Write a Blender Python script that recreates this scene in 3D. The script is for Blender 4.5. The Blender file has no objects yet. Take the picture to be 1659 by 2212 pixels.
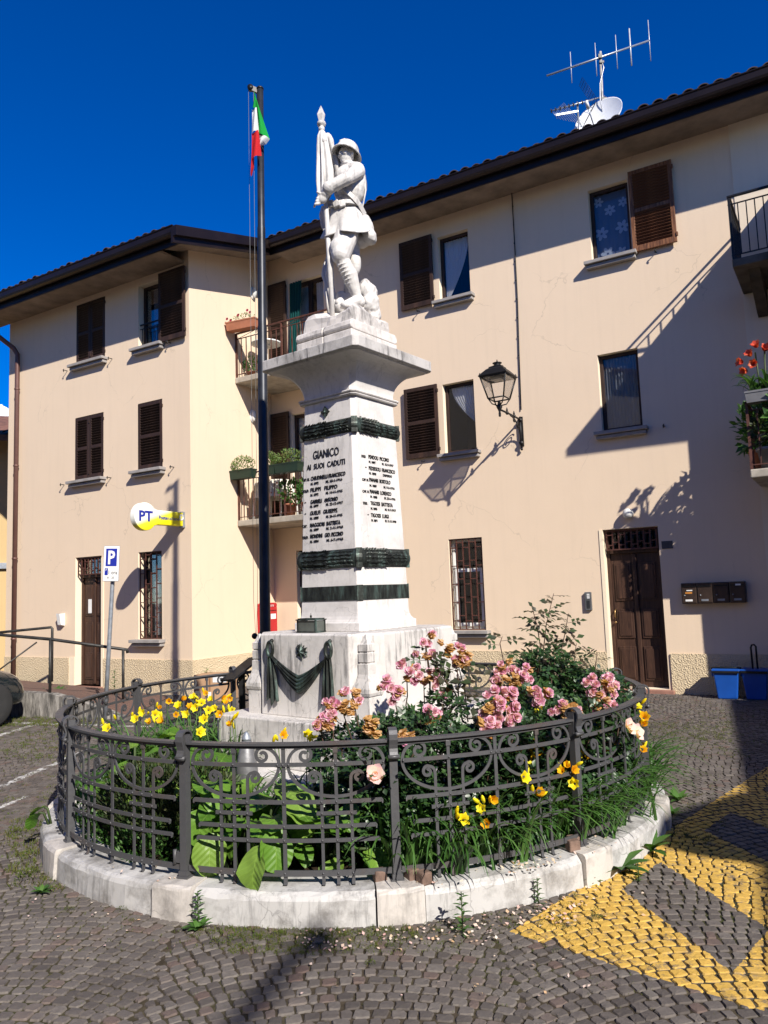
import bpy, math, random
from mathutils import Vector, Matrix
import numpy as np
random.seed(7)
PI = math.pi
rad = math.radians
scene = bpy.context.scene
COL = scene.collection

# ------------------------------------------------------------------ camera
PITCH, ROLL, EYE = rad(5.95), rad(-2.08), 1.65
fw = Vector((0, math.cos(PITCH), math.sin(PITCH)))
up0 = Vector((0, -math.sin(PITCH), math.cos(PITCH)))
rt0 = Vector((1, 0, 0))
rt = rt0*math.cos(ROLL) + up0*math.sin(ROLL)
up = up0*math.cos(ROLL) - rt0*math.sin(ROLL)
cam_data = bpy.data.cameras.new('camera')
cam_data.sensor_fit = 'HORIZONTAL'; cam_data.sensor_width = 36
cam_data.lens = 36*1660/1659
cam_data.clip_start = 0.05; cam_data.clip_end = 4000
cam = bpy.data.objects.new('camera', cam_data)
M = Matrix((rt, up, -fw)).transposed().to_4x4(); M.translation = (0, 0, EYE)
cam.matrix_world = M
COL.objects.link(cam); scene.camera = cam

# ------------------------------------------------------------------ sky, sun, exposure
SUN_EL, SUN_AZ = rad(35.5), rad(154.3)      # azimuth clockwise from +Y
world = bpy.data.worlds.new('World'); scene.world = world; world.use_nodes = True
nt = world.node_tree; nt.nodes.clear()
sky = nt.nodes.new('ShaderNodeTexSky'); sky.sky_type = 'NISHITA'; sky.sun_disc = False
sky.sun_elevation = SUN_EL; sky.sun_rotation = SUN_AZ
sky.altitude = 600; sky.air_density = 0.9; sky.dust_density = 0.0; sky.ozone_density = 7.0
hsv = nt.nodes.new('ShaderNodeHueSaturation'); hsv.inputs['Hue'].default_value = .516; hsv.inputs['Saturation'].default_value = 1.42; hsv.inputs['Value'].default_value = 1.22
bg = nt.nodes.new('ShaderNodeBackground'); bg.inputs['Strength'].default_value = 0.077
wo = nt.nodes.new('ShaderNodeOutputWorld')
nt.links.new(sky.outputs[0], hsv.inputs['Color']); nt.links.new(hsv.outputs[0], bg.inputs[0]); nt.links.new(bg.outputs[0], wo.inputs[0])
sun_data = bpy.data.lights.new('sun', 'SUN'); sun_data.energy = 5.0; sun_data.angle = rad(0.5); sun_data.color = (1.0, 0.94, 0.85)
sun = bpy.data.objects.new('sun', sun_data); COL.objects.link(sun)
to_sun = Vector((math.sin(SUN_AZ)*math.cos(SUN_EL), math.cos(SUN_AZ)*math.cos(SUN_EL), math.sin(SUN_EL)))
sun.rotation_euler = to_sun.to_track_quat('Z', 'Y').to_euler(); sun.location = (10, -10, 20)
vs = scene.view_settings
vs.view_transform = 'Standard'; vs.look = 'None'; vs.exposure = 0.64; vs.gamma = 1.0; vs.use_curve_mapping = False
scene.render.film_transparent = False

# ------------------------------------------------------------------ helpers
class MB:
    """collects shapes and links them as ONE mesh object"""
    def __init__(self): self.v = []; self.f = []; self.mi = []; self.cur = 0; self.sm = []
    def add(self, vs_, fs_, smooth=False):
        b = len(self.v); self.v.extend([tuple(p) for p in vs_])
        for f in fs_: self.f.append([b+i for i in f]); self.mi.append(self.cur); self.sm.append(smooth)
        return self
    def box(self, x0, x1, y0, y1, z0, z1, M=None):
        p = [(x0,y0,z0),(x1,y0,z0),(x1,y1,z0),(x0,y1,z0),(x0,y0,z1),(x1,y0,z1),(x1,y1,z1),(x0,y1,z1)]
        if M is not None: p = [M @ Vector(q) for q in p]
        return self.add(p, [(3,2,1,0),(4,5,6,7),(0,1,5,4),(1,2,6,5),(2,3,7,6),(3,0,4,7)])
    def cbox(self, c, s, M=None):
        return self.box(c[0]-s[0]/2, c[0]+s[0]/2, c[1]-s[1]/2, c[1]+s[1]/2, c[2]-s[2]/2, c[2]+s[2]/2, M)
    def bar(self, a, b, w, t=None, upv=(0,0,1)):
        """rectangular bar from a to b, w across, t along upv"""
        a = Vector(a); b = Vector(b); t = t or w
        d = (b-a).normalized(); u = Vector(upv)
        if abs(d.dot(u)) > .98: u = Vector((1,0,0))
        s = d.cross(u).normalized()*w/2; u = s.cross(d).normalized()*t/2
        p = [a-s-u, a+s-u, a+s+u, a-s+u, b-s-u, b+s-u, b+s+u, b-s+u]
        return self.add(p, [(3,2,1,0),(4,5,6,7),(0,1,5,4),(1,2,6,5),(2,3,7,6),(3,0,4,7)])
    def tube(self, pts, r, n=8, caps=True, smooth=True):
        pts = [Vector(p) for p in pts]; m = len(pts)
        rs = r if isinstance(r, (list, tuple)) else [r]*m
        vs_, fs_ = [], []; ref = None
        for i, p in enumerate(pts):
            d = (pts[min(i+1, m-1)] - pts[max(i-1, 0)])
            d = d.normalized() if d.length > 1e-9 else Vector((0,0,1))
            if ref is None: ref = Vector((1,0,0)) if abs(d.x) < .9 else Vector((0,1,0))
            s = d.cross(ref).normalized(); u = s.cross(d).normalized(); ref = u
            for k in range(n):
                a = 2*PI*k/n; vs_.append(p + s*math.cos(a)*rs[i] + u*math.sin(a)*rs[i])
        for i in range(m-1):
            for k in range(n):
                fs_.append((i*n+k, i*n+(k+1)%n, (i+1)*n+(k+1)%n, (i+1)*n+k))
        if caps: fs_.append(tuple(range(n))[::-1]); fs_.append(tuple((m-1)*n+k for k in range(n)))
        return self.add(vs_, fs_, smooth)
    def lathe(self, prof, n=16, c=(0,0,0), M=None, smooth=True, sq=None):
        """prof: list of (r, z)"""
        vs_, fs_ = [], []
        for r, z in prof:
            for k in range(n):
                a = 2*PI*k/n; q = Vector((c[0]+r*math.cos(a), c[1]+r*math.sin(a), c[2]+z)); vs_.append(M @ q if M is not None else q)
        for i in range(len(prof)-1):
            for k in range(n): fs_.append((i*n+k, i*n+(k+1)%n, (i+1)*n+(k+1)%n, (i+1)*n+k))
        fs_.append(tuple(range(n))[::-1]); fs_.append(tuple((len(prof)-1)*n+k for k in range(n)))
        return self.add(vs_, fs_, smooth)
    def sphere(self, c, r, n=12, m=8, M=None):
        rx, ry, rz = (r, r, r) if not isinstance(r, (list, tuple)) else r
        prof = []; vs_ = []; fs_ = []
        for i in range(m+1):
            t = -PI/2 + PI*i/m
            for k in range(n):
                a = 2*PI*k/n; q = Vector((rx*math.cos(t)*math.cos(a), ry*math.cos(t)*math.sin(a), rz*math.sin(t)))
                if M is not None: q = M @ q
                vs_.append(q + Vector(c))
        for i in range(m):
            for k in range(n): fs_.append((i*n+k, i*n+(k+1)%n, (i+1)*n+(k+1)%n, (i+1)*n+k))
        return self.add(vs_, fs_, True)
    def sweep(self, pts, side, w, t, caps=True):
        """rect section swept along pts; side: per-point vector (thickness t along it), w across the other way"""
        pts = [Vector(p) for p in pts]; m = len(pts); vs_, fs_ = [], []
        for i, p in enumerate(pts):
            d = (pts[min(i+1, m-1)] - pts[max(i-1, 0)]).normalized()
            n = Vector(side[i] if isinstance(side, list) else side).normalized()
            b = d.cross(n).normalized(); ww = w[i] if isinstance(w, list) else w
            vs_ += [p - b*ww/2 - n*t/2, p + b*ww/2 - n*t/2, p + b*ww/2 + n*t/2, p - b*ww/2 + n*t/2]
        for i in range(m-1):
            for k in range(4): fs_.append((i*4+k, i*4+(k+1)%4, (i+1)*4+(k+1)%4, (i+1)*4+k))
        if caps: fs_.append((3,2,1,0)); q = (m-1)*4; fs_.append((q, q+1, q+2, q+3))
        return self.add(vs_, fs_)
    def prism(self, poly, a, b, axis='z', M=None):
        """extrude 2D polygon between a and b along axis"""
        def mk(p, h): return {'z': (p[0],p[1],h), 'y': (p[0],h,p[1]), 'x': (h,p[0],p[1])}[axis]
        n = len(poly); vs_ = [mk(p, a) for p in poly] + [mk(p, b) for p in poly]
        if M is not None: vs_ = [M @ Vector(q) for q in vs_]
        fs_ = [tuple(range(n))[::-1], tuple(range(n, 2*n))] + [(i, (i+1)%n, n+(i+1)%n, n+i) for i in range(n)]
        return self.add(vs_, fs_)
    def mesh(self, name, mats):
        me = bpy.data.meshes.new(name); me.from_pydata(self.v, [], self.f)
        mats = mats if isinstance(mats, (list, tuple)) else [mats]
        for m_ in mats: me.materials.append(m_)
        me.polygons.foreach_set('material_index', self.mi)
        me.polygons.foreach_set('use_smooth', self.sm)
        me.update(); fix_normals(me)
        return me
    def build(self, name, mats, parent=None, M=None, bevel=0, subsurf=0):
        me = self.mesh(name, mats)
        return place(name, me, parent, M, bevel, subsurf)

import bmesh
def fix_normals(me):
    bm = bmesh.new(); bm.from_mesh(me)
    bmesh.ops.recalc_face_normals(bm, faces=bm.faces); bm.to_mesh(me); bm.free()

def place(name, me, parent=None, M=None, bevel=0, subsurf=0):
    o = bpy.data.objects.new(name, me); COL.objects.link(o)
    if parent is not None: o.parent = parent
    if M is not None: o.matrix_local = M
    if bevel:
        b = o.modifiers.new('bevel', 'BEVEL'); b.width = bevel; b.segments = 2; b.limit_method = 'ANGLE'; b.angle_limit = rad(40)
    if subsurf:
        b = o.modifiers.new('sub', 'SUBSURF'); b.levels = subsurf; b.render_levels = subsurf
    return o
def tag(o, label=None, cat=None, group=None, kind=None):
    if label: o['label'] = label
    if cat: o['category'] = cat
    if group: o['group'] = group
    if kind: o['kind'] = kind
    return o
def thing(name, label, cat, loc=(0,0,0), rotz=0, group=None):
    o = bpy.data.objects.new(name, None); COL.objects.link(o); o.empty_display_size = .1
    o.location = loc; o.rotation_euler = (0, 0, rotz)
    return tag(o, label, cat, group)
def copy_tree(o, parent=None):
    c = o.copy(); COL.objects.link(c); c.parent = parent
    for ch in list(o.children): copy_tree(ch, c)
    return c
def T(x=0, y=0, z=0, rz=0, rx=0, ry=0, s=1):
    m_ = Matrix.Translation((x, y, z)) @ Matrix.Rotation(rz, 4, 'Z') @ Matrix.Rotation(ry, 4, 'Y') @ Matrix.Rotation(rx, 4, 'X')
    return m_ @ Matrix.Scale(s, 4) if s != 1 else m_

# ------------------------------------------------------------------ materials
MATS = {}
class NG:
    def __init__(self, name):
        self.m = bpy.data.materials.new(name); self.m.use_nodes = True; self.t = self.m.node_tree; self.t.nodes.clear()
        self.out = self.n('ShaderNodeOutputMaterial'); self.b = self.n('ShaderNodeBsdfPrincipled'); self.l(self.b.outputs[0], self.out.inputs[0])
        self._co = None
    def n(self, typ, **kw):
        x = self.t.nodes.new(typ)
        for k, v in kw.items():
            if k in x.inputs.keys(): x.inputs[k].default_value = v
            else: setattr(x, k, v)
        return x
    def l(self, a, b): self.t.links.new(a, b); return b
    def co(self, which='Object'):
        if self._co is None: self._co = self.n('ShaderNodeTexCoord')
        return self._co.outputs[which]
    def scaled(self, sc, which='Object', loc=(0,0,0), rot=(0,0,0)):
        mp = self.n('ShaderNodeMapping'); mp.inputs['Scale'].default_value = sc; mp.inputs['Location'].default_value = loc; mp.inputs['Rotation'].default_value = rot
        self.l(self.co(which), mp.inputs[0]); return mp.outputs[0]
    def noise(self, scale, detail=4, rough=.55, vec=None, dist=0):
        x = self.n('ShaderNodeTexNoise'); x.inputs['Scale'].default_value = scale; x.inputs['Detail'].default_value = detail
        x.inputs['Roughness'].default_value = rough; x.inputs['Distortion'].default_value = dist
        self.l(vec if vec is not None else self.co(), x.inputs['Vector']); return x.outputs['Fac']
    def ramp(self, fac, stops, interp='LINEAR'):
        r = self.n('ShaderNodeValToRGB'); r.color_ramp.interpolation = interp
        e = r.color_ramp.elements
        while len(e) < len(stops): e.new(.5)
        for i, (p, c) in enumerate(stops):
            e[i].position = p; e[i].color = (c[0], c[1], c[2], 1) if not isinstance(c, (int, float)) else (c, c, c, 1)
        self.l(fac, r.inputs[0]); return r.outputs[0]
    def mix(self, fac, a, b, typ='MIX'):
        x = self.n('ShaderNodeMix', data_type='RGBA', blend_type=typ)
        for s, v in ((0, fac), (6, a), (7, b)):
            if isinstance(v, (int, float)): x.inputs[s].default_value = v if s == 0 else (v, v, v, 1)
            elif isinstance(v, tuple): x.inputs[s].default_value = (v[0], v[1], v[2], 1)
            else: self.l(v, x.inputs[s])
        return x.outputs[2]
    def math(self, op, a, b=None, c=None, clamp=False):
        x = self.n('ShaderNodeMath', operation=op, use_clamp=clamp)
        for i, v in enumerate((a, b, c)):
            if v is None: continue
            if isinstance(v, (int, float)): x.inputs[i].default_value = v
            else: self.l(v, x.inputs[i])
        return x.outputs[0]
    def bump(self, h, strength=.3, dist=.01, normal=None):
        x = self.n('ShaderNodeBump'); x.inputs['Strength'].default_value = strength; x.inputs['Distance'].default_value = dist
        self.l(h, x.inputs['Height'])
        if normal is not None: self.l(normal, x.inputs['Normal'])
        return x.outputs[0]
    def done(self, col=None, rough=None, metal=None, nrm=None, spec=None):
        b = self.b
        if col is not None:
            if isinstance(col, tuple): b.inputs['Base Color'].default_value = (*col[:3], 1)
            else: self.l(col, b.inputs['Base Color'])
        if rough is not None:
            if isinstance(rough, (int, float)): b.inputs['Roughness'].default_value = rough
            else: self.l(rough, b.inputs['Roughness'])
        if metal is not None: b.inputs['Metallic'].default_value = metal
        if spec is not None: b.inputs['Specular IOR Level'].default_value = spec
        if nrm is not None: self.l(nrm, b.inputs['Normal'])
        return self.m
def simple(name, col, rough=.6, metal=0, var=.15, scale=8, bump=0, bscale=40, spec=.4, col2=None):
    g = NG(name)
    f = g.noise(scale, 5)
    c2 = col2 or tuple(c*(1-var*2) for c in col)
    c = g.ramp(f, [(.3, c2), (.7, tuple(min(1, k*(1+var*.5)) for k in col))])
    nr = g.bump(g.noise(bscale, 4), bump, .01) if bump else None
    MATS[name] = g.done(c, rough, metal, nr, spec); return MATS[name]

# plaster of the houses
def plaster(name, col, crack=True):
    g = NG(name)
    f1 = g.noise(.35, 4); f2 = g.noise(3.0, 6, .6); st = g.noise(1.6, 5, .6, g.scaled((6, 6, .35)))
    c = g.mix(f1, tuple(k*.94 for k in col), tuple(min(1, k*1.05) for k in col))
    c = g.mix(g.ramp(f2, [(.35, .0), (.75, .16)]), c, tuple(k*.86 for k in col))
    c = g.mix(g.ramp(st, [(.50, .0), (.76, .20)]), c, tuple(k*.78 for k in col))
    h = g.noise(26, 6, .65); nr = g.bump(h, .12, .01)
    if crack:
        w = g.n('ShaderNodeTexVoronoi', feature='DISTANCE_TO_EDGE'); w.inputs['Scale'].default_value = .55
        wv = g.n('ShaderNodeTexNoise'); wv.inputs['Scale'].default_value = 2.2; wv.inputs['Detail'].default_value = 7; g.l(g.co(), wv.inputs['Vector'])
        mx = g.n('ShaderNodeVectorMath', operation='MULTIPLY_ADD'); g.l(wv.outputs['Color'], mx.inputs[0]); mx.inputs[1].default_value = (.55, .55, .55); g.l(g.co(), mx.inputs[2])
        g.l(mx.outputs[0], w.inputs['Vector'])
        line = g.ramp(w.outputs['Distance'], [(0.0, 1.0), (.003, 0.0)])
        msk = g.ramp(g.noise(.9, 3), [(.50, 0.0), (.60, 1.0)])
        fac = g.math('MULTIPLY', line, g.math('MULTIPLY', msk, .36))
        c = g.mix(fac, c, tuple(k*.40 for k in col))
    MATS[name] = g.done(c, .93, 0, nr, .15)
plaster('plaster', (.695, .553, .408))
plaster('plaster_pale', (.70, .60, .47))
plaster('plaster_reveal', (.78, .67, .50), False)
plaster('plaster_yellow', (.48, .35, .18), False)
g = NG('rough_plinth')
v = g.n('ShaderNodeTexVoronoi'); v.inputs['Scale'].default_value = 48; g.l(g.co(), v.inputs['Vector'])
f = g.noise(60, 6, .7); f3 = g.noise(2.2, 4)
c = g.mix(f3, (.55, .44, .29), (.68, .56, .38))
h = g.math('ADD', g.math('MULTIPLY', v.outputs['Distance'], .9), f)
MATS['rough_plinth'] = g.done(c, .95, 0, g.bump(h, .8, .022), .1)
# marble of the monument
def marble(name, col, dirt, streak, vein=.5):
    g = NG(name)
    f1 = g.noise(1.4, 6, .62); f2 = g.noise(7, 6, .6)
    c = g.mix(f1, tuple(k*.90 for k in col), col)
    w = g.n('ShaderNodeTexVoronoi', feature='DISTANCE_TO_EDGE'); w.inputs['Scale'].default_value = 4.5
    wv = g.n('ShaderNodeTexNoise'); wv.inputs['Scale'].default_value = 3; wv.inputs['Detail'].default_value = 6; g.l(g.co(), wv.inputs['Vector'])
    mx = g.n('ShaderNodeVectorMath', operation='MULTIPLY_ADD'); g.l(wv.outputs['Color'], mx.inputs[0]); mx.inputs[1].default_value = (.6, .6, .6); g.l(g.co(), mx.inputs[2]); g.l(mx.outputs[0], w.inputs['Vector'])
    ln = g.ramp(w.outputs['Distance'], [(0., 1.), (.022, 0.)])
    mk = g.ramp(g.noise(2.3, 3), [(.45, 0.), (.62, 1.)])
    c = g.mix(g.math('MULTIPLY', g.math('MULTIPLY', ln, mk), vein), c, tuple(k*.42 for k in col))
    if streak:
        s = g.noise(3.0, 8, .72, g.scaled((9, 9, .9)))
        k = g.noise(1.8, 4)
        ff = g.ramp(g.math('ADD', g.math('MULTIPLY', s, .62), g.math('MULTIPLY', k, .38)), [(.52, 0.), (.60, 1.)])
        c = g.mix(g.math('MULTIPLY', ff, streak), c, (.045, .045, .047))
    if dirt:
        d = g.noise(5, 8, .7)
        c = g.mix(g.math('MULTIPLY', g.ramp(d, [(.46, 0.), (.66, 1.)]), dirt), c, (.14, .13, .12))
    nr = g.bump(g.noise(60, 5, .6), .12, .004)
    MATS[name] = g.done(c, .55, 0, nr, .35)
marble('marble', (.66, .63, .605), .24, .18)
marble('marble_block', (.62, .59, .56), .30, .62, .9)
marble('marble_cornice', (.50, .48, .46), .55, .95, .3)
marble('marble_course', (.66, .62, .58), .45, .60, .3)
marble('statue_marble', (.64, .615, .58), .34, .40, .18)
marble('kerb_marble', (.47, .46, .45), .8, .40, .9)
marble('kerb_marble_pink', (.52, .485, .45), .6, .28, .9)
# metals and woods
g = NG('bronze')
f = g.noise(9, 7, .7, g.scaled((1.5, 1.5, .35))); f2 = g.noise(40, 5)
c = g.ramp(f, [(.38, (.012, .013, .012)), (.52, (.036, .042, .037)), (.68, (.10, .155, .135))])
MATS['bronze'] = g.done(c, .48, .55, g.bump(f2, .35, .006), .4)
g = NG('wrought_iron')
f = g.noise(30, 6, .65); f2 = g.noise(3.0, 5, .65)
c = g.mix(g.ramp(f2, [(.56, 0.), (.75, .75)]), (.078, .078, .083), (.11, .07, .05))
MATS['wrought_iron'] = g.done(c, g.ramp(f, [(.3, .38), (.7, .6)]), .25, g.bump(f, .35, .004), .5)
simple('black_iron', (.012, .012, .013), .45, .2, .2, 12)
simple('pole_steel', (.030, .033, .040), .42, .35, .25, 6, .05, 60)
simple('galvanised', (.36, .39, .43), .42, .55, .18, 14)
simple('letters', (.012, .012, .013), .5, .2, .2)
g = NG('dark_wood')
wv = g.noise(5, 6, .65, g.scaled((1, 1, .12))); c = g.ramp(wv, [(.3, (.016, .009, .007)), (.62, (.040, .021, .015)), (.8, (.085, .042, .026))])
MATS['dark_wood'] = g.done(c, .6, 0, g.bump(wv, .3, .004), .3)
g = NG('warm_wood')
wv = g.noise(4, 7, .7, g.scaled((9, 9, 9*.10))); wv2 = g.noise(2, 4)
c = g.ramp(wv, [(.28, (.030, .012, .006)), (.5, (.15, .06, .026)), (.72, (.36, .17, .075))])
MATS['warm_wood'] = g.done(c, .55, 0, g.bump(wv, .3, .004), .35)
g = NG('warm_wood_slat')
wv = g.noise(4, 7, .7, g.scaled((1.2, 9, 12)))
c = g.ramp(wv, [(.3, (.022, .009, .005)), (.52, (.10, .036, .016)), (.75, (.27, .115, .05))])
MATS['warm_wood_slat'] = g.done(c, .55, 0, g.bump(wv, .3, .004), .35)
g = NG('door_wood')
wv = g.noise(3, 7, .7, g.scaled((7, 7, .6)), 1.2)
c = g.ramp(wv, [(.3, (.020, .009, .006)), (.55, (.055, .026, .016)), (.75, (.12, .062, .036))])
MATS['door_wood'] = g.done(c, .55, 0, g.bump(wv, .35, .005), .35)
simple('brown_metal', (.040, .024, .022), .45, .3, .2, 5)
simple('gutter_metal', (.020, .013, .012), .38, .4, .15, 3)
simple('rust_brown', (.115, .045, .032), .6, .15, .25, 9)
simple('concrete', (.40, .36, .30), .9, 0, .22, 4, .2, 50)
simple('sill_stone', (.30, .28, .265), .85, 0, .12, 6, .1, 60)
simple('soffit', (.30, .24, .19), .95, 0, .2, 3, .2, 30)
g = NG('ramp_concrete')
s = g.noise(2.5, 8, .7, g.scaled((5, 5, 1.0))); c = g.ramp(s, [(.38, (.055, .052, .048)), (.55, (.22, .205, .185)), (.7, (.38, .36, .33))])
MATS['ramp_concrete'] = g.done(c, .95, 0, g.bump(g.noise(30, 5), .3, .01), .1)
simple('roof_clay', (.20, .095, .065), .85, 0, .3, 5, .2, 40)
simple('roof_dark', (.055, .040, .038), .8, 0, .3, 5, .2, 40)
simple('white_paint', (.72, .72, .70), .5, 0, .05, 5)
simple('white_plastic', (.74, .74, .72), .4, 0, .05, 5)
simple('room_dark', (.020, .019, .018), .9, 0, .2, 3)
simple('dish_white', (.72, .73, .75), .4, 0, .05, 4)
simple('aluminium', (.42, .44, .46), .35, .7, .1, 10)
g = NG('glass')
tr = g.n('ShaderNodeBsdfTransparent'); gl = g.n('ShaderNodeBsdfGlossy', Roughness=.02); fr = g.n('ShaderNodeFresnel', IOR=1.5); mxs = g.n('ShaderNodeMixShader')
fa = g.math('ADD', g.math('MULTIPLY', fr.outputs[0], .6), .01)
g.l(fa, mxs.inputs[0]); g.l(tr.outputs[0], mxs.inputs[1]); g.l(gl.outputs[0], mxs.inputs[2]); g.l(mxs.outputs[0], g.out.inputs[0]); MATS['glass'] = g.m
def cloth(name, col, alpha=.35):
    g = NG(name); g.done(col, .9, 0, None, .1)
    tr = g.n('ShaderNodeBsdfTranslucent'); tr.inputs[0].default_value = (*col, 1); ad = g.n('ShaderNodeMixShader'); ad.inputs[0].default_value = alpha
    g.l(g.b.outputs[0], ad.inputs[1]); g.l(tr.outputs[0], ad.inputs[2]); g.l(ad.outputs[0], g.out.inputs[0]); MATS[name] = g.m
cloth('curtain_white', (.80, .82, .85)); cloth('curtain_green', (.012, .075, .072)); cloth('curtain_grey', (.26, .29, .33)); cloth('flower_motif', (.52, .60, .72)); cloth('curtain_blue', (.16, .22, .34))
cloth('flag_green', (.02, .36, .06)); cloth('flag_white', (.80, .80, .79)); cloth('flag_red', (.62, .03, .035))
m_ = MATS
# ================================================================== the apartment building
ICX, ICY = -2.250, 15.530                       # inner corner of its two fronts
BROT = math.atan2(-.518, .855)
AX, AY = .107, -2.384                           # outer corner, in the building's own axes (x along the front, -y outwards)
bld = thing('apartment_building', 'beige plastered three-storey apartment block with dark eaves and brown shutters', 'building', (ICX, ICY, 0), BROT)
def BW(x, y, z):                                # building axes -> world
    c, s = math.cos(BROT), math.sin(BROT); return Vector((ICX + c*x - s*y, ICY + s*x + c*y, z))

def wall_panel(mb, p0, p1, z0, z1, ops, depth=.2, rev=1):
    p0 = Vector(p0); p1 = Vector(p1); d = (p1-p0); L = d.length; d.normalize(); n = Vector((-d.y, d.x))   # n = inwards
    xs = sorted({0, L, *[o[0] for o in ops], *[o[1] for o in ops]}); zs = sorted({z0, z1, *[o[2] for o in ops], *[o[3] for o in ops]})
    def P(a, z, q=0): w = p0 + d*a + n*q; return (w.x, w.y, z)
    mb.cur = 0
    for i in range(len(xs)-1):
        for j in range(len(zs)-1):
            cx_, cz = (xs[i]+xs[i+1])/2, (zs[j]+zs[j+1])/2
            if any(o[0] < cx_ < o[1] and o[2] < cz < o[3] for o in ops): continue
            mb.add([P(xs[i], zs[j]), P(xs[i+1], zs[j]), P(xs[i+1], zs[j+1]), P(xs[i], zs[j+1])], [(0,1,2,3)])
    mb.cur = rev
    for o in ops:
        a0, a1, b0, b1 = o[:4]
        c = [(a0,b0),(a1,b0),(a1,b1),(a0,b1)]
        for k in range(4):
            q0, q1 = c[k], c[(k+1)%4]
            mb.add([P(*q0), P(*q0, depth), P(*q1, depth), P(*q1)], [(0,1,2,3)])
    mb.cur = 0

OPC = {'c1': (3.98, 4.59, 6.84, 8.06), 'c2': (3.95, 4.56, 4.04, 5.31), 'c3': (6.76, 7.40, 6.85, 8.08), 'c4': (6.74, 7.37, 4.05, 5.31),
       'c5': (3.93, 4.57, .95, 2.53), 'door': (6.64, 7.48, .06, 2.50), 'b1': (.60, 1.40, 5.88, 8.03), 'b2': (.52, 1.32, 3.10, 5.29), 'b3': (.56, 1.36, .0, 2.53)}
OPA = {'a1': (-3.15, -2.28, 6.41, 7.66), 'a2': (-1.33, -.70, 6.38, 7.62), 'a3': (-3.17, -2.32, 4.05, 5.33), 'a4': (-1.35, -.70, 4.05, 5.33),
       'a5': (-1.35, -.74, .96, 2.54), 'door': (-3.14, -2.37, .08, 2.54)}
def no_recalc(mb, name, mats, parent):
    me = bpy.data.meshes.new(name); me.from_pydata(mb.v, [], mb.f)
    for q in mats: me.materials.append(q)
    me.polygons.foreach_set('material_index', mb.mi); me.update()
    return place(name, me, parent)
wm = [m_['plaster'], m_['plaster_reveal']]
w = MB(); wall_panel(w, (0, 0), (8.92, 0), -.3, 8.75, list(OPC.values())); no_recalc(w, 'wall', wm, bld)
AL = -5.40
w = MB(); wall_panel(w, (AX+AL, AY), (AX, AY), -.3, 8.1, [(o[0]-AL, o[1]-AL, o[2], o[3]) for o in OPA.values()])
w.add([(AX+AL, AY, -.3), (AX+AL, 5, -.3), (AX+AL, 5, 8.6), (AX+AL, AY, 8.1)], [(0,1,2,3)])
no_recalc(w, 'wall', wm, bld)
w = MB(); w.add([(AX, AY, -.3), (0, 0, -.3), (0, 0, 8.75), (AX, AY, 8.1)], [(0,1,2,3)]); no_recalc(w, 'wall', wm, bld)
w = MB(); w.add([(8.921, -.012, -.3), (9.8, -.012, -.3), (9.8, -.012, 8.75), (8.921, -.012, 8.75)], [(0,1,2,3)]); w.add([(8.921, -.012, -.3), (8.921, -.012, 8.75), (8.921, .2, 8.75), (8.921, .2, -.3)], [(0,1,2,3)])
tag(no_recalc(w, 'wall', [m_['plaster_pale']], bld), 'paler strip of wall beside the balconies')
# rough-cast plinth, slightly proud
for a, b, y, zt in ((.0, .56, 0, .60), (1.36, 6.58, 0, .60), (7.53, 8.915, 0, .585), (8.925, 9.79, -.013, .58)):
    MB().box(a, b, y-.022, y-.001, -.3, zt).build('plinth', m_['rough_plinth'], bld)
for a, b in ((AL, -3.30), (-2.30, .022)):
    MB().box(AX+a, AX+b, AY-.022, AY-.001, -.3, .60).build('plinth', m_['rough_plinth'], bld)
pl = MB(); d = Vector((-AX, -AY)).normalized(); nn = Vector((d.y, -d.x))
a_, b_ = Vector((AX, AY)), Vector((0, 0)); pp = [a_+nn*.001, b_+nn*.001, b_+nn*.022-d*.02, a_+nn*.022-d*.015]
pl.prism([(q.x, q.y) for q in pp], -.3, .60); pl.build('plinth', m_['rough_plinth'], bld)

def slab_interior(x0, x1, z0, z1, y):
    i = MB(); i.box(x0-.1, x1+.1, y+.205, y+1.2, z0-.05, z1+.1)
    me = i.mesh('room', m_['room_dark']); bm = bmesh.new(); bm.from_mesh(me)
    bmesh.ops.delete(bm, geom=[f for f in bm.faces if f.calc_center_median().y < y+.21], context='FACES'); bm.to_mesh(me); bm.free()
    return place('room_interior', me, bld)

def sill(x0, x1, z, y):
    s = MB(); s.box(x0-.10, x1+.085, y-.15, y+.10, z-.055, z); s.box(x0-.075, x1+.06, y-.105, y+.06, z-.118, z-.066); s.box(x0-.05, x1+.04, y-.07, y+.04, z-.07, z-.05)
    return s.build('window_sill', m_['sill_stone'], bld, bevel=.006)

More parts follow.
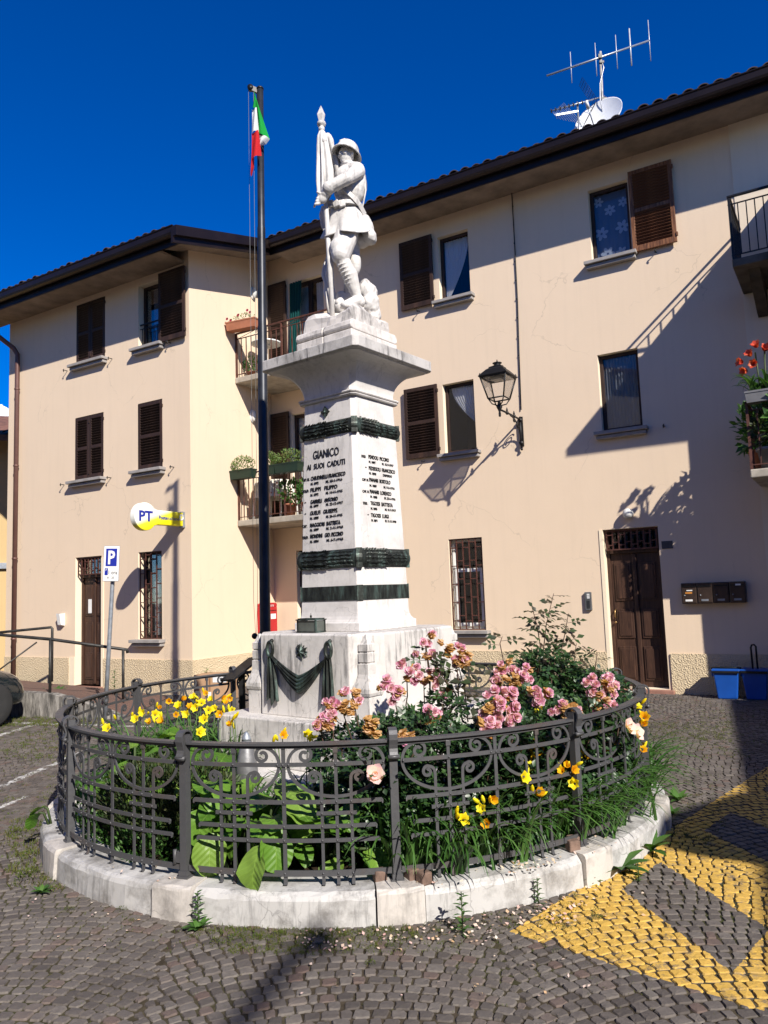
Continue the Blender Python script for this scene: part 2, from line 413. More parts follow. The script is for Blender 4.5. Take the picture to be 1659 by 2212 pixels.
def window(x0, x1, z0, z1, y, leafs=1, mat='dark_wood', fy=.10):
    f = MB(); t = .055; yy = y+fy
    f.box(x0, x0+t, yy, yy+.06, z0, z1); f.box(x1-t, x1, yy, yy+.06, z0, z1); f.box(x0+t, x1-t, yy, yy+.06, z1-t, z1); f.box(x0+t, x1-t, yy, yy+.06, z0, z0+t*1.2)
    for k in range(1, leafs):
        xm = x0+(x1-x0)*k/leafs; f.box(xm-.045, xm+.045, yy-.004, yy+.056, z0+t*1.2, z1-t)
    o = f.build('window_frame', m_[mat], bld, bevel=.006)
    for k in range(leafs):
        a = x0+(x1-x0)*k/leafs; b = x0+(x1-x0)*(k+1)/leafs
        MB().box(a+.03, b-.03, yy+.025, yy+.031, z0+.04, z1-.03).build('pane', m_['glass'], o)
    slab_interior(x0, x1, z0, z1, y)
    return o
def curtain(parent, pts_top, pts_bot, y, mat, waves=9, amp=.012, n=40):
    """cloth between a top line and a bottom line given as (x,z) ends"""
    c = MB(); vs_ = []; rows = 10
    for j in range(rows+1):
        t = j/rows
        for i in range(n+1):
            s = i/n
            xt = pts_top[0][0]+(pts_top[1][0]-pts_top[0][0])*s; zt = pts_top[0][1]+(pts_top[1][1]-pts_top[0][1])*s
            xb = pts_bot[0][0]+(pts_bot[1][0]-pts_bot[0][0])*s; zb = pts_bot[0][1]+(pts_bot[1][1]-pts_bot[0][1])*s
            e = t**1.7
            vs_.append((xt+(xb-xt)*e, y+amp*math.sin(s*waves*2*PI+.7*math.sin(5*s)), zt+(zb-zt)*t))
    c.add(vs_, [(j*(n+1)+i, j*(n+1)+i+1, (j+1)*(n+1)+i+1, (j+1)*(n+1)+i) for j in range(rows) for i in range(n)], True)
    return c.build('curtain', m_[mat], parent)

SLAT = {}
def shutter(x0, x1, z0, z1, y, mat='dark_wood', smat=None, split=.5, rz=0, parent=bld, slats=None, label=None):
    """louvred leaf standing with its front at y"""
    wd, h = x1-x0, z1-z0; t = .062; smat = smat or mat
    f = MB(); f.box(0, t, -.035, 0, 0, h); f.box(wd-t, wd, -.035, 0, 0, h); f.box(t, wd-t, -.035, 0, h-t, h); f.box(t, wd-t, -.035, 0, 0, t*1.5)
    zm = h*split; f.box(t, wd-t, -.035, 0, zm-t/2, zm+t/2)
    for zz in (.12, h-.12): f.box(wd-.005, wd+.02, -.05, -.01, zz-.03, zz+.03)
    o = f.build('shutter', m_[mat], parent, T(x0, y, z0, rz), bevel=.004)
    if label: o['label'] = label
    sw = round(wd-2*t+.01, 2); key = (sw, smat)
    if key not in SLAT:
        s = MB(); s.box(0, sw, -.031, .031, -.0045, .0045); SLAT[key] = s.mesh('slat', m_[smat])
    pit = .047
    for (a, b) in ((t*1.5, zm-t/2), (zm+t/2, h-t)):
        k = int((b-a)/pit)
        for i in range(k):
            zz = a + (b-a)*(i+.5)/k
            place('slat', SLAT[key], o, T(t-.005, -.016, zz, 0, rad(-48+random.uniform(-3, 3))))
    return o

# windows on the long front (C)
for key in ('c1', 'c2', 'c3', 'c4', 'c5'):
    x0, x1, z0, z1 = OPC[key]; sill(x0, x1, z0-.003, 0)
    w = window(x0, x1, z0, z1, 0, 1, 'dark_wood' if key != 'c5' else 'white_paint', .10 if key != 'c5' else .13)
    if key == 'c1': curtain(w, ((x0+.06, z1-.05), (x1-.06, z1-.05)), ((x0+.06, z0+.06), (x0+.10, z0+.06)), .17, 'curtain_white')
    if key == 'c2': curtain(w, ((x0+.10, z1-.05), (x1-.04, z1-.05)), ((x1-.05, z0+.52), (x1-.04, z0+.5)), .17, 'curtain_white')
    if key == 'c4': curtain(w, ((x0+.05, z1-.05), (x1-.05, z1-.05)), ((x0+.05, z0+.06), (x1-.05, z0+.06)), .165, 'curtain_grey', 11, .016)
    if key == 'c3':
        curtain(w, ((x0+.05, z1-.05), (x1-.05, z1-.05)), ((x0+.05, z0+.06), (x1-.05, z0+.06)), .18, 'curtain_blue', 5, .006)
        fm = MB(); rr = random.Random(3)
        for (fx, fz, fr) in ((.22, .16, .12), (.44, .13, .10), (.14, .52, .12), (.48, .55, .12), (.30, .88, .10), (.52, .96, .09), (.12, 1.06, .09)):
            for k in range(6):
                a = k*PI/3+fx*9
                cx_, cz = x0+fx+math.cos(a)*fr*.55, z0+fz+math.sin(a)*fr*.55
                ring = [(cx_+math.cos(a)*math.cos(q)*fr*.42-math.sin(a)*math.sin(q)*fr*.25, cz+math.sin(a)*math.cos(q)*fr*.42+math.cos(a)*math.sin(q)*fr*.25) for q in [2*PI*j/12 for j in range(12)]]
                ring = [(min(max(p, x0+.05), x1-.05), min(max(q, z0+.06), z1-.05)) for p, q in ring]
                fm.prism(ring, .166, .1665, 'y')
        fm.build('flower_pattern', m_['flower_motif'], w)
    if key == 'c5':
        f2 = MB(); f2.box(x0+.06, x1-.06, .10, .128, z0+1.0, z0+1.06); f2.box(x0+.06, x0+.11, .10, .128, z0+.06, z0+1.0); f2.box(x1-.11, x1-.06, .10, .128, z0+.06, z0+1.0); f2.box(x0+.11, x1-.11, .10, .128, z0+.06, z0+.12)
        f2.build('inner_sash', m_['white_plastic'], w)
shutter(3.21, 3.89, 6.82, 8.13, -.045)
shutter(3.19, 3.87, 4.03, 5.33, -.045)
shutter(7.43, 8.09, 6.82, 8.15, -.045, 'warm_wood', 'warm_wood_slat', label='sun-bleached reddish louvred shutter')
# hinges and hold-backs
def holdback(x, z, y):
    h = MB(); h.tube([(x, y, z), (x, y-.09, z)], .008, 6); h.tube([(x, y-.085, z-.035), (x-.004, y-.095, z), (x+.01, y-.09, z+.02)], .009, 6)
    h.build('shutter_holdback', m_['black_iron'], bld)
for x, z in ((3.55, 6.76), (3.52, 3.97), (7.76, 6.76), (7.69, 4.01)): holdback(x, z, 0)
for u, z in ((-3.43, 6.35), (-2.07, 6.34), (-3.50, 4.02), (-2.10, 4.01), (-.41, 4.02), (-.47, 6.33)): holdback(AX+u, z, AY)

# windows on the projecting front (A)
for key in ('a1', 'a2', 'a3', 'a4', 'a5'):
    x0, x1, z0, z1 = OPA[key]; x0 += AX; x1 += AX; sill(x0, x1, z0-.003, AY)
    w = window(x0, x1, z0, z1, AY, 2 if key in ('a1', 'a3') else 1, 'dark_wood', .13)
    if key in ('a1', 'a3'):
        xm = (x0+x1)/2; shutter(x0+.005, xm-.003, z0+.01, z1-.01, AY+.03); shutter(xm+.003, x1-.005, z0+.01, z1-.01, AY+.03)
    if key == 'a4': shutter(x0+.005, x1-.005, z0+.01, z1-.01, AY+.03)
    if key == 'a2':
        gb = MB(); gb.bar((x0, AY+.05, z0+.48), (x1, AY+.05, z0+.48), .03, .02); gb.bar((x0, AY+.05, z0+.40), (x1, AY+.05, z0+.40), .012)
        for k in range(6): xx = x0+.06+k*(x1-x0-.12)/5; gb.bar((xx, AY+.05, z0), (xx, AY+.05, z0+.40), .012)
        gb.build('window_guard', m_['black_iron'], bld)
        curtain(w, ((x0+.2, z1-.05), (x1-.05, z1-.05)), ((x0+.2, z0+.05), (x1-.05, z0+.05)), AY+.2, 'curtain_grey', 7)
shutter(AX-.70, AX-.03, 6.36, 7.68, AY-.05)

# iron grilles
def grille(x0, x1, z0, z1, y, nb, nh, parent=bld):
    fr = MB(); fr.bar((x0+.01, y, z0+.01), (x1-.01, y, z0+.01), .02)
    o = fr.build('grille', m_['rust_brown'], parent)
    fr = MB(); fr.bar((x0+.01, y, z1-.012), (x1-.01, y, z1-.012), .02); fr.build('cross_bar', m_['rust_brown'], o)
    xs = [x0+.02+(x1-x0-.04)*k/(nb-1) for k in range(nb)]
    b = MB(); b.box(-.010, .010, -.008, .008, 0, z1-z0-.02); me = b.mesh('bar', m_['rust_brown'])
    for x in xs: place('bar', me, o, T(x, y, z0+.01))
    dx = xs[1]-xs[0]; b = MB(); b.box(0, dx, -.012, .012, -.008, .008); me = b.mesh('tie', m_['rust_brown'])
    for k in range(nb-1):
        for j in range(nh):
            zz = z0+(z1-z0)*(j+.5+(.28 if k % 2 else 0))/nh
            if zz < z1-.05: place('tie', me, o, T(xs[k], y, zz))
    return o
grille(3.93, 4.57, .95, 2.53, .03, 6, 5)
grille(AX-1.35, AX-.74, .96, 2.54, AY+.03, 5, 6)
# a strip lamp glows white behind the left grille's window: its glow is drawn as plain white colour
MB().box(AX-1.12, AX-.97, AY+.175, AY+.185, 1.02, 2.0).build('white_glow_strip', m_['white_plastic'], bld)

# doors
def leaf_door(x0, x1, z0, zt, z1, y, mat, bright):
    """two-leaf panelled door with a barred fanlight above"""
    rec = y+.16
    fr = MB(); fr.box(x0, x0+.05, rec-.02, rec+.05, z0, z1); fr.box(x1-.05, x1, rec-.02, rec+.05, z0, z1); fr.box(x0+.05, x1-.05, rec-.02, rec+.05, z1-.05, z1); fr.box(x0+.05, x1-.05, rec-.04, rec+.05, zt-.03, zt+.03)
    d = fr.build('door', m_[mat], bld, bevel=.006)
    MB().box(x0+.05, x1-.05, rec+.02, rec+.028, zt+.03, z1-.05).build('fanlight_pane', m_['glass'], d)
    xm = (x0+x1)/2 + .0
    for a, b in ((x0+.05, xm-.002), (xm+.002, x1-.05)):
        lf = MB(); lf.box(a, b, rec+.012, rec+.05, z0, zt-.03)
        hh = zt-.03-z0
        for (q0, q1) in ((.05, .30), (.36, .58), (.64, .93)):
            lf.box(a+.05, b-.06, rec-.006, rec+.012, z0+hh*q0, z0+hh*q1); lf.box(a+.08, b-.09, rec-.018, rec-.006, z0+hh*q0+.035, z0+hh*q1-.035)
        lf.build('door_leaf', m_[mat], d, bevel=.008)
    st = MB(); st.box(xm-.03, xm+.03, rec-.02, rec+.012, z0+.02, zt-.04); st.build('cover_strip', m_[mat], d, bevel=.01)
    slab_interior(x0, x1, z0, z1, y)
    return d
d1 = leaf_door(6.64, 7.48, .06, 2.15, 2.50, 0, 'door_wood', 1)
hb = MB(); hb.tube([(6.735, .12, 1.12), (6.73, .09, 1.14), (6.73, .085, 1.22), (6.735, .12, 1.25)], .011, 8); hb.sphere((6.73, .10, 1.05), .018); hb.build('handle', simple('brass', (.35, .22, .09), .35, .8), d1)
MB().box(6.60, 7.56, -.10, .20, -.05, .05).build('threshold', simple('red_stone', (.30, .15, .11), .8), bld, bevel=.006)
grille(6.66, 7.46, 2.17, 2.49, .06, 9, 2)
d2 = leaf_door(AX-3.14, AX-2.37, .08, 2.17, 2.54, AY, 'door_wood', 1)
MB().box(AX-2.93, AX-2.83, AY+.136, AY+.139, 1.45, 1.72).build('notice', m_['white_paint'], d2)
MB().box(AX-3.2, AX-2.3, AY-.10, AY+.2, -.05, .08).build('threshold', m_['red_stone'], bld, bevel=.006)
grille(AX-3.12, AX-2.39, 2.19, 2.53, AY+.04, 8, 2)
for u in (.56, 6.52): pass
# painted reveals framing the doors
for (a, b) in ((6.585, 6.638),): MB().box(a, b, -.012, -.002, -.1, 2.5).build('door_surround', m_['plaster_reveal'], bld)
for (a, b) in ((-3.30, -3.142), (-2.368, -2.30)): MB().box(AX+a, AX+b, AY-.012, AY-.002, -.1, 2.5 if a > -3 else .62).build('door_surround', m_['plaster_reveal'], bld)

# balcony doors behind the flagpole
for key, z0 in (('b1', 5.88), ('b2', 3.10), ('b3', 0)):
    x0, x1, a, b = OPC[key]; w = window(x0, x1, a, b, 0, 2)
    if key != 'b3':
        shutter(.04, .50, a+.03, b+.06, -.045)
        curtain(w, ((x0+.05, b-.06), (x0+.33, b-.06)), ((x0+.05, a+.1), (x0+.30, a+.1)), .19, 'curtain_white', 5); curtain(w, ((x1-.3, b-.06), (x1-.05, b-.06)), ((x1-.3, a+.1), (x1-.05, a+.1)), .19, 'curtain_white', 5)
gc = curtain(bld, ((.60, 8.0), (.92, 8.0)), ((.51, 5.95), (.58, 5.95)), -.06, 'curtain_green', 5, .02); gc['label'] = 'green curtain hanging outside the balcony door'

# balconies
def balcony(x0, x1, y0, yf, zs, zt, mat, slab_mat='concrete', nb=None, side=False, scrolls=True, th=.11, label=None):
    """slab between y0 (wall) and yf (front, negative), railing zs..zt"""
    s = MB(); s.box(x0, x1, yf, y0-.003, zs-th, zs)
    b = s.build('balcony', m_[slab_mat], bld, bevel=.012)
    if label: b['label'] = label
    y = yf+.03
    r = MB(); r.bar((x0, y, zt), (x1, y, zt), .045, .022); r.build('top_rail', m_[mat], b)
    
    for zz in (zt-.11, zs+.06): r = MB(); r.bar((x0, y, zz), (x1, y, zz), .022, .012); r.build('rail', m_[mat], b)
    nb = nb or int((x1-x0)/.125)
    bm_ = MB(); bm_.box(-.007, .007, -.007, .007, zs+.06, zt-.11); me = bm_.mesh('baluster', m_[mat])
    pm = MB(); pm.box(-.016, .016, -.016, .016, zs-.10, zt); mp = pm.mesh('post', m_[mat])
    for k in range(nb+1):
        x = x0+.02+(x1-x0-.04)*k/nb
        if k in (0, nb) or k % 9 == 0: place('post', mp, b, T(x, y, 0))
        else: place('baluster', me, b, T(x, y, 0))
    if scrolls:
        sm = MB(); pts = []
        for k in range(22): a = k*.42; rr_ = .034*(1-k/26); pts.append((math.cos(a)*rr_, 0, math.sin(a)*rr_))
        sm.tube(pts, .005, 5); ms = sm.mesh('scroll', m_[mat])
        for k in range(0, nb-8, 9):
            x = x0+.02+(x1-x0-.04)*(k+4.5)/nb
            place('scroll', ms, b, T(x-.045, y, zt-.055)); place('scroll', ms, b, T(x+.045, y, zt-.055, PI))
            
            for sg in (-1, 1): g2 = MB(); g2.bar((x+sg*.5, y, zt-.10), (x+sg*.1, y, zt-.02), .008); g2.build('brace', m_[mat], b)
    if side:
        xs = x0+.02
        
        for zz, w_ in ((zt, .045), (zt-.11, .02), (zs+.06, .02)): r = MB(); r.bar((xs, yf+.03, zz), (xs, y0, zz), w_, .014); r.build('side_rail', m_[mat], b)
        ns = int((y0-yf)/.13)
        for k in range(1, ns): place('baluster', me, b, T(xs, yf+.03+(y0-yf-.03)*k/ns, 0))
    return b
balcony(.055, 2.45, -.003, -1.13, 5.88, 6.76, 'rust_brown')
balcony(.055, 2.45, -.003, -1.13, 3.10, 3.99, 'rust_brown')
simple('dark_slab', (.13, .11, .09), .95, 0, .3, 4)
b3 = balcony(8.93, 9.79, -.016, -1.2, 5.90, 6.78, 'black_iron', 'dark_slab', side=True, nb=8, label='black-railed balcony at the right edge of the picture')
brk = MB(); brk.prism([(-1.0, 5.79), (-.03, 5.79), (-.03, 5.40), (-.2, 5.42), (-.9, 5.70)], 9.10, 9.24, 'x'); brk.build('bracket', simple('dark_concrete', (.10, .08, .06), .95, 0, .3, 4), b3)
b4 = balcony(8.93, 9.79, -.016, -1.2, 3.06, 3.95, 'rust_brown', side=True, nb=7, scrolls=False, label='rust-red-railed balcony with potted plants')

# eaves, roof
RS = .28
def zr(y): return 8.50 + RS*(y+.75)
def eave(x0, x1, y):
    z = zr(y)
    sf = MB(); sf.box(x0, x1 if x1 > 5 else AX-.121, y+.012, y+.76, z-.065, z-.02)
    sf.build('soffit', m_['soffit'], bld)
    fb = MB(); fb.box(x0, x1, y-.02, y+.012, z-.17, z+.10); fb.build('fascia', m_['gutter_metal'], bld)
    gt = MB(); yy = y-.022
    prof = [(yy, z+.09), (yy, z-.035), (yy-.035, z-.062), (yy-.085, z-.066), (yy-.125, z-.045), (yy-.14, z-.01), (yy-.14, z+.075), (yy-.155, z+.09), (yy-.155, z+.105), (yy-.12, z+.105), (yy-.12, z-.0), (yy-.03, z-.03)]
    gt.prism(prof, x0, x1, 'x'); gt.build('gutter', m_['gutter_metal'], bld)
    # small seam in the soffit panels
YE_C, YE_A = -.75, AY-.75
XR = AX+.56
eave(XR+.0, 14, YE_C); eave(-6.3, XR, YE_A)
# sloping verge between the two eaves
vg = MB(); 
for (xa, xb, za, zb) in ((XR-.02, XR+.03, -.17, .10), (XR+.03, XR+.10, -.055, .12)):
    vg.add([(x, y, zr(y)+z) for x in (xa, xb) for y in (YE_A-.18, YE_C-.02) for z in (za, zb)], [(0,1,3,2),(4,6,7,5),(0,4,5,1),(2,3,7,6),(0,2,6,4),(1,5,7,3)])
vg.build('verge_board', m_['gutter_metal'], bld)
vs2 = MB(); vs2.add([(x, y, zr(y)+z) for x in (AX-.12, XR-.021) for y in (YE_A+.012, YE_C+.75) for z in (-.064, -.02)], [(0,1,3,2),(4,6,7,5),(0,4,5,1),(2,3,7,6),(0,2,6,4),(1,5,7,3)])
vs2.build('verge_soffit', m_['soffit'], bld)
rf = MB()
def rslab(x0, x1, y0, y1):
    rf.add([(x, y, zr(y)+z) for x in (x0, x1) for y in (y0, y1) for z in (.0, .10)], [(0,1,3,2),(4,6,7,5),(0,4,5,1),(2,3,7,6),(0,2,6,4),(1,5,7,3)])
rslab(-6.3, XR+.02, YE_A+.0, 7); rslab(XR+.021, 14, YE_C+.0, 7)
roof = rf.build('roof', m_['roof_dark'], bld)
tl = MB(); n = 8; L = .46
ring0 = [(math.cos(PI*k/n)*.088, math.sin(PI*k/n)*.075) for k in range(n+1)]; ring1 = [(math.cos(PI*k/n)*.072, math.sin(PI*k/n)*.060) for k in range(n+1)]
vv = [(x, 0, z) for x, z in ring0] + [(x, 0, z) for x, z in ring1[::-1]] + [(x*.85, L, z*.85+L*RS) for x, z in ring0] + [(x*.85, L, z*.85+L*RS) for x, z in ring1[::-1]]
q = 2*(n+1)
tl.add(vv, [tuple(range(q))[::-1], tuple(range(q, 2*q))] + [(i, (i+1) % q, q+(i+1) % q, q+i) for i in range(q)])
tme = tl.mesh('roof_tile', m_['roof_dark'])
for x0, x1, y in ((XR+.16, 10.6, YE_C-.15), (-6.2, XR-.06, YE_A-.15)):
    k = int((x1-x0)/.205)
    for i in range(k): place('roof_tile', tme, roof, T(x0+(x1-x0)*i/k + random.uniform(-.008, .008), y+random.uniform(-.02, .02), zr(y)+.128+random.uniform(-.010, .010), random.uniform(-.03, .03)))
# rain pipe on the projecting front
dp = MB(); px = AX-4.98; z = zr(YE_A)
dp.tube([(px-.50, YE_A-.09, z-.05), (px-.50, YE_A-.06, z-.16), (px-.30, AY-.42, z-.42), (px-.06, AY-.14, z-.72), (px, AY-.085, z-.86), (px, AY-.085, z-1.0), (px, AY-.085, .0)], .05, 12)
for zz in (6.2, 4.55, 2.6, .95): dp.lathe([(.05, 0), (.058, .005), (.058, .035), (.05, .04)], 12, (px, AY-.085, zz))
dp.build('rain_pipe', simple('pipe_brown', (.145, .075, .062), .45, .3, .12, 3), bld)
# cables on the facade
cb = MB(); cb.tube([(5.47, -.035, 8.45), (5.465, -.02, 7.5), (5.46, -.02, 6.5), (5.435, -.02, 5.6), (5.415, -.02, 4.62)], .009, 6); 
for k in range(11): cb.sphere((5.468-.005*k, -.02, 8.2-.33*k), .013, 6, 4)
cb.build('cable', m_['black_iron'], bld)
# hidden back and end so no sky light leaks in
bk = MB(); bk.add([(AX+AL, 5, -.3), (14, 5, -.3), (14, 5, 10), (AX+AL, 5, 10)], [(0,1,2,3)]); bk.build('wall', m_['plaster'], bld)
# a side wing with its own lower roof stands right of the picture
wg = MB(); wg.box(9.81, 15, -1.18, 1, -.3, 7.2); wg.build('side_wing', m_['plaster_pale'], bld)
wr = MB(); wr.add([(x, y, z) for x in (9.66, 15) for y, zz in ((0., 7.44), (-2.3, 6.85)) for z in (zz-.12, zz)], [(0,1,3,2),(4,6,7,5),(0,4,5,1),(2,3,7,6),(0,2,6,4),(1,5,7,3)]); wr.build('wing_roof', m_['roof_dark'], bld)
# ================================================================== ground
RCX, RCY, RF = -.285, 6.342, 2.21               # ring centre, fence radius
P0 = rad(-82.6)                                 # angle of the first post
g = NG('joint_soil')
f = g.noise(9, 6, .6); f2 = g.noise(.8, 4)
c = g.ramp(f, [(.3, (.025, .020, .014)), (.6, (.075, .060, .042)), (.8, (.13, .11, .08))])
c = g.mix(g.ramp(f2, [(.5, 0.), (.7, .6)]), c, (.045, .060, .015))
MATS['joint_soil'] = g.done(c, .95, 0, g.bump(g.noise(60, 4), .5, .01), .05)
def paint_mask(g):
    """yellow hatching and white bay lines, as flat print laid out on the ground plan"""
    geo = g.n('ShaderNodeNewGeometry'); sx = g.n('ShaderNodeSeparateXYZ'); g.l(geo.outputs['Position'], sx.inputs[0]); X, Y = sx.outputs[0], sx.outputs[1]
    lin = lambda a, b, c=0.: g.math('ADD', g.math('ADD', g.math('MULTIPLY', X, a), g.math('MULTIPLY', Y, b)), c)
    gt = lambda v, t: g.math('GREATER_THAN', v, t); lt = lambda v, t: g.math('LESS_THAN', v, t); AND = lambda a, b: g.math('MULTIPLY', a, b); OR = lambda a, b: g.math('MAXIMUM', a, b)
    wob = g.math('MULTIPLY', g.math('SUBTRACT', g.noise(18, 3, .6, geo.outputs['Position']), .5), .03)
    p = g.math('ADD', lin(.667, .745), wob); q = g.math('ADD', lin(.745, -.667), wob)
    fr = g.math('FRACT', g.math('MULTIPLY', g.math('ADD', g.math('ADD', p, g.math('MULTIPLY', g.math('ADD', q, 2.), .75)), -4.58+12.5), .8))
    ins = AND(gt(p, 3.26), AND(gt(q, -2.20), lt(q, -1.06)))
    yel = AND(ins, OR(OR(lt(q, -2.01), gt(q, -1.25)), lt(fr, .584)))
    def seg(x0, y0, x1, y1, w):
        L = math.hypot(x1-x0, y1-y0); ux, uy = (x1-x0)/L, (y1-y0)/L
        s = lin(ux, uy, -(ux*x0+uy*y0)); d = g.math('ABSOLUTE', g.math('ADD', lin(-uy, ux, uy*x0-ux*y0), wob))
        return AND(lt(d, w/2), AND(gt(s, 0), lt(s, L)))
    wh = OR(OR(seg(-5.5, 11.17, -3.2, 10.36, .11), seg(-5.1, 9.7, -4.93, 11.0, .10)), OR(seg(-3.68, 6.6, -3.45, 8.9, .09), seg(-3.35, 5.9, -3.2, 6.9, .05)))
    return yel, wh
g = NG('cobble')
geo = g.n('ShaderNodeNewGeometry'); oi = g.n('ShaderNodeObjectInfo')
rnd = g.math('FRACT', g.math('ADD', geo.outputs['Random Per Island'], oi.outputs['Random']))
c = g.ramp(rnd, [(0., (.068, .058, .052)), (.25, (.098, .084, .075)), (.55, (.125, .108, .097)), (.84, (.158, .140, .124)), (.975, (.125, .084, .070))])
pos = geo.outputs['Position']
f = g.noise(30, 6, .7, pos); c = g.mix(g.ramp(f, [(.3, .45), (.7, 0.)]), c, (.055, .046, .042))
big = g.noise(.9, 4, .6, pos); c = g.mix(g.ramp(big, [(.42, .0), (.72, .35)]), c, (.16, .142, .126))
yel, wh = paint_mask(g)
ww = g.ramp(g.noise(11, 7, .75, pos), [(.34, .04), (.47, .92)])
ycol = g.mix(g.noise(6, 5, .6, pos), (.50, .30, .045), (.66, .42, .09))
sn = g.n('ShaderNodeSeparateXYZ'); g.l(geo.outputs['True Normal'], sn.inputs[0]); topf = g.ramp(sn.outputs[2], [(.15, 0.), (.5, 1.)])
c = g.mix(g.math('MULTIPLY', g.math('MULTIPLY', yel, ww), topf), c, ycol)
c = g.mix(g.math('MULTIPLY', wh, g.ramp(g.noise(7, 6, .75, pos), [(.46, 0.), (.58, .8)])), c, (.62, .62, .60))
MATS['cobble'] = g.done(c, .78, 0, g.bump(g.noise(55, 6, .7, pos), .55, .006), .3)

gs = MB(); gs.add([(-400, -400, -.0075), (400, -400, -.0075), (400, 400, -.0075), (-400, 400, -.0075)], [(0,1,2,3)])
ground = tag(gs.build('ground', m_['joint_soil']), None, None, None, 'structure')
pav = bpy.data.objects.new('pavement', None); COL.objects.link(pav); tag(pav, None, None, None, 'structure')

# porphyry setts in segmental arcs
rr = random.Random(11)
Wc, R0a = 1.55, 1.36                            # column width, arc radius
X0c, ROTC = -.06, rad(4)
half = math.asin(Wc/2/R0a)
pit = .0665
stones = []                                     # (x, y, angle, w, d)
def visible(x, y, mar=.35):
    if y < 2.55: return False
    r2 = (x-RCX)**2 + (y-RCY)**2
    if r2 < 2.30**2: return False
    return abs(x) < y*.53 + mar
cr, sr = math.cos(ROTC), math.sin(ROTC)
ncol = 9
for col in range(-ncol, ncol+1):
    cx_ = X0c + col*Wc
    row = 0
    k0 = int(-1.5/pit); k1 = int(15.2/pit)
    for k in range(k0, k1):
        yb = k*pit
        xa, ya = cx_, yb + R0a*math.cos(half)
        # quick reject
        gx, gy = cr*cx_ - sr*yb, sr*cx_ + cr*yb
        if gy < 1.6 or gy > 15.2 or abs(gx) > gy*.53+1.8: continue
        n = int(round(2*half*R0a/pit)); off = (k % 2)*.5 + rr.uniform(-.2, .2)
        edges = [-half + 2*half*min(max((i+off-.5+rr.uniform(-.20, .20))/n, 0), 1) for i in range(n+2)]
        for i in range(len(edges)-1):
            a0, a1 = edges[i], edges[i+1]
            if (a1-a0)*R0a < .025: continue
            am = (a0+a1)/2
            x = cx_ + R0a*math.sin(am); y = yb - R0a*math.cos(half) + R0a*math.cos(am)
            gx, gy = cr*x - sr*y, sr*x + cr*y
            if not visible(gx, gy): continue
            stones.append((gx, gy, -am + ROTC + rr.uniform(-.08, .08), (a1-a0)*R0a*.87, pit*math.cos(am)*rr.uniform(.84, .91)))
# not under the building, the ramp or the car bay edge
def infront(x, y):
    dx, dy = x-ICX, y-ICY; c_, s_ = math.cos(BROT), math.sin(BROT); lx, ly = c_*dx + s_*dy, -s_*dx + c_*dy
    return ly < (-.02 if lx > .1 else AY-.02)
stones = [s for s in stones if infront(s[0], s[1])]
stones.sort(key=lambda s: s[0]**2 + s[1]**2)
def sett(x, y, a, w, d, lod):
    """one sett: squared block with a worn, slightly domed and uneven top"""
    c_, s_ = math.cos(a), math.sin(a); h = rr.uniform(-.0025, .0025); tx, ty = rr.uniform(-.03, .03), rr.uniform(-.03, .03)
    j = lambda: rr.uniform(-.004, .004)
    q = [(-w/2+j(), -d/2+j()), (w/2+j(), -d/2+j()), (w/2+j(), d/2+j()), (-w/2+j(), d/2+j())]
    P = lambda u, v, z: (x + c_*u - s_*v, y + s_*u + c_*v, z)
    if lod == 0:
        pts = []
        for k in range(4):
            (u0, v0), (u1, v1) = q[k], q[(k+1) % 4]
            for f_ in (.14, .5, .86): pts.append((u0+(u1-u0)*f_+rr.uniform(-.0028, .0028), v0+(v1-v0)*f_+rr.uniform(-.0028, .0028)))
        n_ = len(pts); bot = [P(u, v, -.03) for u, v in pts]; mid = [P(u, v, h-.006+tx*u+ty*v) for u, v in pts]; top = [P(u*.89, v*.89, h+tx*u+ty*v+rr.uniform(-.0012, .0012)) for u, v in pts]; cen = [P(0, 0, h+rr.uniform(-.001, .002))]
        fs_ = [(i, (i+1) % n_, n_+(i+1) % n_, n_+i) for i in range(n_)]+[(n_+i, n_+(i+1) % n_, 2*n_+(i+1) % n_, 2*n_+i) for i in range(n_)]+[(2*n_+i, 2*n_+(i+1) % n_, 3*n_) for i in range(n_)]
        return bot+mid+top+cen, fs_
    bot = [P(u, v, -.028) for u, v in q]; top = [P(u*.93, v*.93, h+tx*u+ty*v) for u, v in q]
    return bot+top, [(0,1,5,4),(1,2,6,5),(2,3,7,6),(3,0,4,7),(4,5,6,7)]
near, rest = stones[:300], stones[300:]
for s in near:
    b = MB(); v_, f_ = sett(0, 0, 0, s[3], s[4], 0); b.add(v_, f_, False)
    me = bpy.data.meshes.new('cobble'); me.from_pydata(b.v, [], b.f); me.materials.append(m_['cobble'])
    place('cobble', me, pav, T(s[0], s[1], 0, s[2]))
V_, F_ = [], []
for s in rest:
    v_, f_ = sett(*s, 0 if s[1] < 5.5 else 1); b = len(V_); V_ += v_; F_ += [tuple(b+i for i in f) for f in f_]
me = bpy.data.meshes.new('cobbles'); me.from_pydata(V_, [], F_); me.materials.append(m_['cobble']); me.update()
tag(place('cobbles', me, pav), None, None, None, 'stuff')

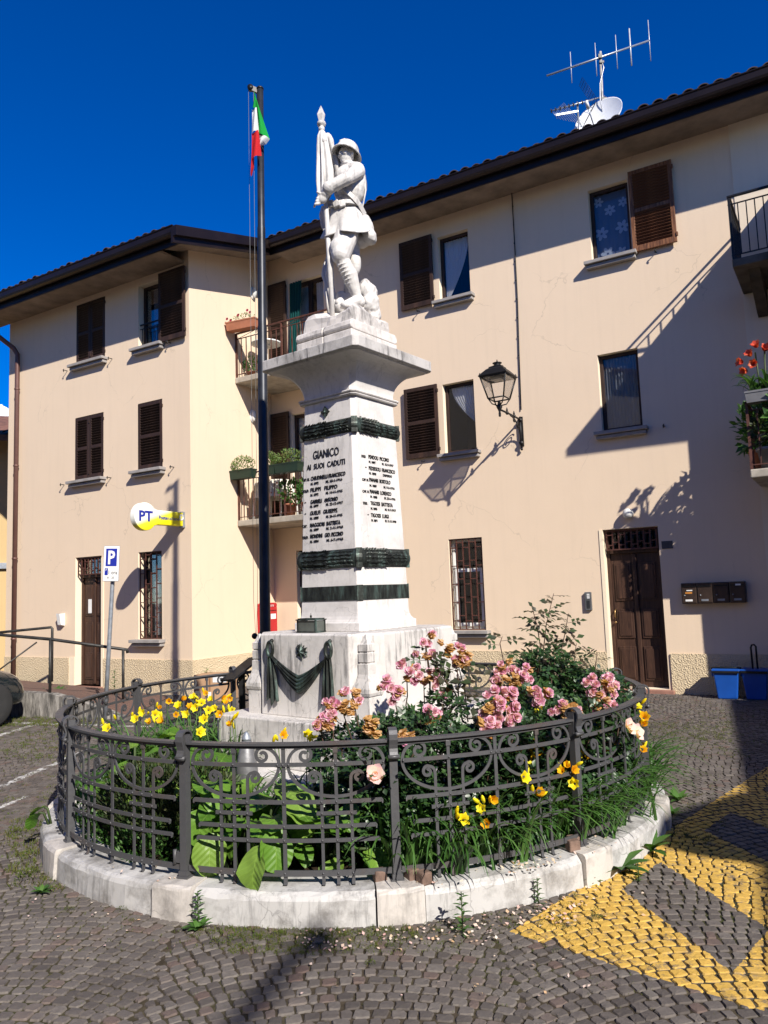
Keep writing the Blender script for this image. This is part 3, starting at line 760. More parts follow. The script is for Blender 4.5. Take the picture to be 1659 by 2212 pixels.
# ------------------------------------------------------------------ kerb ring and bed
kerb = bpy.data.objects.new('kerb_ring', None); COL.objects.link(kerb); kerb.location = (RCX, RCY, 0); tag(kerb, None, None, None, 'structure')
def kerb_mesh(a0, a1, ri, ro, h, ch, n, jit):
    """curved kerb stone, chamfered outer edge, slightly uneven"""
    prof = [(ri, -.06), (ro+.004, -.06), (ro, .03), (ro-.004, h-ch), (ro-ch*.45, h-ch*.4), (ro-ch, h), ((ri+ro)/2, h+.004), (ri, h)]
    q = random.Random(jit); vs_, fs_ = [], []; m2 = len(prof)
    for i in range(n+1):
        a = a0+(a1-a0)*i/n
        for (r, z) in prof:
            e = .006 if z > 0 else 0
            rr_ = r+q.uniform(-e, e)*.7; vs_.append((rr_*math.cos(a), rr_*math.sin(a), z+q.uniform(-e, e)*.6))
    for i in range(n):
        for k in range(m2): fs_.append((i*m2+k, i*m2+(k+1) % m2, (i+1)*m2+(k+1) % m2, (i+1)*m2+k))
    fs_.append(tuple(range(m2))); fs_.append(tuple(n*m2+k for k in range(m2))[::-1])
    b = MB(); b.add(vs_, fs_, False); return b
hs = rad(3.05)
for k in range(12):
    a = P0+k*PI/6
    o = kerb_mesh(a-hs+.0015, a+hs-.0015, 2.045, 2.345, .168, .022, 4, 50+k).build('kerb_stone', m_['kerb_marble_pink'], kerb)
    o = kerb_mesh(a+hs+.0015, a+PI/6-hs-.0015, 2.06, 2.325, .158, .036, 14, 80+k).build('kerb_stone', m_['kerb_marble'], kerb)
g = NG('bed_soil')
f = g.noise(14, 6, .65); c = g.ramp(f, [(.35, (.012, .009, .006)), (.65, (.040, .028, .018))]); MATS['bed_soil'] = g.done(c, .95, 0, g.bump(g.noise(30, 5), .8, .02), .05)
bd = MB(); vs_ = []; n = 48; rings = 8; q = random.Random(4)
for j in range(rings+1):
    for i in range(n):
        r = 2.08*j/rings; a = 2*PI*i/n; vs_.append((RCX+r*math.cos(a), RCY+r*math.sin(a), .10+.10*(1-j/rings)+q.uniform(-.015, .015)))
bd.add(vs_, [(j*n+i, j*n+(i+1) % n, (j+1)*n+(i+1) % n, (j+1)*n+i) for j in range(rings) for i in range(n)], True)
tag(bd.build('garden_bed', m_['bed_soil']), None, None, None, 'structure')

# ------------------------------------------------------------------ wrought-iron ring fence
fence = thing('ornamental_fence', 'dark wrought-iron ring fence with scrolls round the monument garden', 'fence', (RCX, RCY, 0))
IR = m_['wrought_iron']
def cyl(s, z, dr=0): a = s/RF; return Vector(((RF+dr)*math.cos(a), (RF+dr)*math.sin(a), z))
def radial(s): a = s/RF; return Vector((math.cos(a), math.sin(a), 0))
def strip(pts, w, t, dr=0):
    b = MB(); b.sweep([cyl(s, z, dr) for s, z in pts], [radial(s) for s, z in pts], w, t); return b
def hbar(s0, s1, z, w, t, dr=0, bump=True):
    n = max(2, int(abs(s1-s0)/.05)); pts = [(s0+(s1-s0)*i/n, z) for i in range(n+1)]
    return strip(pts, w, t, dr)
def rivets(b, ss, z, dr):
    for s in ss: b.sphere(cyl(s, z, dr), .0065, 6, 4)
    return b
SH = RF*PI/12 - .026                            # half panel between posts
parts = []                                      # (name, mesh)
def P_(name, b): parts.append((name, b.mesh(name, IR)))
b = MB(); n = 24; pts = [(-SH+2*SH*i/n, .874) for i in range(n+1)]
b.sweep([cyl(s, z) for s, z in pts], [radial(s) for s, z in pts], .012, .052); b.sweep([cyl(s, z-.013) for s, z in pts], [radial(s) for s, z in pts], .022, .014)
P_('handrail', b)
VS = [q_*v_ for q_ in (-1, 1) for v_ in (.200, .277, .354)] + [0]
P_('rail', rivets(hbar(-.528, .528, .768, .021, .007, .006), [-.277, .277, 0, -.03, .03, -.525, .525], .768, .010))
P_('rail', rivets(hbar(-.513, .513, .578, .021, .007, .006), VS, .578, .010))
P_('rail', rivets(hbar(-.478, .478, .455, .020, .007, .006), VS, .455, .010))
P_('rail', rivets(hbar(-.492, .492, .385, .020, .007, .006), VS, .385, .010))
P_('bottom_rail', rivets(hbar(-SH, SH, .222, .030, .008, .006), VS, .222, .011))
for sg in (-1, 1): P_('short_rail', rivets(hbar(sg*.172, sg*.382, .520, .019, .007, .006), [sg*.2, sg*.277, sg*.354], .520, .010))
for (zz, e) in ((.578, .513), (.455, .478), (.385, .492)):
    for sg in (-1, 1):
        b = MB(); b.sweep([cyl(sg*e, zz+.006, .006), cyl(sg*(e+.004), zz, .006), cyl(sg*(e+.002), zz-.016, .008)], [radial(sg*e)]*3, .006, .012); P_('rail_tip', b)
def vbar(s, z0, z1, w=.017):
    b = strip([(s, z0+.02), (s, (z0+z1)/2), (s, z1)], w, .008, -.002)
    b.sweep([cyl(s, z0+.03, -.002), cyl(s, z0+.008, 0), cyl(s, z0, .012), cyl(s, z0+.008, .022)], [Vector((math.cos(s/RF), math.sin(s/RF), .4))]*4, w, .009)
    return b
P_('upright', vbar(0, .163, .86, .020))
for sg in (-1, 1):
    P_('upright', vbar(sg*.277, .163, .838))
    b = MB(); c0 = cyl(sg*.277, .838, 0); b.cbox((0, 0, 0), (.016, .026, .026), T(*c0, sg*.277/RF)); b.add([c0+Vector(v) for v in ((-.008, -.014, .013), (.008, -.014, .013), (.008, .014, .013), (-.008, .014, .013), (0, 0, .032))], [(0,1,4),(1,2,4),(2,3,4),(3,0,4)]); P_('finial', b)
    # bowl with scrolled ends
    pts = []
    def spiral(cx_, cz, r0, r1, a0, a1, n): return [(cx_+(r0+(r1-r0)*i/n)*math.cos(a0+(a1-a0)*i/n), cz+(r0+(r1-r0)*i/n)*math.sin(a0+(a1-a0)*i/n)) for i in range(n+1)]
    left = spiral(-.163, .814, .042, .012, PI/2, PI/2-2*PI*1.15, 26)[::-1]                 # eye .. top
    left += [(-.163+.09*math.cos(t), .768+.088*math.sin(t)) for t in [PI/2+PI/2*i/8 for i in range(1, 9)]]
    bowl = [(.253*math.cos(t), .768+.166*math.sin(t)) for t in [PI+PI*i/28 for i in range(1, 28)]]
    right = [(-x, z) for x, z in left[::-1]]
    full = left+bowl+right
    P_('scroll', strip([(sg*.277+x, z) for x, z in full], .016, .008, -.002))
    for sd in (-1, 1):
        s0 = sg*.277+sd*.077
        path = [(s0, .185), (s0, .40), (s0, .60), (s0, .675)] + [(s0+sd*(.026-.026*math.cos(t)), .690+.034*math.sin(t)) for t in [PI*i/8 for i in range(1, 6)]]
        cxs, czs = s0+sd*.040, .700
        sp = spiral(0, 0, .030, .008, PI*.62, PI*.62-2*PI*1.15, 20); path += [(cxs+sd*x*1., czs+z) for x, z in sp]
        bb = strip(path, .016, .008, -.002)
        bb.sweep([cyl(s0, .193, -.002), cyl(s0, .171, 0), cyl(s0, .163, .012), cyl(s0, .171, .022)], [Vector((math.cos(s0/RF), math.sin(s0/RF), .4))]*4, .017, .009)
        P_('upright_scroll', bb)
# post with strap scroll
pb = MB(); pb.box(-.021, .021, -.021, .021, .19, .915); pb.box(-.034, .034, -.034, .034, .163, .180); pb.box(-.027, .027, -.027, .027, .180, .205)
pm = pb.mesh('post', IR)
sb = MB(); path = [(.010, .800), (.020, .786), (.034, .783), (.044, .793), (.046, .806), (.038, .820), (.034, .838), (.040, .860), (.050, .885), (.050, .910), (.038, .928), (.016, .938), (-.010, .936), (-.030, .924), (-.040, .904), (-.034, .888), (-.020, .884)]
sb.sweep([(r, 0, z) for r, z in path], Vector((0, 1, 0)), .009, .044); sb.tube([(.040, -.03, .796), (.040, .03, .796)], .012, 8)
sm = sb.mesh('strap_scroll', IR)
hb_ = MB(); hb_.box(-.03, .02, -.050, -.02, .245, .30); hb_.tube([(.012, -.06, .235), (.012, -.06, .31)], .011, 8); hm = hb_.mesh('hinge', IR)
for k in range(12):
    a = P0+k*PI/6
    po = place('post', pm, fence, T(RF*math.cos(a), RF*math.sin(a), 0, a)); place('strap_scroll', sm, po)
    if k in (11, 5): place('hinge', hm, po)
    for nme, me in parts: place(nme, me, fence, T(0, 0, 0, a+PI/12))
# ================================================================== the war memorial
MX, MY = -.262, 6.342
MROT = rad(-37.5)
mon = thing('war_memorial', 'white marble war memorial pedestal with carved names and bronze bands', 'monument', (MX, MY, 0), MROT)
def loft_sq(b, rows, smooth=False):
    """rows: (half width, z, corner chamfer); eight-sided stack"""
    vs_, fs_ = [], []
    for a, z, c in rows:
        e = a-c; vs_ += [(-e,-a,z),(e,-a,z),(a,-e,z),(a,e,z),(e,a,z),(-e,a,z),(-a,e,z),(-a,-e,z)]
    n = len(rows)
    for i in range(n-1):
        for k in range(8): fs_.append((i*8+k, i*8+(k+1) % 8, (i+1)*8+(k+1) % 8, (i+1)*8+k))
    fs_.append(tuple(range(8))[::-1]); fs_.append(tuple((n-1)*8+k for k in range(8)))
    b.add(vs_, fs_, smooth); return b
loft_sq(MB(), [(1.02, .08, .02), (1.02, .40, .02)]).build('lower_step', m_['marble_block'], mon, bevel=.012)
loft_sq(MB(), [(.80, .40, .015), (.80, .742, .015)]).build('step', m_['marble_block'], mon, bevel=.012)
loft_sq(MB(), [(.635, .742, .185), (.635, 1.350, .185), (.625, 1.360, .185)]).build('block', m_['marble_block'], mon, bevel=.006)
# stepped corner posts on the block's chamfers
cp = MB()
rows = [(.068, .742), (.068, .914), (.066, .918), (.076, .928), (.083, .948), (.081, .975), (.068, 1.01), (.054, 1.045), (.047, 1.075), (.046, 1.146), (.038, 1.148), (.038, 1.158), (.044, 1.160), (.044, 1.222), (.037, 1.224), (.037, 1.234), (.043, 1.236), (.043, 1.285), (.032, 1.29), (.008, 1.354)]
loft_sq(cp, [(a, z, .002) for a, z in rows]); cm = cp.mesh('corner_post', m_['marble_block'])
for k in range(4):
    a = rad(-45+90*k); d = .635*math.sqrt(2)-.185*math.sqrt(2)/2+.012
    place('corner_post', cm, mon, T(d*math.cos(a), d*math.sin(a), 0, 0), bevel=.004)
# shaft with foot, taper and chamfered arrises
loft_sq(MB(), [(.366, 1.361, .03), (.366, 1.425, .03), (.350, 1.432, .03), (.338, 1.450, .032), (.331, 1.475, .033), (.327, 1.51, .033), (.314, 1.995, .033), (.288, 2.91, .033), (.278, 3.215, .033)]).build('shaft', m_['marble'], mon, bevel=.004)
ast = [(.280, 3.213, .03), (.300, 3.216, .03), (.306, 3.224, .03), (.300, 3.232, .03), (.294, 3.234, .03), (.310, 3.238, .03), (.314, 3.246, .03), (.308, 3.254, .03), (.284, 3.258, .03)]
loft_sq(MB(), ast).build('astragal', m_['marble'], mon)
cav = []
for i in range(13):
    t = i/12; cav.append((.282+.205*(1-math.cos(t*PI/2)), 3.258+.240*math.sin(t*PI/2)*.99+.0, .04))
cav.append((.492, 3.502, .04))
loft_sq(MB(), cav).build('cavetto', m_['marble'], mon)
loft_sq(MB(), [(.500, 3.503, .035), (.522, 3.512, .035), (.522, 3.592, .035), (.515, 3.598, .035)]).build('cornice_slab', m_['marble_cornice'], mon, bevel=.006)
# two courses under the figure, in separate stones
def course(a, z0, z1, rnd, mat):
    for sx in (-1, 1):
        b = MB(); x0, x1 = (-a, -.004) if sx < 0 else (.004, a)
        if rnd:
            prof = [(a-.03, z0), (a, z0+.01), (a+.008, (z0+z1)/2-.01), (a, z1-.018), (a-.02, z1), (-(a-.02), z1), (-a, z1-.018), (-(a+.008), (z0+z1)/2-.01), (-a, z0+.01), (-(a-.03), z0)]
            b.prism(prof, x0, x1, 'x')
        else: b.box(x0, x1, -a, a, z0, z1)
        b.build('course_stone', m_[mat], mon, bevel=.008)
course(.303, 3.599, 3.748, False, 'marble_course'); course(.303, 3.750, 3.832, True, 'marble_course')

# inscriptions
def text_mesh(txt, h, width, bold=.002):
    cu = bpy.data.curves.new('t', 'FONT'); cu.body = txt; cu.size = 1; cu.extrude = .05; cu.bevel_depth = 0.0; cu.resolution_u = 2; cu.offset = bold or .002
    o = bpy.data.objects.new('t', cu); COL.objects.link(o); dg = bpy.context.evaluated_depsgraph_get(); dg.update()
    me = bpy.data.meshes.new_from_object(o.evaluated_get(dg)); bpy.data.objects.remove(o)
    co = np.zeros(len(me.vertices)*3); me.vertices.foreach_get('co', co); co = co.reshape(-1, 3)
    mn, mx = co.min(0), co.max(0)
    cap = .69
    co[:, 0] = (co[:, 0]-mn[0])/(mx[0]-mn[0])*width; co[:, 1] = co[:, 1]/cap*h; co[:, 2] *= .08
    me.vertices.foreach_set('co', co.ravel()); me.update(); return me
def inscribe(txt, s0, s1, z, h, right=False, name='inscription'):
    me = text_mesh(txt, h, s1-s0); me.materials.clear(); me.materials.append(m_['letters'])
    a = .327-.0284*(z-1.51)+.0022; tilt = math.atan(.0284)
    if not right: M_ = Matrix.Translation((s0, -a, z)) @ Matrix.Rotation(PI/2-tilt, 4, 'X')
    else: M_ = Matrix.Translation((a, s0, z)) @ Matrix.Rotation(PI/2, 4, 'Z') @ Matrix.Rotation(PI/2-tilt, 4, 'X')
    return place(name, me, mon, M_)
LEFT = [('GIANICO', -.152, .126, 2.750, .066), ('AI  SUOI  CADUTI', -.223, .188, 2.667, .044),
 ('CAP. M.', -.278, -.195, 2.580, .022), ('CHIUDINELLI FRANCESCO', -.178, .191, 2.578, .031), ('N. 1892', -.179, -.095, 2.540, .020), ('M. 18-1-1916', -.014, .159, 2.540, .020),
 ('SOLD.', -.277, -.202, 2.486, .022), ('FILIPPI   FILIPPO', -.183, .106, 2.484, .031), ('N. 1892', -.183, -.097, 2.448, .020), ('M. 14-11-1915', -.014, .159, 2.448, .020),
 ('"', -.250, -.236, 2.387, .018), ('GABRIELI   ANTONIO', -.183, .109, 2.386, .031), ('N. 1899', -.187, -.098, 2.355, .020), ('M. 22-12-1917', -.014, .162, 2.355, .020),
 ('"', -.250, -.236, 2.294, .018), ('GUELFI   GIUSEPPE', -.188, .103, 2.294, .031), ('N. 1888', -.188, -.098, 2.257, .020), ('M. 26-11-1915', -.014, .155, 2.257, .020),
 ('CAP.', -.281, -.225, 2.197, .022), ('MAGGIORI  BATTISTA', -.189, .133, 2.196, .031), ('N. 1889', -.189, -.098, 2.162, .020), ('M. 2-11-1918', -.014, .160, 2.162, .020),
 ('SOLD.', -.283, -.212, 2.105, .022), ('MONDINI   GIO. PICCINO', -.189, .160, 2.105, .031), ('N. 1884', -.190, -.100, 2.068, .020), ('M. 6-7-1918', -.012, .159, 2.067, .020)]
RIGHT = [('SOLD.', -.221, -.166, 2.716, .020), ('PENDOLI  PICCINO', -.131, .136, 2.716, .030), ('N. 1897', -.130, -.046, 2.680, .019), ('M. 15-9-1917', .041, .194, 2.681, .019),
 ('"', -.180, -.166, 2.624, .018), ('PEDERSOLI  FRANCESCO', -.135, .210, 2.624, .030), ('N. 1898', -.134, -.046, 2.587, .019), ('DISPERSO', .045, .165, 2.588, .019),
 ('CAP. M.', -.228, -.150, 2.528, .020), ('PIANARI  BORTOLO', -.138, .138, 2.529, .030), ('N. 1889', -.137, -.050, 2.488, .019), ('M. 9-3-1916', .045, .190, 2.489, .019),
 ('CAP. M.', -.231, -.150, 2.434, .020), ('PIANARI  LORENZO', -.139, .141, 2.434, .030), ('N. 1885', -.136, -.050, 2.398, .019), ('M. 23-5-1916', .045, .192, 2.399, .019),
 ('SOLD.', -.232, -.180, 2.340, .020), ('TIGOSSI  BATTISTA', -.139, .150, 2.341, .030), ('N. 1895', -.139, -.060, 2.303, .019), ('M. 9-7-1917', .045, .190, 2.305, .019),
 ('"', -.185, -.171, 2.245, .018), ('TIGOSSI  LUIGI', -.142, .086, 2.245, .030), ('N. 1871', -.140, -.066, 2.208, .019), ('M. 11-11-1918', .038, .185, 2.212, .019)]
for t_ in LEFT: inscribe(*t_)
for t_ in RIGHT: inscribe(*t_, right=True)

# bronze bands
def band(z0, z1, bulge, name, leaves):
    am = lambda z: .327-.0284*(z-1.51)
    b = MB(); rows = []
    n = 8
    for i in range(n+1):
        t = i/n; z = z0+(z1-z0)*t; rows.append((am(z)+.004+bulge*math.sin(PI*t)**.7 if bulge else am(z)+.006, z, .033))
    loft_sq(b, rows, False)
    q = random.Random(int(z0*100))
    if leaves:
        zc = (z0+z1)/2; h = (z1-z0)/2
        for side in range(4):
            Mr = Matrix.Rotation(side*PI/2, 4, 'Z'); a = am(zc)
            cnt = int(2*(a-.035)/.017)
            for i in range(cnt):
                for r_ in range(5):
                    x = -(a-.035)+2*(a-.035)*(i+.5+(r_ % 2)*.5)/cnt
                    t = (r_+.5)/5; z = z0+(z1-z0)*t
                    y = -(am(z)+.005+bulge*math.sin(PI*t)**.7)
                    sg = 1 if x < 0 else -1
                    L = .034; wd = .011; tl = q.uniform(-.25, .25)+ (t-.5)*1.2*sg
                    nz = (t-.5)*1.6
                    d = Vector((sg*math.cos(tl), -.22, math.sin(tl))).normalized()*L; s_ = Vector((-math.sin(tl)*sg, -.1, math.cos(tl)))*wd
                    p = Vector((x, y, z)); pts = [p, p+d*.45+s_+Vector((0, .003, 0)), p+d, p+d*.45-s_+Vector((0, .003, 0)), p+d*.5+Vector((0, -.006, 0))]
                    b.add([Mr @ v for v in pts], [(0,4,1),(1,4,2),(2,4,3),(3,4,0)])
    # ribbons over the corners
    for side in range(4):
        a = am((z0+z1)/2); Mr = Matrix.Rotation(side*PI/2-PI/4, 4, 'Z')
        rd_ = (a-.0165)*math.sqrt(2)+bulge*.9
        b.box(rd_-.02, rd_+.012, -.024, .024, z0-.004, z1+.004, Mr)
    b.build(name, m_['bronze'], mon)
band(2.917, 3.035, .026, 'bronze_wreath', True); band(1.850, 1.995, .028, 'bronze_wreath', True); band(1.597, 1.710, 0, 'bronze_band', False)
# small bronze cross under the cornice
b = MB()
for k in range(4):
    a = k*PI/2+PI/2; ca, sa = math.cos(a), math.sin(a)
    R_ = lambda u, v: (u*ca-v*sa, u*sa+v*ca)
    b.prism([R_(.006, -.006), R_(.03, -.014), R_(.048, 0), R_(.03, .014), R_(.006, .006)], -.012, 0, 'y')
for k in range(4):
    a = k*PI/2+PI/4; ca, sa = math.cos(a), math.sin(a); R_ = lambda u, v: (u*ca-v*sa, u*sa+v*ca)
    b.prism([R_(.0, -.008), R_(.030, -.005), R_(.036, 0), R_(.030, .005), R_(0, .008)], -.007, 0, 'y')
b.sphere((0, -.012, 0), .012, 8, 6); b.build('bronze_cross', m_['bronze'], mon, T(-.015, -.2825, 3.121))
# bronze star with laurel on the block
b = MB()
for k in range(10):
    pass
star = []
for k in range(12):
    a = PI/2+k*PI/6; r_ = .070 if k % 2 == 0 else .030; star.append((r_*math.cos(a), -.004, r_*math.sin(a)))
b.add(star+[(0, -.028, 0)], [(k, (k+1) % 12, 12) for k in range(12)])
q = random.Random(2)
for k in range(26):
    a = q.uniform(0, 2*PI); r0 = q.uniform(.012, .04); d = Vector((math.cos(a), 0, math.sin(a))); s_ = Vector((-math.sin(a), 0, math.cos(a)))*.008
    p = d*r0+Vector((0, -.006, 0)); L = q.uniform(.022, .03)
    b.add([p, p+d*L*.5+s_, p+d*L, p+d*L*.5-s_, p+d*L*.5+Vector((0, -.008, 0))], [(0,4,1),(1,4,2),(2,4,3),(3,4,0)])
b.build('bronze_star', m_['bronze'], mon, T(-.006, -.6355, 1.228))
# draped bronze cloth hung from two rings
def ring(x, z):
    r_ = MB(); pts = [(x+.040*math.cos(t)*.75, -.668, z+.056*math.sin(t)) for t in [2*PI*i/20 for i in range(21)]]
    r_.tube(pts, .013, 8, False); r_.sphere((x, -.648, z+.062), .016, 8, 6); r_.build('bronze_ring', m_['bronze'], mon)
ring(-.314, 1.245); ring(.287, 1.247)
def swag():
    b = MB(); N, K = 36, 26; vs_ = []
    for i in range(N+1):
        s = i/N; u = 2*s-1
        x = -.300+.573*s
        top = 1.200-(.150)*(1-abs(u)**1.25); bot = 1.185-(.272)*(1-abs(u)**1.35)
        bw = 1-abs(u)
        for k in range(K+1):
            t = k/K; z = top+(bot-top)*t
            fold = math.sin(t*5.0*2*PI)*.5+.5
            vs_.append((x, -.640-.012-(.010+.022*bw**.6)*fold-.016*math.sin(PI*t), z+.010*math.sin(t*5*2*PI+1)*bw))
    b.add(vs_, [(i*(K+1)+k, i*(K+1)+k+1, (i+1)*(K+1)+k+1, (i+1)*(K+1)+k) for i in range(N) for k in range(K)], True)
    return b
swag().build('bronze_drape', m_['bronze'], mon)
def tail(x, flip):
    b = MB(); N, K = 20, 30; vs_ = []
    for i in range(N+1):
        s = i/N; w_ = .020+.046*s**.6
        for k in range(K+1):
            t = 2*k/K-1; hem = .018*math.cos(t*7) + .035*abs(t)*(-1 if flip else -1)
            z = 1.215+(.835-hem*(s**4)-1.215)*s
            vs_.append((x+t*w_+.012*s*flip, -.640-.012-.018*(math.sin((t+1)*PI*2.6)*.5+.5)-.006*(1-t*t), z))
    b.add(vs_, [(i*(K+1)+k, i*(K+1)+k+1, (i+1)*(K+1)+k+1, (i+1)*(K+1)+k) for i in range(N) for k in range(K)], True)
    return b
tail(-.316, 1).build('drape_tail', m_['bronze'], mon); tail(.275, -1).build('drape_tail', m_['bronze'], mon)

# small votive lantern on the block
ln = thing('votive_lantern', 'small dark metal and glass lantern box on the pedestal ledge', 'lantern', (0, 0, 0))
lm = Matrix.Translation((MX, MY, 0)) @ Matrix.Rotation(MROT, 4, 'Z')
p_ = lm @ Vector((-.055, -.475, 1.361)); ln.location = p_; ln.rotation_euler = (0, 0, MROT)
b = MB()
for sx in (-1, 1):
    for sy in (-1, 1): b.cbox((sx*.094, sy*.05, .052), (.012, .012, .085))
b.cbox((0, 0, .006), (.205, .118, .010)); b.cbox((0, 0, .098), (.212, .125, .008)); b.cbox((0, 0, .106), (.19, .10, .008)); b.build('frame', m_['bronze'], ln)
MB().cbox((0, -.05, .052), (.176, .004, .08)).build('pane', simple('dusty_glass', (.085, .095, .085), .25, 0, .2, 8), ln); MB().cbox((.094, 0, .052), (.004, .088, .08)).build('pane', m_['dusty_glass'], ln); MB().cbox((-.094, 0, .052), (.004, .088, .08)).build('pane', m_['dusty_glass'], ln)
MB().lathe([(.004, .108), (.006, .118), (.010, .124), (.003, .134), (.001, .150)], 8, (0, 0, 0)).build('finial', m_['bronze'], ln)
# ================================================================== the marble soldier
sol = thing('soldier_statue', 'white marble soldier in helmet holding a furled flag on top of the memorial', 'statue', (MX, MY, 3.835))
def SP(x, z, dy=0.):
    k = (MY+dy)/MY; return Vector(((MX+x)*k-MX, dy, EYE+(z-EYE)*k-3.835))
SM = m_['statue_marble']
def caps(b, p, q, r0, r1, n=14, flat=1.0):
    """tapered limb with round ends"""
    p = Vector(p); q = Vector(q); pts, rs = [], []
    d = (q-p).normalized()
    for i in range(1, 5): t = i/4*PI/2; pts.append(p-d*r0*math.cos(t)); rs.append(max(.002, r0*math.sin(t)))
    for i in range(1, 4): t = i/4; pts.append(p+(q-p)*t); rs.append(r0+(r1-r0)*t)
    for i in range(0, 4): t = i/4*PI/2; pts.append(q+d*r1*math.sin(t)); rs.append(max(.002, r1*math.cos(t)))
    b.tube(pts, rs, n); return b
def ell(b, c, r, rz=0, rx=0, ry=0): b.sphere(c, r, 18, 12, (Matrix.Rotation(rz, 4, 'Z') @ Matrix.Rotation(ry, 4, 'Y') @ Matrix.Rotation(rx, 4, 'X')).to_3x3()); return b
def sculpt(b, name, vox=.008, it=3, parent=sol, mat=SM, disp=0):
    o = b.build(name, mat, parent)
    r_ = o.modifiers.new('remesh', 'REMESH'); r_.mode = 'VOXEL'; r_.voxel_size = vox; r_.use_smooth_shade = True
    s_ = o.modifiers.new('smooth', 'SMOOTH'); s_.factor = .5; s_.iterations = it
    if disp:
        tx = bpy.data.textures.new('folds', 'CLOUDS'); tx.noise_scale = .05; tx.noise_depth = 2
        d_ = o.modifiers.new('d', 'DISPLACE'); d_.texture = tx; d_.strength = disp; d_.mid_level = .5; d_.texture_coords = 'LOCAL'
    return o
b = MB()
F = Vector((-.70, -.71, -.04)).normalized(); S = Vector((.71, -.70, 0))     # where he looks, and his left
HC = SP(.050, 5.452, -.02)
# pelvis, belly, chest, back
ell(b, SP(.030, 4.84, 0), (.125, .110, .11)); ell(b, SP(.045, 4.98, 0), (.112, .100, .12)); ell(b, SP(.062, 5.13, .01), (.138, .118, .155)); ell(b, SP(.070, 5.24, .02), (.142, .115, .11)); ell(b, SP(.120, 5.17, .02), (.098, .110, .165))
caps(b, SP(.135, 5.305, -.07), SP(.000, 5.335, .10), .070, .064)            # shoulder line
caps(b, SP(.062, 5.33, 0), SP(.055, 5.41, -.01), .048, .044)                # neck
ell(b, SP(.058, 5.355, -.01), (.066, .062, .022))                           # collar
# head and face
ell(b, HC, (.066, .066, .086)); ell(b, HC+F*.018+Vector((0, 0, -.030)), (.050, .050, .062)); ell(b, HC+F*.035+Vector((0, 0, -.070)), (.026, .026, .020))
caps(b, HC+F*.062+Vector((0, 0, .014)), HC+F*.080+Vector((0, 0, -.016)), .0075, .0125, 10); ell(b, HC+F*.070+Vector((0, 0, -.022)), (.014, .014, .008))
for sg in (-1, 1):
    caps(b, HC+F*.062+S*sg*.010+Vector((0, 0, .022)), HC+F*.048+S*sg*.042+Vector((0, 0, .020)), .009, .007, 8)     # brow
    ell(b, HC+F*.050+S*sg*.036+Vector((0, 0, -.016)), (.019, .019, .018))                                          # cheek
    ell(b, HC+F*.050+S*sg*.024+Vector((0, 0, .006)), (.012, .012, .008))                                           # eye
    ell(b, HC-F*.004+S*sg*.068+Vector((0, 0, -.012)), (.013, .016, .026))                                          # ear
caps(b, HC+F*.060-S*.016+Vector((0, 0, -.043)), HC+F*.060+S*.016+Vector((0, 0, -.043)), .0065, .0065, 8); caps(b, HC+F*.058-S*.013+Vector((0, 0, -.053)), HC+F*.058+S*.013+Vector((0, 0, -.053)), .0065, .0065, 8)
# near arm reaching across to the staff
e1, w1, h1 = SP(.045, 5.235, -.20), SP(-.115, 5.155, -.20), SP(-.185, 5.035, -.155)
caps(b, SP(.140, 5.295, -.09), e1, .066, .054); caps(b, e1, w1, .056, .050)
for t in (.25, .5, .75): caps(b, SP(.14-.09*t, 5.34-.06*t, -.13-.06*t), SP(.10-.09*t, 5.23-.03*t, -.15-.06*t), .012, .008, 8)
b2_ = w1+(h1-w1).normalized()*.004; caps(b, w1, b2_, .056, .056)
caps(b, w1, w1+(h1-w1)*.45, .034, .038); ell(b, w1+(h1-w1)*.75, (.040, .034, .052), 0, 0, .4)
for k in range(4):                                                          # fingers wrapped round the staff
    p = h1+Vector((.016-.010*k, -.012, .052-.026*k)); caps(b, p, p+Vector((-.034, -.012, -.010)), .0125, .0115, 8); caps(b, p+Vector((-.034, -.012, -.010)), p+Vector((-.046, .018, -.016)), .0115, .010, 8)
caps(b, h1+Vector((.01, -.03, .05)), h1+Vector((-.025, -.04, .062)), .013, .011, 8)
# far arm raised to the top of the staff
caps(b, SP(-.010, 5.33, .10), SP(-.055, 5.44, .10), .058, .050); caps(b, SP(-.055, 5.44, .10), SP(-.110, 5.57, .03), .048, .038); ell(b, SP(-.125, 5.595, .01), (.036, .034, .040))
# belt and cartridge pouches
b.lathe([(.112, -.022), (.124, -.018), (.124, .018), (.112, .022)], 20, SP(.040, 4.965, 0))
for k, (x, dy) in enumerate(((-.055, -.115), (-.100, -.085), (-.005, -.125))): b.cbox((0, 0, 0), (.052, .040, .062), T(*SP(x, 5.005, dy), rad(-20+12*k), 0, rad(-14)))
# legs: near leg bent forward, far leg straight behind
caps(b, SP(.020, 4.73, -.05), SP(-.030, 4.545, -.135), .112, .082); ell(b, SP(-.030, 4.60, -.11), (.098, .090, .10)); ell(b, SP(-.035, 4.525, -.14), (.070, .066, .058))
kn, an = SP(-.020, 4.50, -.13), SP(.098, 4.165, -.05)
caps(b, kn, SP(.045, 4.36, -.09), .060, .068); caps(b, SP(.045, 4.36, -.09), an, .067, .041)
for k in range(9):                                                          # puttee windings
    t = (k+1)/10; c0 = kn+(an-kn)*t; r_ = .0640 if t < .35 else .0675-.036*(t-.35)/.65*1.15
    d = (an-kn).normalized(); u = d.cross(Vector((0, 1, .25))).normalized(); v_ = d.cross(u)
    b.tube([c0+u*math.cos(a)*r_+v_*math.sin(a)*r_+d*.006*math.sin(a) for a in [2*PI*i/18 for i in range(19)]], .0032, 5, False)
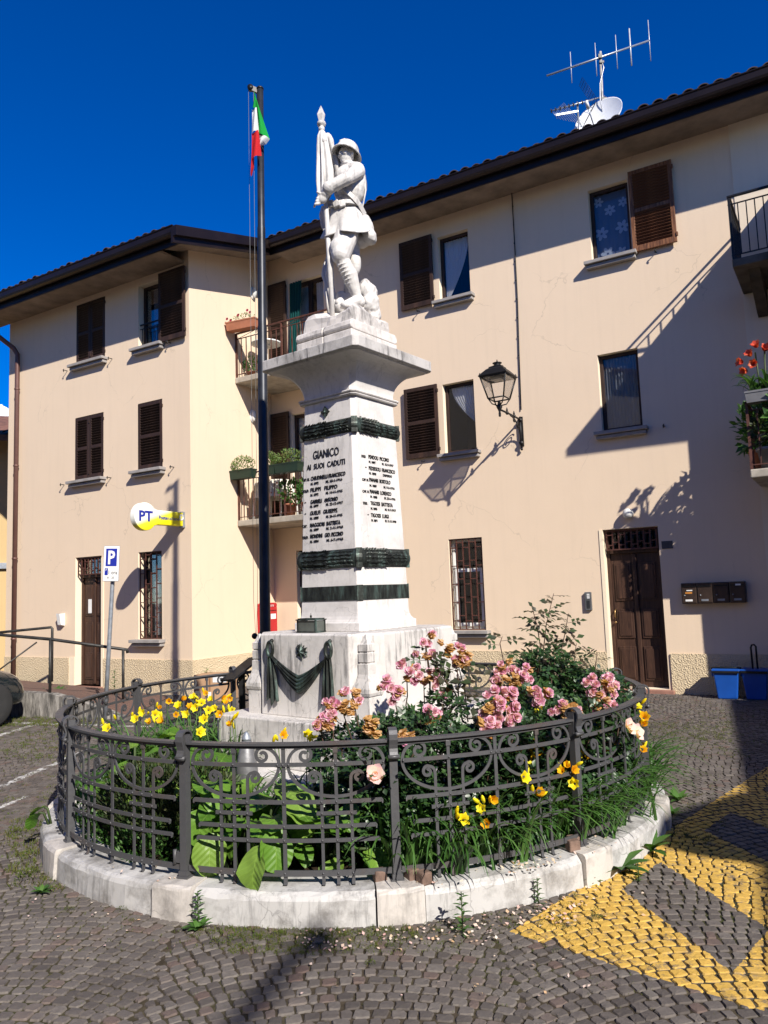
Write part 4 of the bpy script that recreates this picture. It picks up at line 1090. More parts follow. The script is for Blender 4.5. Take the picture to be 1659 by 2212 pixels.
caps(b, an+Vector((.012, .01, -.02)), SP(-.005, 4.098, -.135), .047, .036); ell(b, SP(.010, 4.095, -.12), (.062, .044, .034), rad(35)); ell(b, SP(.120, 4.115, -.03), (.048, .044, .040)); b.cbox((0, 0, 0), (.19, .085, .018), T(*SP(.055, 4.068, -.085), rad(32)))
caps(b, SP(.050, 4.73, .06), SP(.060, 4.50, .10), .098, .074); ell(b, SP(.085, 4.47, .08), (.060, .07, .12)); caps(b, SP(.060, 4.47, .10), SP(.030, 4.20, .09), .066, .048); caps(b, SP(.030, 4.17, .09), SP(-.060, 4.12, .0), .046, .036)
sculpt(b, 'body', .0058, 1, disp=.003)
# coat skirt with deep folds
b = MB(); N, K = 16, 64; vs_ = []
for side in (0, 1):
    for j in range(N+1):
        t = j/N
        for i in range(K):
            a = 2*PI*i/K
            fl = (.011+.020*t)*math.sin(a*7+.8*math.sin(a*2))+.008*t*math.sin(a*13)
            r_ = .126+.078*t**1.1+fl*t-(.016 if side else 0)
            hem = 4.735+.020*math.sin(a*3+1)+.026*math.cos(a+.4)
            x = .026+r_*math.cos(a)*1.0+.006*t; dy = r_*math.sin(a)*.92; z = 4.975+(hem-4.975)*t
            vs_.append(SP(x, z, dy))
fs_ = [(j*K+i, j*K+(i+1) % K, (j+1)*K+(i+1) % K, (j+1)*K+i) for j in range(N) for i in range(K)]
o_ = (N+1)*K; fs_ += [(o_+j*K+i, o_+(j+1)*K+i, o_+(j+1)*K+(i+1) % K, o_+j*K+(i+1) % K) for j in range(N) for i in range(K)]
fs_ += [(N*K+i, N*K+(i+1) % K, o_+N*K+(i+1) % K, o_+N*K+i) for i in range(K)]
b.add(vs_, fs_, True); b.build('coat_skirt', SM, sol)
# haversack and strap
b = MB(); ell(b, SP(.195, 4.80, .02), (.062, .075, .115), 0, 0, rad(-18)); ell(b, SP(.225, 4.70, .03), (.060, .078, .075), 0, 0, rad(-20)); ell(b, SP(.150, 4.66, .08), (.085, .08, .055)); caps(b, SP(.262, 4.665, -.01), SP(.19, 4.86, -.03), .012, .02); sculpt(b, 'haversack', .010, 3, disp=.012)
b = MB(); pts = [SP(*p) for p in ((.190, 4.90, -.03), (.150, 4.99, -.085), (.095, 5.06, -.118), (.045, 5.115, -.125), (-.01, 5.17, -.115))]
b.sweep(pts, [Vector((.3, -.95, .1))]*5, .040, .010); b.build('strap', SM, sol)
# rucksack seam down the back
b = MB(); pts = [SP(*p) for p in ((.150, 5.33, -.02), (.195, 5.24, -.03), (.205, 5.12, -.03), (.180, 5.0, -.04), (.160, 4.93, -.05))]; b.tube(pts, .007, 6); b.build('seam', SM, sol)
# helmet: domed shell with a turned-down brim, tipped back
hb = MB(); prof = [(.128, -.030), (.124, -.020), (.108, -.006), (.098, .012), (.096, .030), (.090, .055), (.075, .080), (.050, .098), (.020, .105), (.002, .106)]
inn = [(r-.008, z-.006) for r, z in prof[::-1][1:]]
full = prof+inn; n = 28; vs_, fs_ = [], []
for r_, z in full:
    for k in range(n): a = 2*PI*k/n; vs_.append((r_*math.cos(a)*1.10, r_*math.sin(a)*.95, z))
for i in range(len(full)-1):
    for k in range(n): fs_.append((i*n+k, i*n+(k+1) % n, (i+1)*n+(k+1) % n, (i+1)*n+k))
fs_ += [((len(full)-1)*n+k, (len(full)-1)*n+(k+1) % n, (k+1) % n, k) for k in range(n)]
hb.add(vs_, fs_, True); hb.tube([(x, 0, z) for x, z in ((-.10, .05), (-.06, .10), (0, .118), (.06, .10), (.10, .05))], .010, 8)
o = hb.build('helmet', SM, sol); o.matrix_local = Matrix.Translation(HC+Vector((.006, .008, .022))) @ Matrix.Rotation(math.atan2(-F.y, -F.x), 4, 'Z') @ Matrix.Rotation(rad(17), 4, 'Y')
# staff, spearhead, furled flag
tp, bt = SP(-.163, 5.73, -.06), SP(-.116, 4.00, -.12)
b = MB(); b.tube([tp+(bt-tp)*t for t in (0, .25, .5, .75, 1)], .021, 12); b.build('flag_staff', SM, sol)
b = MB(); up_ = (tp-bt).normalized(); base = tp-up_*.02
b.lathe([(.020, -.03), (.026, -.025), (.026, 0), (.020, .004), (.020, .012), (.034, .020), (.040, .036), (.034, .052), (.020, .058)], 16, base)
rows = [(.020, .058), (.026, .085), (.034, .125), (.030, .135), (.002, .205)]; vs_ = []
for r_, z in rows: vs_ += [base+Vector((r_*1.05*math.cos(a), r_*.75*math.sin(a), z)) for a in (0.3, 0.3+PI/2, 0.3+PI, 0.3+3*PI/2)]
b.add(vs_, [(i*4+k, i*4+(k+1) % 4, (i+1)*4+(k+1) % 4, (i+1)*4+k) for i in range(4) for k in range(4)]); b.build('spearhead', SM, sol)
def drape(b, line, K=72, folds=8, seed=0, dep=.02):
    """line: (centre point, half width x, half depth y) from top to bottom"""
    vs_ = []; n = len(line); q = random.Random(seed); ph = [q.uniform(0, 6) for _ in range(4)]
    for j, (c, rx, ry) in enumerate(line):
        t = j/(n-1)
        for i in range(K):
            a = 2*PI*i/K; f_ = 1+(.10+.16*min(1, t*2))*math.sin(a*folds+ph[0]+.9*math.sin(2*a+ph[1])+.5*t)
            vs_.append(Vector(c)+Vector((rx*math.cos(a)*f_, ry*math.sin(a)*f_, 0)))
    b.add(vs_, [(j*K+i, j*K+(i+1) % K, (j+1)*K+(i+1) % K, (j+1)*K+i) for j in range(n-1) for i in range(K)]+[tuple(range(K))[::-1], tuple((n-1)*K+i for i in range(K))], True)
b = MB(); drape(b, [(SP(-.160, 5.675, -.06), .024, .024), (SP(-.160, 5.63, -.06), .040, .036), (SP(-.158, 5.54, -.06), .048, .045), (SP(-.152, 5.43, -.06), .055, .055), (SP(-.148, 5.32, -.065), .062, .060), (SP(-.148, 5.20, -.07), .066, .062), (SP(-.155, 5.11, -.09), .055, .05), (SP(-.160, 5.04, -.11), .035, .036)], 90, 7, 3); b.build('furled_flag', SM, sol)
b = MB(); drape(b, [(SP(-.115, 5.645, -.03), .030, .028), (SP(-.105, 5.60, -.02), .038, .034), (SP(-.098, 5.55, 0), .034, .03), (SP(-.075, 5.47, .03), .05, .04), (SP(-.055, 5.36, .05), .06, .05), (SP(-.05, 5.25, .05), .05, .05)], 60, 5, 8); b.build('flag_fold', SM, sol)
b = MB(); ell(b, SP(-.185, 5.615, -.03), (.022, .02, .032), 0, 0, .3); ell(b, SP(-.145, 5.60, -.09), (.026, .02, .03)); sculpt(b, 'flag_knot', .006, 2)
b = MB(); drape(b, [(SP(-.135, 4.98, .05), .05, .04), (SP(-.150, 4.90, .07), .055, .05), (SP(-.140, 4.80, .08), .050, .05), (SP(-.115, 4.70, .09), .035, .05), (SP(-.112, 4.62, .10), .030, .05), (SP(-.118, 4.52, .10), .034, .05), (SP(-.140, 4.44, .09), .040, .05), (SP(-.150, 4.36, .08), .046, .05), (SP(-.135, 4.28, .08), .036, .05), (SP(-.138, 4.22, .08), .044, .05), (SP(-.125, 4.14, .08), .038, .06), (SP(-.10, 4.00, .08), .05, .07)], 60, 5, 12); b.build('hanging_cloth', SM, sol)
# rocky ground of the figure
b = MB(); q = random.Random(9)
for (x, z, dy, r_) in ((.185, 4.20, .06, .10), (.205, 4.10, .04, .095), (.16, 4.06, .12, .13), (.22, 3.99, .08, .09), (.12, 4.0, .14, .12), (-.02, 4.03, .12, .09), (-.05, 4.09, .02, .06), (-.03, 4.15, .10, .07), (.17, 4.27, .10, .06), (.0, 3.97, .1, .13)): ell(b, SP(x, z, dy), (r_*q.uniform(.8, 1.1), r_*q.uniform(.8, 1.1), r_*q.uniform(.8, 1.2)), q.uniform(0, 3), q.uniform(0, 3))
sculpt(b, 'rock', .012, 1, disp=.035)
b = MB(); a = .256
Mb = Matrix.Rotation(MROT, 4, 'Z'); vs_, K = [], 14; q = random.Random(5)
def edge(s, lvl):                                                            # square plinth with a broken, undulating top
    return s
N = 10; grid = []
for side in range(4):
    for i in range(N):
        u = -1+2*i/N; p = {0: (u, -1), 1: (1, u), 2: (-u, 1), 3: (-1, -u)}[side]; grid.append(p)
rows = []
for lv, (sc, z) in enumerate(((1.0, .002), (1.0, .05), (.985, .095), (.90, .125), (.5, .15), (.05, .155))):
    for i, p in enumerate(grid):
        j = q.uniform(-.006, .006) if lv else 0
        hump = .035*math.sin(i*.55+1) if lv >= 2 else 0
        vs_.append(Mb @ Vector((p[0]*a*sc+j, p[1]*a*sc+j, z+hump*(.5 if lv == 2 else 1)+(.02 if lv >= 2 and (p[0]+p[1]) > 0 else 0))))
n = len(grid); fs_ = [(j*n+i, j*n+(i+1) % n, (j+1)*n+(i+1) % n, (j+1)*n+i) for j in range(5) for i in range(n)]; fs_ += [tuple(range(n))[::-1], tuple(5*n+i for i in range(n))]
b.add(vs_, fs_); b.build('plinth', m_['marble_course'], sol, bevel=.006)
# ================================================================== flagpole and flag
simple('rope_grey', (.16, .16, .16), .8)
fp = thing('flagpole', 'tall dark steel flagpole standing behind the memorial ring', 'flagpole', (-1.38, 8.62, 0))
b = MB(); lean = Vector((.080, 0, 0))
segs = [(0, .066), (1.25, .066), (1.27, .060), (2.9, .060), (2.92, .056), (4.75, .054), (4.77, .048), (5.95, .047), (5.97, .042), (7.68, .040)]
b.tube([lean*(z/7.7)+Vector((0, 0, z)) for z, r in segs], [r for z, r in segs], 14); b.build('pole', m_['pole_steel'], fp)
b = MB(); t = lean+Vector((0, 0, 7.68)); b.lathe([(.044, 0), (.044, .02), (.03, .035), (.004, .04)], 12, t); b.bar(t+Vector((-.02, 0, -.02)), t+Vector((-.10, -.02, .01)), .03, .06); b.tube([t+Vector((-.11, -.045, .015)), t+Vector((-.11, .01, .015))], .035, 10); b.build('pulley_head', m_['black_iron'], fp)
b = MB(); b.tube([t+Vector((-.135, -.02, .0)), Vector((-.10, -.05, 1.6)), Vector((-.085, -.05, 1.25))], .0022, 5); b.build('halyard', m_['rope_grey'], fp)
b = MB(); b.tube([t+Vector((-.075, -.02, -.02)), Vector((-.055, -.06, 1.6)), Vector((-.075, -.05, 1.25))], .0022, 5); b.build('halyard', m_['rope_grey'], fp)
b = MB(); b.sphere((-.095, -.05, 1.22), .035, 10, 8); b.bar((-.11, -.02, 1.22), (0, 0, 1.22), .02); b.build('cleat', m_['black_iron'], fp)
# flag: hangs limp from its hoist, three stripes
fl = thing('italian_flag', 'limp green white and red tricolour hanging at the top of the flagpole', 'flag', (-1.38+.076, 8.62, 6.05))
def flag_part(name, rows, mat, yoff, ph):
    """rows: (x left, z left, x right, z right) from top to bottom"""
    b = MB(); K = 10; vs_ = []; n = 24
    for j in range(n+1):
        t = j/n*(len(rows)-1); i = min(int(t), len(rows)-2); f_ = t-i
        r_ = [rows[i][q]+(rows[i+1][q]-rows[i][q])*f_ for q in range(4)]
        for k in range(K+1):
            s_ = k/K; vs_.append((r_[0]+(r_[2]-r_[0])*s_, yoff+.018*math.sin(s_*5+ph+j*.12)-.02*math.sin(PI*s_), r_[1]+(r_[3]-r_[1])*s_))
    b.add(vs_, [(j*(K+1)+k, j*(K+1)+k+1, (j+1)*(K+1)+k+1, (j+1)*(K+1)+k) for j in range(n) for k in range(K)], True); return b.build(name, m_[mat], fl)
fl.location = (-1.38+.076-.040, 8.62-.11, 6.45)
Z0 = 1.10
flag_part('green_stripe', [(-.004, Z0, .004, Z0), (-.018, Z0-.11, .020, Z0-.10), (-.032, Z0-.215, .024, Z0-.20)], 'flag_green', -.03, 0)
flag_part('white_stripe', [(-.032, Z0-.215, .024, Z0-.20), (-.038, Z0-.36, .032, Z0-.34), (-.042, Z0-.51, .040, Z0-.48)], 'flag_white', -.03, 0)
flag_part('red_stripe', [(-.042, Z0-.51, .040, Z0-.48), (-.046, Z0-.66, .054, Z0-.63), (-.048, Z0-.83, .066, Z0-.78)], 'flag_red', -.03, 0)
flag_part('red_fold', [(-.050, Z0-.60, -.040, Z0-.60), (-.066, Z0-.80, -.030, Z0-.82), (-.074, Z0-.98, -.035, Z0-.90), (-.066, Z0-1.02, -.062, Z0-1.01)], 'flag_red', .01, 1)
flag_part('green_fold', [(0, Z0-.02, .006, Z0-.02), (.016, Z0-.20, .062, Z0-.22), (.030, Z0-.40, .120, Z0-.42), (.038, Z0-.50, .165, Z0-.57)], 'flag_green', .0, 1)
flag_part('white_fold', [(.038, Z0-.50, .165, Z0-.57), (.042, Z0-.56, .115, Z0-.62), (.050, Z0-.65, .056, Z0-.64)], 'flag_white', .0, 1)

# ================================================================== things fixed to the building
def on_front(name, label, cat, x, y, z, group=None, rz=0):
    p = BW(x, y, z); return thing(name, label, cat, p, BROT+rz, group)
# street lamp on a wall bracket
lp = on_front('street_lamp', 'black four-sided street lantern on a scrolled wall bracket', 'street lamp', 5.40, 0, 4.0)
b = MB(); b.box(-.03, .03, -.03, -.002, .0, .50); b.tube([(0, -.05, -.04), (0, -.05, .50)], .014, 8); b.sphere((0, -.05, -.055), .024, 8, 6)
for zz in (.05, .44): b.tube([(0, -.01, zz), (0, -.075, zz)], .035, 10)
b.build('wall_plate', m_['black_iron'], lp)
b = MB(); b.tube([(0, -.05, .45), (0, -.5, .46), (0, -.93, .46)], .016, 8)
pts = [(0, -.06, .08)]+[(0, -.06-.42*(1-math.cos(t)), .08+.36*math.sin(t)) for t in [PI/2*i/10 for i in range(1, 11)]]; b.tube(pts, .012, 6)
for (cy, cz, r_, s_) in ((-.17, .33, .075, 1), (-.33, .40, .045, -1)):
    b.tube([(0, cy+math.cos(a)*r_*(1-a/16), cz+math.sin(a*s_)*r_*(1-a/16)) for a in [i*.35 for i in range(30)]], .008, 6)
for yy in (-.32, -.62): b.lathe([(.012, -.03), (.028, -.012), (.028, .012), (.012, .03)], 8, (0, yy, .46)); b.lathe([(.008, 0), (.018, .03), (.004, .075)], 8, (0, yy, .475))
b.build('bracket_arm', m_['black_iron'], lp)
lc = (0, -.93)
b = MB(); b.lathe([(.010, .36), (.022, .38), (.016, .42), (.026, .45), (.05, .50), (.03, .54), (.02, .60)], 10, (*lc, 0)); b.sphere((*lc, .36), .022, 8, 6)
for k in range(4):
    a = PI/4+k*PI/2; b.tube([(lc[0]+.02*math.cos(a), lc[1]+.02*math.sin(a), .52), (lc[0]+.12*math.cos(a), lc[1]+.12*math.sin(a), .545), (lc[0]+.185*math.cos(a), lc[1]+.185*math.sin(a), .63)], .010, 6)
b.build('stem', m_['black_iron'], lp)
b = MB(); R1, R2, Z1, Z2 = .185, .325, .63, .97
for k in range(4):
    a = PI/4+k*PI/2; a2 = a+PI/2; P1 = Vector((lc[0]+R1*math.cos(a), lc[1]+R1*math.sin(a), Z1)); P2 = Vector((lc[0]+R2*.93*math.cos(a), lc[1]+R2*.93*math.sin(a), Z2)); b.tube([P1, P2], .012, 6)
    Q1 = Vector((lc[0]+R1*math.cos(a2), lc[1]+R1*math.sin(a2), Z1)); Q2 = Vector((lc[0]+R2*.93*math.cos(a2), lc[1]+R2*.93*math.sin(a2), Z2)); b.tube([P1, Q1], .012, 6); b.tube([P2, Q2], .014, 6)
    b.lathe([(.012, 0), (.02, .02), (.004, .05)], 6, P2+Vector((0, 0, .02)))
b.build('cage', m_['black_iron'], lp)
b = MB(); vs_ = []
for r_, z in ((.33, .975), (.34, .99), (.20, 1.10), (.15, 1.125), (.15, 1.14), (.10, 1.16)):
    for k in range(4): a = PI/4+k*PI/2; vs_.append((lc[0]+r_*math.cos(a), lc[1]+r_*math.sin(a), z))
b.add(vs_, [(i*4+k, i*4+(k+1) % 4, (i+1)*4+(k+1) % 4, (i+1)*4+k) for i in range(5) for k in range(4)]+[(3,2,1,0), (20,21,22,23)])
b.lathe([(.10, 1.155), (.06, 1.17), (.05, 1.19), (.075, 1.205), (.075, 1.215), (.03, 1.225), (.012, 1.24), (.004, 1.27)], 12, (*lc, 0)); b.build('lantern_roof', m_['black_iron'], lp)
for k in range(4):
    a = PI/4+k*PI/2; a2 = a+PI/2; f_ = .97
    b = MB(); q = [Vector((lc[0]+R1*f_*math.cos(a), lc[1]+R1*f_*math.sin(a), Z1)), Vector((lc[0]+R1*f_*math.cos(a2), lc[1]+R1*f_*math.sin(a2), Z1)), Vector((lc[0]+R2*.90*math.cos(a2), lc[1]+R2*.90*math.sin(a2), Z2)), Vector((lc[0]+R2*.90*math.cos(a), lc[1]+R2*.90*math.sin(a), Z2))]
    c_ = sum(q, Vector())/4; nn = (q[1]-q[0]).cross(q[3]-q[0]).normalized()*.003; b.add(q+[p+nn for p in q], [(0,1,2,3),(7,6,5,4),(0,4,5,1),(1,5,6,2),(2,6,7,3),(3,7,4,0)]); b.build('pane', m_['glass'], lp)
b = MB(); b.box(lc[0]-.09, lc[0]+.09, lc[1]-.09, lc[1]+.09, .93, .965); b.build('lamp_tray', simple('lamp_tray', (.42, .40, .36), .5), lp)

# text as thin solid letters
def letters(txt, h, width, mat, depth=.002, bold=0.0):
    me = text_mesh(txt, h, width, bold); me.materials.clear(); me.materials.append(mat)
    co = np.zeros(len(me.vertices)*3); me.vertices.foreach_get('co', co); co = co.reshape(-1, 3); z = co[:, 2]; co[:, 2] = (z-z.min())/(z.max()-z.min()+1e-9)*depth; me.vertices.foreach_set('co', co.ravel()); me.update(); return me
# post office sign
simple('sign_blue', (.012, .025, .28), .4, 0, .03); simple('black_print', (.015, .015, .016), .5, 0, .05)
g = NG('sign_yellow'); sp = g.n('ShaderNodeSeparateXYZ'); g.l(g.co(), sp.inputs[0])
d_ = g.math('ADD', sp.outputs[2], g.math('MULTIPLY', sp.outputs[1], -.35)); c = g.ramp(g.math('MULTIPLY_ADD', d_, 1.9, .13), [(.30, (.70, .62, .005)), (.52, (.74, .70, .04)), (.66, (.78, .78, .70))]); MATS['sign_yellow'] = g.done(c, .35, 0, None, .4)
ps = on_front('post_office_sign', 'yellow and white round-ended post office sign projecting from the wall', 'sign', AX-.193, AY, 3.05)
b = MB(); R_ = .235; cy = -.893; a0 = math.asin(.125/R_)
out = [(-.05, -.125), (-.05, .125)]
out = [(-.06, -.120), (cy+R_*math.cos(a0)+.06, -.125)]+[(cy+R_*math.cos(t), R_*math.sin(t)) for t in [-a0-.12-(2*PI-2*a0-.24)*i/40 for i in range(41)]]+[(cy+R_*math.cos(a0)+.06, .125), (-.06, .120)]
b.prism(out, -.06, .06, 'x'); b.build('light_box', m_['sign_yellow'], ps, bevel=.012)
b = MB(); b.box(-.05, .05, -.06, -.002, -.14, .14); b.build('wall_bracket', m_['galvanised'], ps)
MT = lambda y, z: Matrix.Translation((.0612, y, z)) @ Matrix.Rotation(PI/2, 4, 'Z') @ Matrix.Rotation(PI/2, 4, 'X')
place('lettering', letters('PT', .165, .29, m_['sign_blue'], .003, .03), ps, MT(cy-.145, -.075))
place('lettering', letters('Poste', .06, .185, m_['sign_blue'], .002, .03), ps, MT(-.615, -.028)); place('lettering', letters('italiane', .055, .275, m_['sign_blue'], .002), ps, MT(-.425, -.028))
b = MB(); b.tube([(.065, -.11+.035*math.cos(t), .03+.05*math.sin(t)) for t in [2*PI*i/16 for i in range(17)]], .006, 6); b.tube([(.065, -.09+.03*math.cos(t), .035+.045*math.sin(t)) for t in [2*PI*i/16 for i in range(17)]], .006, 6); b.build('coiled_cable', m_['white_plastic'], ps)
# numbers, boxes, lamps
nb = on_front('house_number_plate', 'small dark plate with number 11 beside the right-hand door', 'number plate', 7.60, 0, 2.205); MB().box(-.08, .08, -.012, -.001, -.058, .058).build('plate', simple('slate_plate', (.045, .05, .065), .4), nb, bevel=.003)
place('numerals', letters('11', .045, .036, m_['black_print'], .003), nb, Matrix.Translation((-.018, -.013, -.022)) @ Matrix.Rotation(PI/2, 4, 'X'))
simple('mailbox_brown', (.085, .058, .046), .35, .55, .2, 6)
for k, nm in enumerate(('leftmost of the four brown mailboxes, with a paper sticker', 'second brown mailbox from the left in the row of four', 'third brown mailbox from the left in the row of four', 'rightmost of the four brown mailboxes in the row')):
    mb_ = on_front('mailbox', nm, 'mailbox', 7.77+.2175*(k+.5), 0, 1.32, 'mailboxes by the door')
    MB().box(-.106, .106, -.13, -.002, 0, .30).build('body', m_['mailbox_brown'], mb_, bevel=.008)
    MB().box(-.094, .094, -.138, -.131, .012, .225).build('door', m_['mailbox_brown'], mb_, bevel=.004)
    MB().box(-.09, .09, -.140, -.131, .242, .262).build('slot_flap', m_['black_iron'], mb_)
    MB().box(-.052, .045, -.143, -.1385, .035, .062).build('name_plate', m_['galvanised'] if k else m_['white_plastic'], mb_)
    MB().lathe([(.010, 0), (.010, .008), (.004, .010)], 10, M=Matrix.Translation((-.06, -.1385, .12)) @ Matrix.Rotation(PI/2, 4, 'X')).build('lock', m_['galvanised'], mb_)
    if k == 0: MB().box(-.05, .045, -.1405, -.1385, .145, .17).build('sticker', simple('orange_sticker', (.55, .22, .04), .5), mb_); MB().box(-.03, .05, -.1405, -.1385, .185, .20).build('sticker', m_['white_plastic'], mb_)
    if k == 3: MB().box(-.02, .05, -.1410, -.1405, .245, .268).build('sticker', m_['white_plastic'], mb_)
ic = on_front('intercom', 'grey metal entry intercom panel on the wall left of the door', 'intercom', 6.355, 0, 1.25); MB().box(-.052, .052, -.045, -.002, 0, .285).build('case', simple('intercom_grey', (.20, .21, .22), .35, .6), ic, bevel=.006)
for k in range(9): MB().box(-.026, .026, -.049, -.0455, .03+.014*k, .036+.014*k).build('speaker_slot', m_['black_iron'], ic)
for k in range(3): MB().box(-.015, .028, -.050, -.0455, .185+.027*k, .204+.027*k).build('button', m_['white_plastic'], ic)
dl = on_front('door_lamp', 'round white globe lamp above the right-hand door', 'lamp', 7.07, 0, 2.72); MB().sphere((0, -.07, 0), .082, 18, 12).build('globe', simple('opal_glass', (.62, .62, .60), .25, 0, .04), dl); MB().lathe([(.075, 0), (.075, .02)], 18, M=Matrix.Rotation(PI/2, 4, 'X')).build('rim', m_['white_plastic'], dl)
BB = math.atan2(-AY, -AX)                       # direction of the short return wall
for u, z, nm in ((1.84, 7.78, 'upper oval bulkhead lamp on the short return wall'), (1.75, 5.22, 'lower oval bulkhead lamp on the short return wall')):
    f_ = u/math.hypot(AX, AY); wl = on_front('bulkhead_lamp', nm, 'lamp', AX*(1-f_), AY*(1-f_), z, 'bulkhead lamps', BB)
    MB().sphere((0, -.05, 0), (.055, .055, .115), 14, 10).build('glass_cover', m_['opal_glass'], wl); b = MB(); b.sphere((0, -.012, 0), (.07, .03, .135), 14, 10); b.build('base', m_['white_plastic'], wl)
    b = MB(); b.tube([(0, -.02+.09*-math.cos(t), .118*math.sin(t)) for t in [-PI/2+PI*i/10 for i in range(11)]], .005, 5); b.build('wire_guard', m_['galvanised'], wl)
ab = on_front('wall_ashtray', 'small white-fronted metal box on the wall left of the post office door', 'box', AX-3.50, AY, 1.22); b = MB(); b.prism([(-.002, 0), (-.09, .02), (-.13, .24), (-.002, .24)], -.055, .055, 'x'); b.build('case', m_['white_plastic'], ab, bevel=.005); MB().box(-.045, .045, -.125, -.03, .238, .2425).build('opening', m_['black_iron'], ab)
pbx = on_front('post_box', 'red letter box on the return wall half hidden by the flagpole', 'post box', AX*(1-1.99/2.386), AY*(1-1.99/2.386), .95, None, BB)
simple('post_red', (.42, .018, .022), .4, 0, .08, 5)
b = MB(); b.box(-.19, .19, -.20, -.002, 0, .50); b.prism([(-.19, .5), (-.19, .555), (-.12, .575), (.12, .575), (.19, .555), (.19, .5)], -.20, -.002, 'y'); b.build('body', m_['post_red'], pbx, bevel=.01); b = MB(); b.box(-.15, .15, -.225, -.2005, .43, .455); b.box(-.12, .12, -.205, -.2005, .37, .42); b.build('slot', m_['post_red'], pbx)
MB().box(-.02, .14, -.2035, -.2005, .26, .36).build('notice', m_['white_plastic'], pbx); place('lettering', letters('POSTE', .035, .16, m_['white_paint'], .002), pbx, Matrix.Translation((-.08, -.2005, .50)) @ Matrix.Rotation(PI/2, 4, 'X'))
# aerials on the roof
AYW = 13.0
an = thing('television_aerial', 'tall rooftop mast with two television aerials', 'aerial', (4.20, AYW, 9.0)); AL_ = m_['aluminium']
b = MB(); b.tube([(0, 0, 0), (-.01, 0, 1.2), (.02, 0, 2.24)], .024, 8); b.build('mast', simple('mast_grey', (.40, .38, .36), .6, .3, .25, 12), an)
b = MB(); bl, br_ = Vector((-.985, -.02, 1.80)), Vector((.92, -.02, 2.41)); b.tube([bl, br_], .018, 8); b.build('boom', AL_, an)
for t, h0, h1, r_ in ((.235, .30, .30, .007), (.475, .33, .31, .007), (.675, .33, .33, .007), (.81, .36, .36, .013), (.995, .40, .40, .007)):
    c_ = bl+(br_-bl)*t; MB().tube([c_+Vector((0, 0, -h0)), c_+Vector((.006, 0, h1))], r_, 6).build('element', simple('aerial_white', (.62, .63, .65), .4, .4), an)
b = MB(); b.cbox((.0, -.02, 2.13), (.07, .06, .07)); b.cbox((.02, -.02, 2.02), (.08, .05, .04)); b.cbox((.02, 0, 1.32), (.10, .06, .05)); b.build('clamp', m_['black_iron'], an)
u0, u1 = Vector((-.95, -.02, 1.12)), Vector((.04, 0, 1.38)); b = MB(); b.tube([u0, u1], .014, 6); b.build('boom', AL_, an)
for k in range(9):
    c_ = u0+(u1-u0)*(.01+k*.082); b = MB(); b.bar(c_+Vector((-.01, -.08, -.035)), c_+Vector((.01, .08, .035)), .02, .006); b.bar(c_+Vector((0, -.02, -.05)), c_+Vector((0, .02, .05)), .02, .01); b.build('element', m_['black_iron'], an)
for sg in (-1, 1):
    b = MB(); o_ = Vector((-.13, 0, 1.26))
    for k in range(9): b.tube([o_+Vector((-.24*k/8, -.11, sg*.42*k/8)), o_+Vector((-.24*k/8, .11, sg*.42*k/8))], .0035, 4)
    for k in range(5): b.tube([o_+Vector((0, -.11+.055*k, 0)), o_+Vector((-.24, -.11+.055*k, sg*.42))], .0035, 4)
    b.build('reflector_grid', m_['black_iron'], an)
b = MB(); b.tube([(.02, -.03, 2.05), (.05, -.04, 1.9), (-.04, -.04, 1.6), (-.06, -.05, 1.3), (-.03, -.05, 1.0)], .008, 5); b.build('coax_cable', m_['aerial_white'], an)
la = thing('small_log_aerial', 'small low aerial with slanting rods on its own short pole by the dish', 'aerial', (3.74, AYW, 9.0)); b = MB(); b.tube([(.01, 0, 0), (0, 0, 1.28)], .018, 8); b.tube([(0, 0, .95), (.22, .15, .62), (.45, .2, .4)], .012, 6); b.build('pole', AL_, la)
b = MB(); a0_, a1_ = Vector((-.40, -.02, 1.04)), Vector((0, -.02, 1.10)); b.bar(a0_, a1_, .02, .03); b.build('boom', m_['aerial_white'], la)
for k in range(10):
    c_ = a0_+(a1_-a0_)*k/10; L_ = .06+.018*k; MB().tube([c_+Vector((-.6*L_, 0, .9*L_)), c_+Vector((.3*L_, 0, -.95*L_-.05))] if 0 else [c_+Vector((-L_*1.0, -.03, L_*.7)), c_+Vector((L_*.6, .03, -L_*1.0))], .0045, 4).build('element', AL_, la)
sd = thing('satellite_dish', 'white round satellite dish on the roof edge below the aerials', 'satellite dish', (4.10, AYW-.05, 9.0))
b = MB(); prof = [(.43*i/10, .10*(i/10)**2) for i in range(11)]; Md = Matrix.Translation((.0, -.05, .84)) @ Matrix.Rotation(rad(-38), 4, 'Z') @ Matrix.Rotation(rad(64), 4, 'X')
n = 32; vs_ = []
for r_, z in prof+[(.44, .105), (.43, .085)]+[(r_, z-.02) for r_, z in prof[::-1]]:
    for k in range(n): vs_.append(Md @ Vector((r_*math.cos(2*PI*k/n), r_*1.06*math.sin(2*PI*k/n), z)))
m2 = len(prof)*2+2; b.add(vs_, [(i*n+k, i*n+(k+1) % n, (i+1)*n+(k+1) % n, (i+1)*n+k) for i in range(m2-1) for k in range(n)], True); b.build('reflector', m_['dish_white'], sd)
b = MB(); b.tube([Md @ Vector((0, -.40, .08)), Md @ Vector((0, -.22, .50))], .012, 6); b.tube([(0, .08, 0), (.02, .06, 1.05)], .025, 8); b.build('arm', AL_, sd); b = MB(); b.tube([Md @ Vector((0, -.24, .46)), Md @ Vector((0, -.19, .58))], .028, 10); b.build('receiver', m_['white_plastic'], sd)

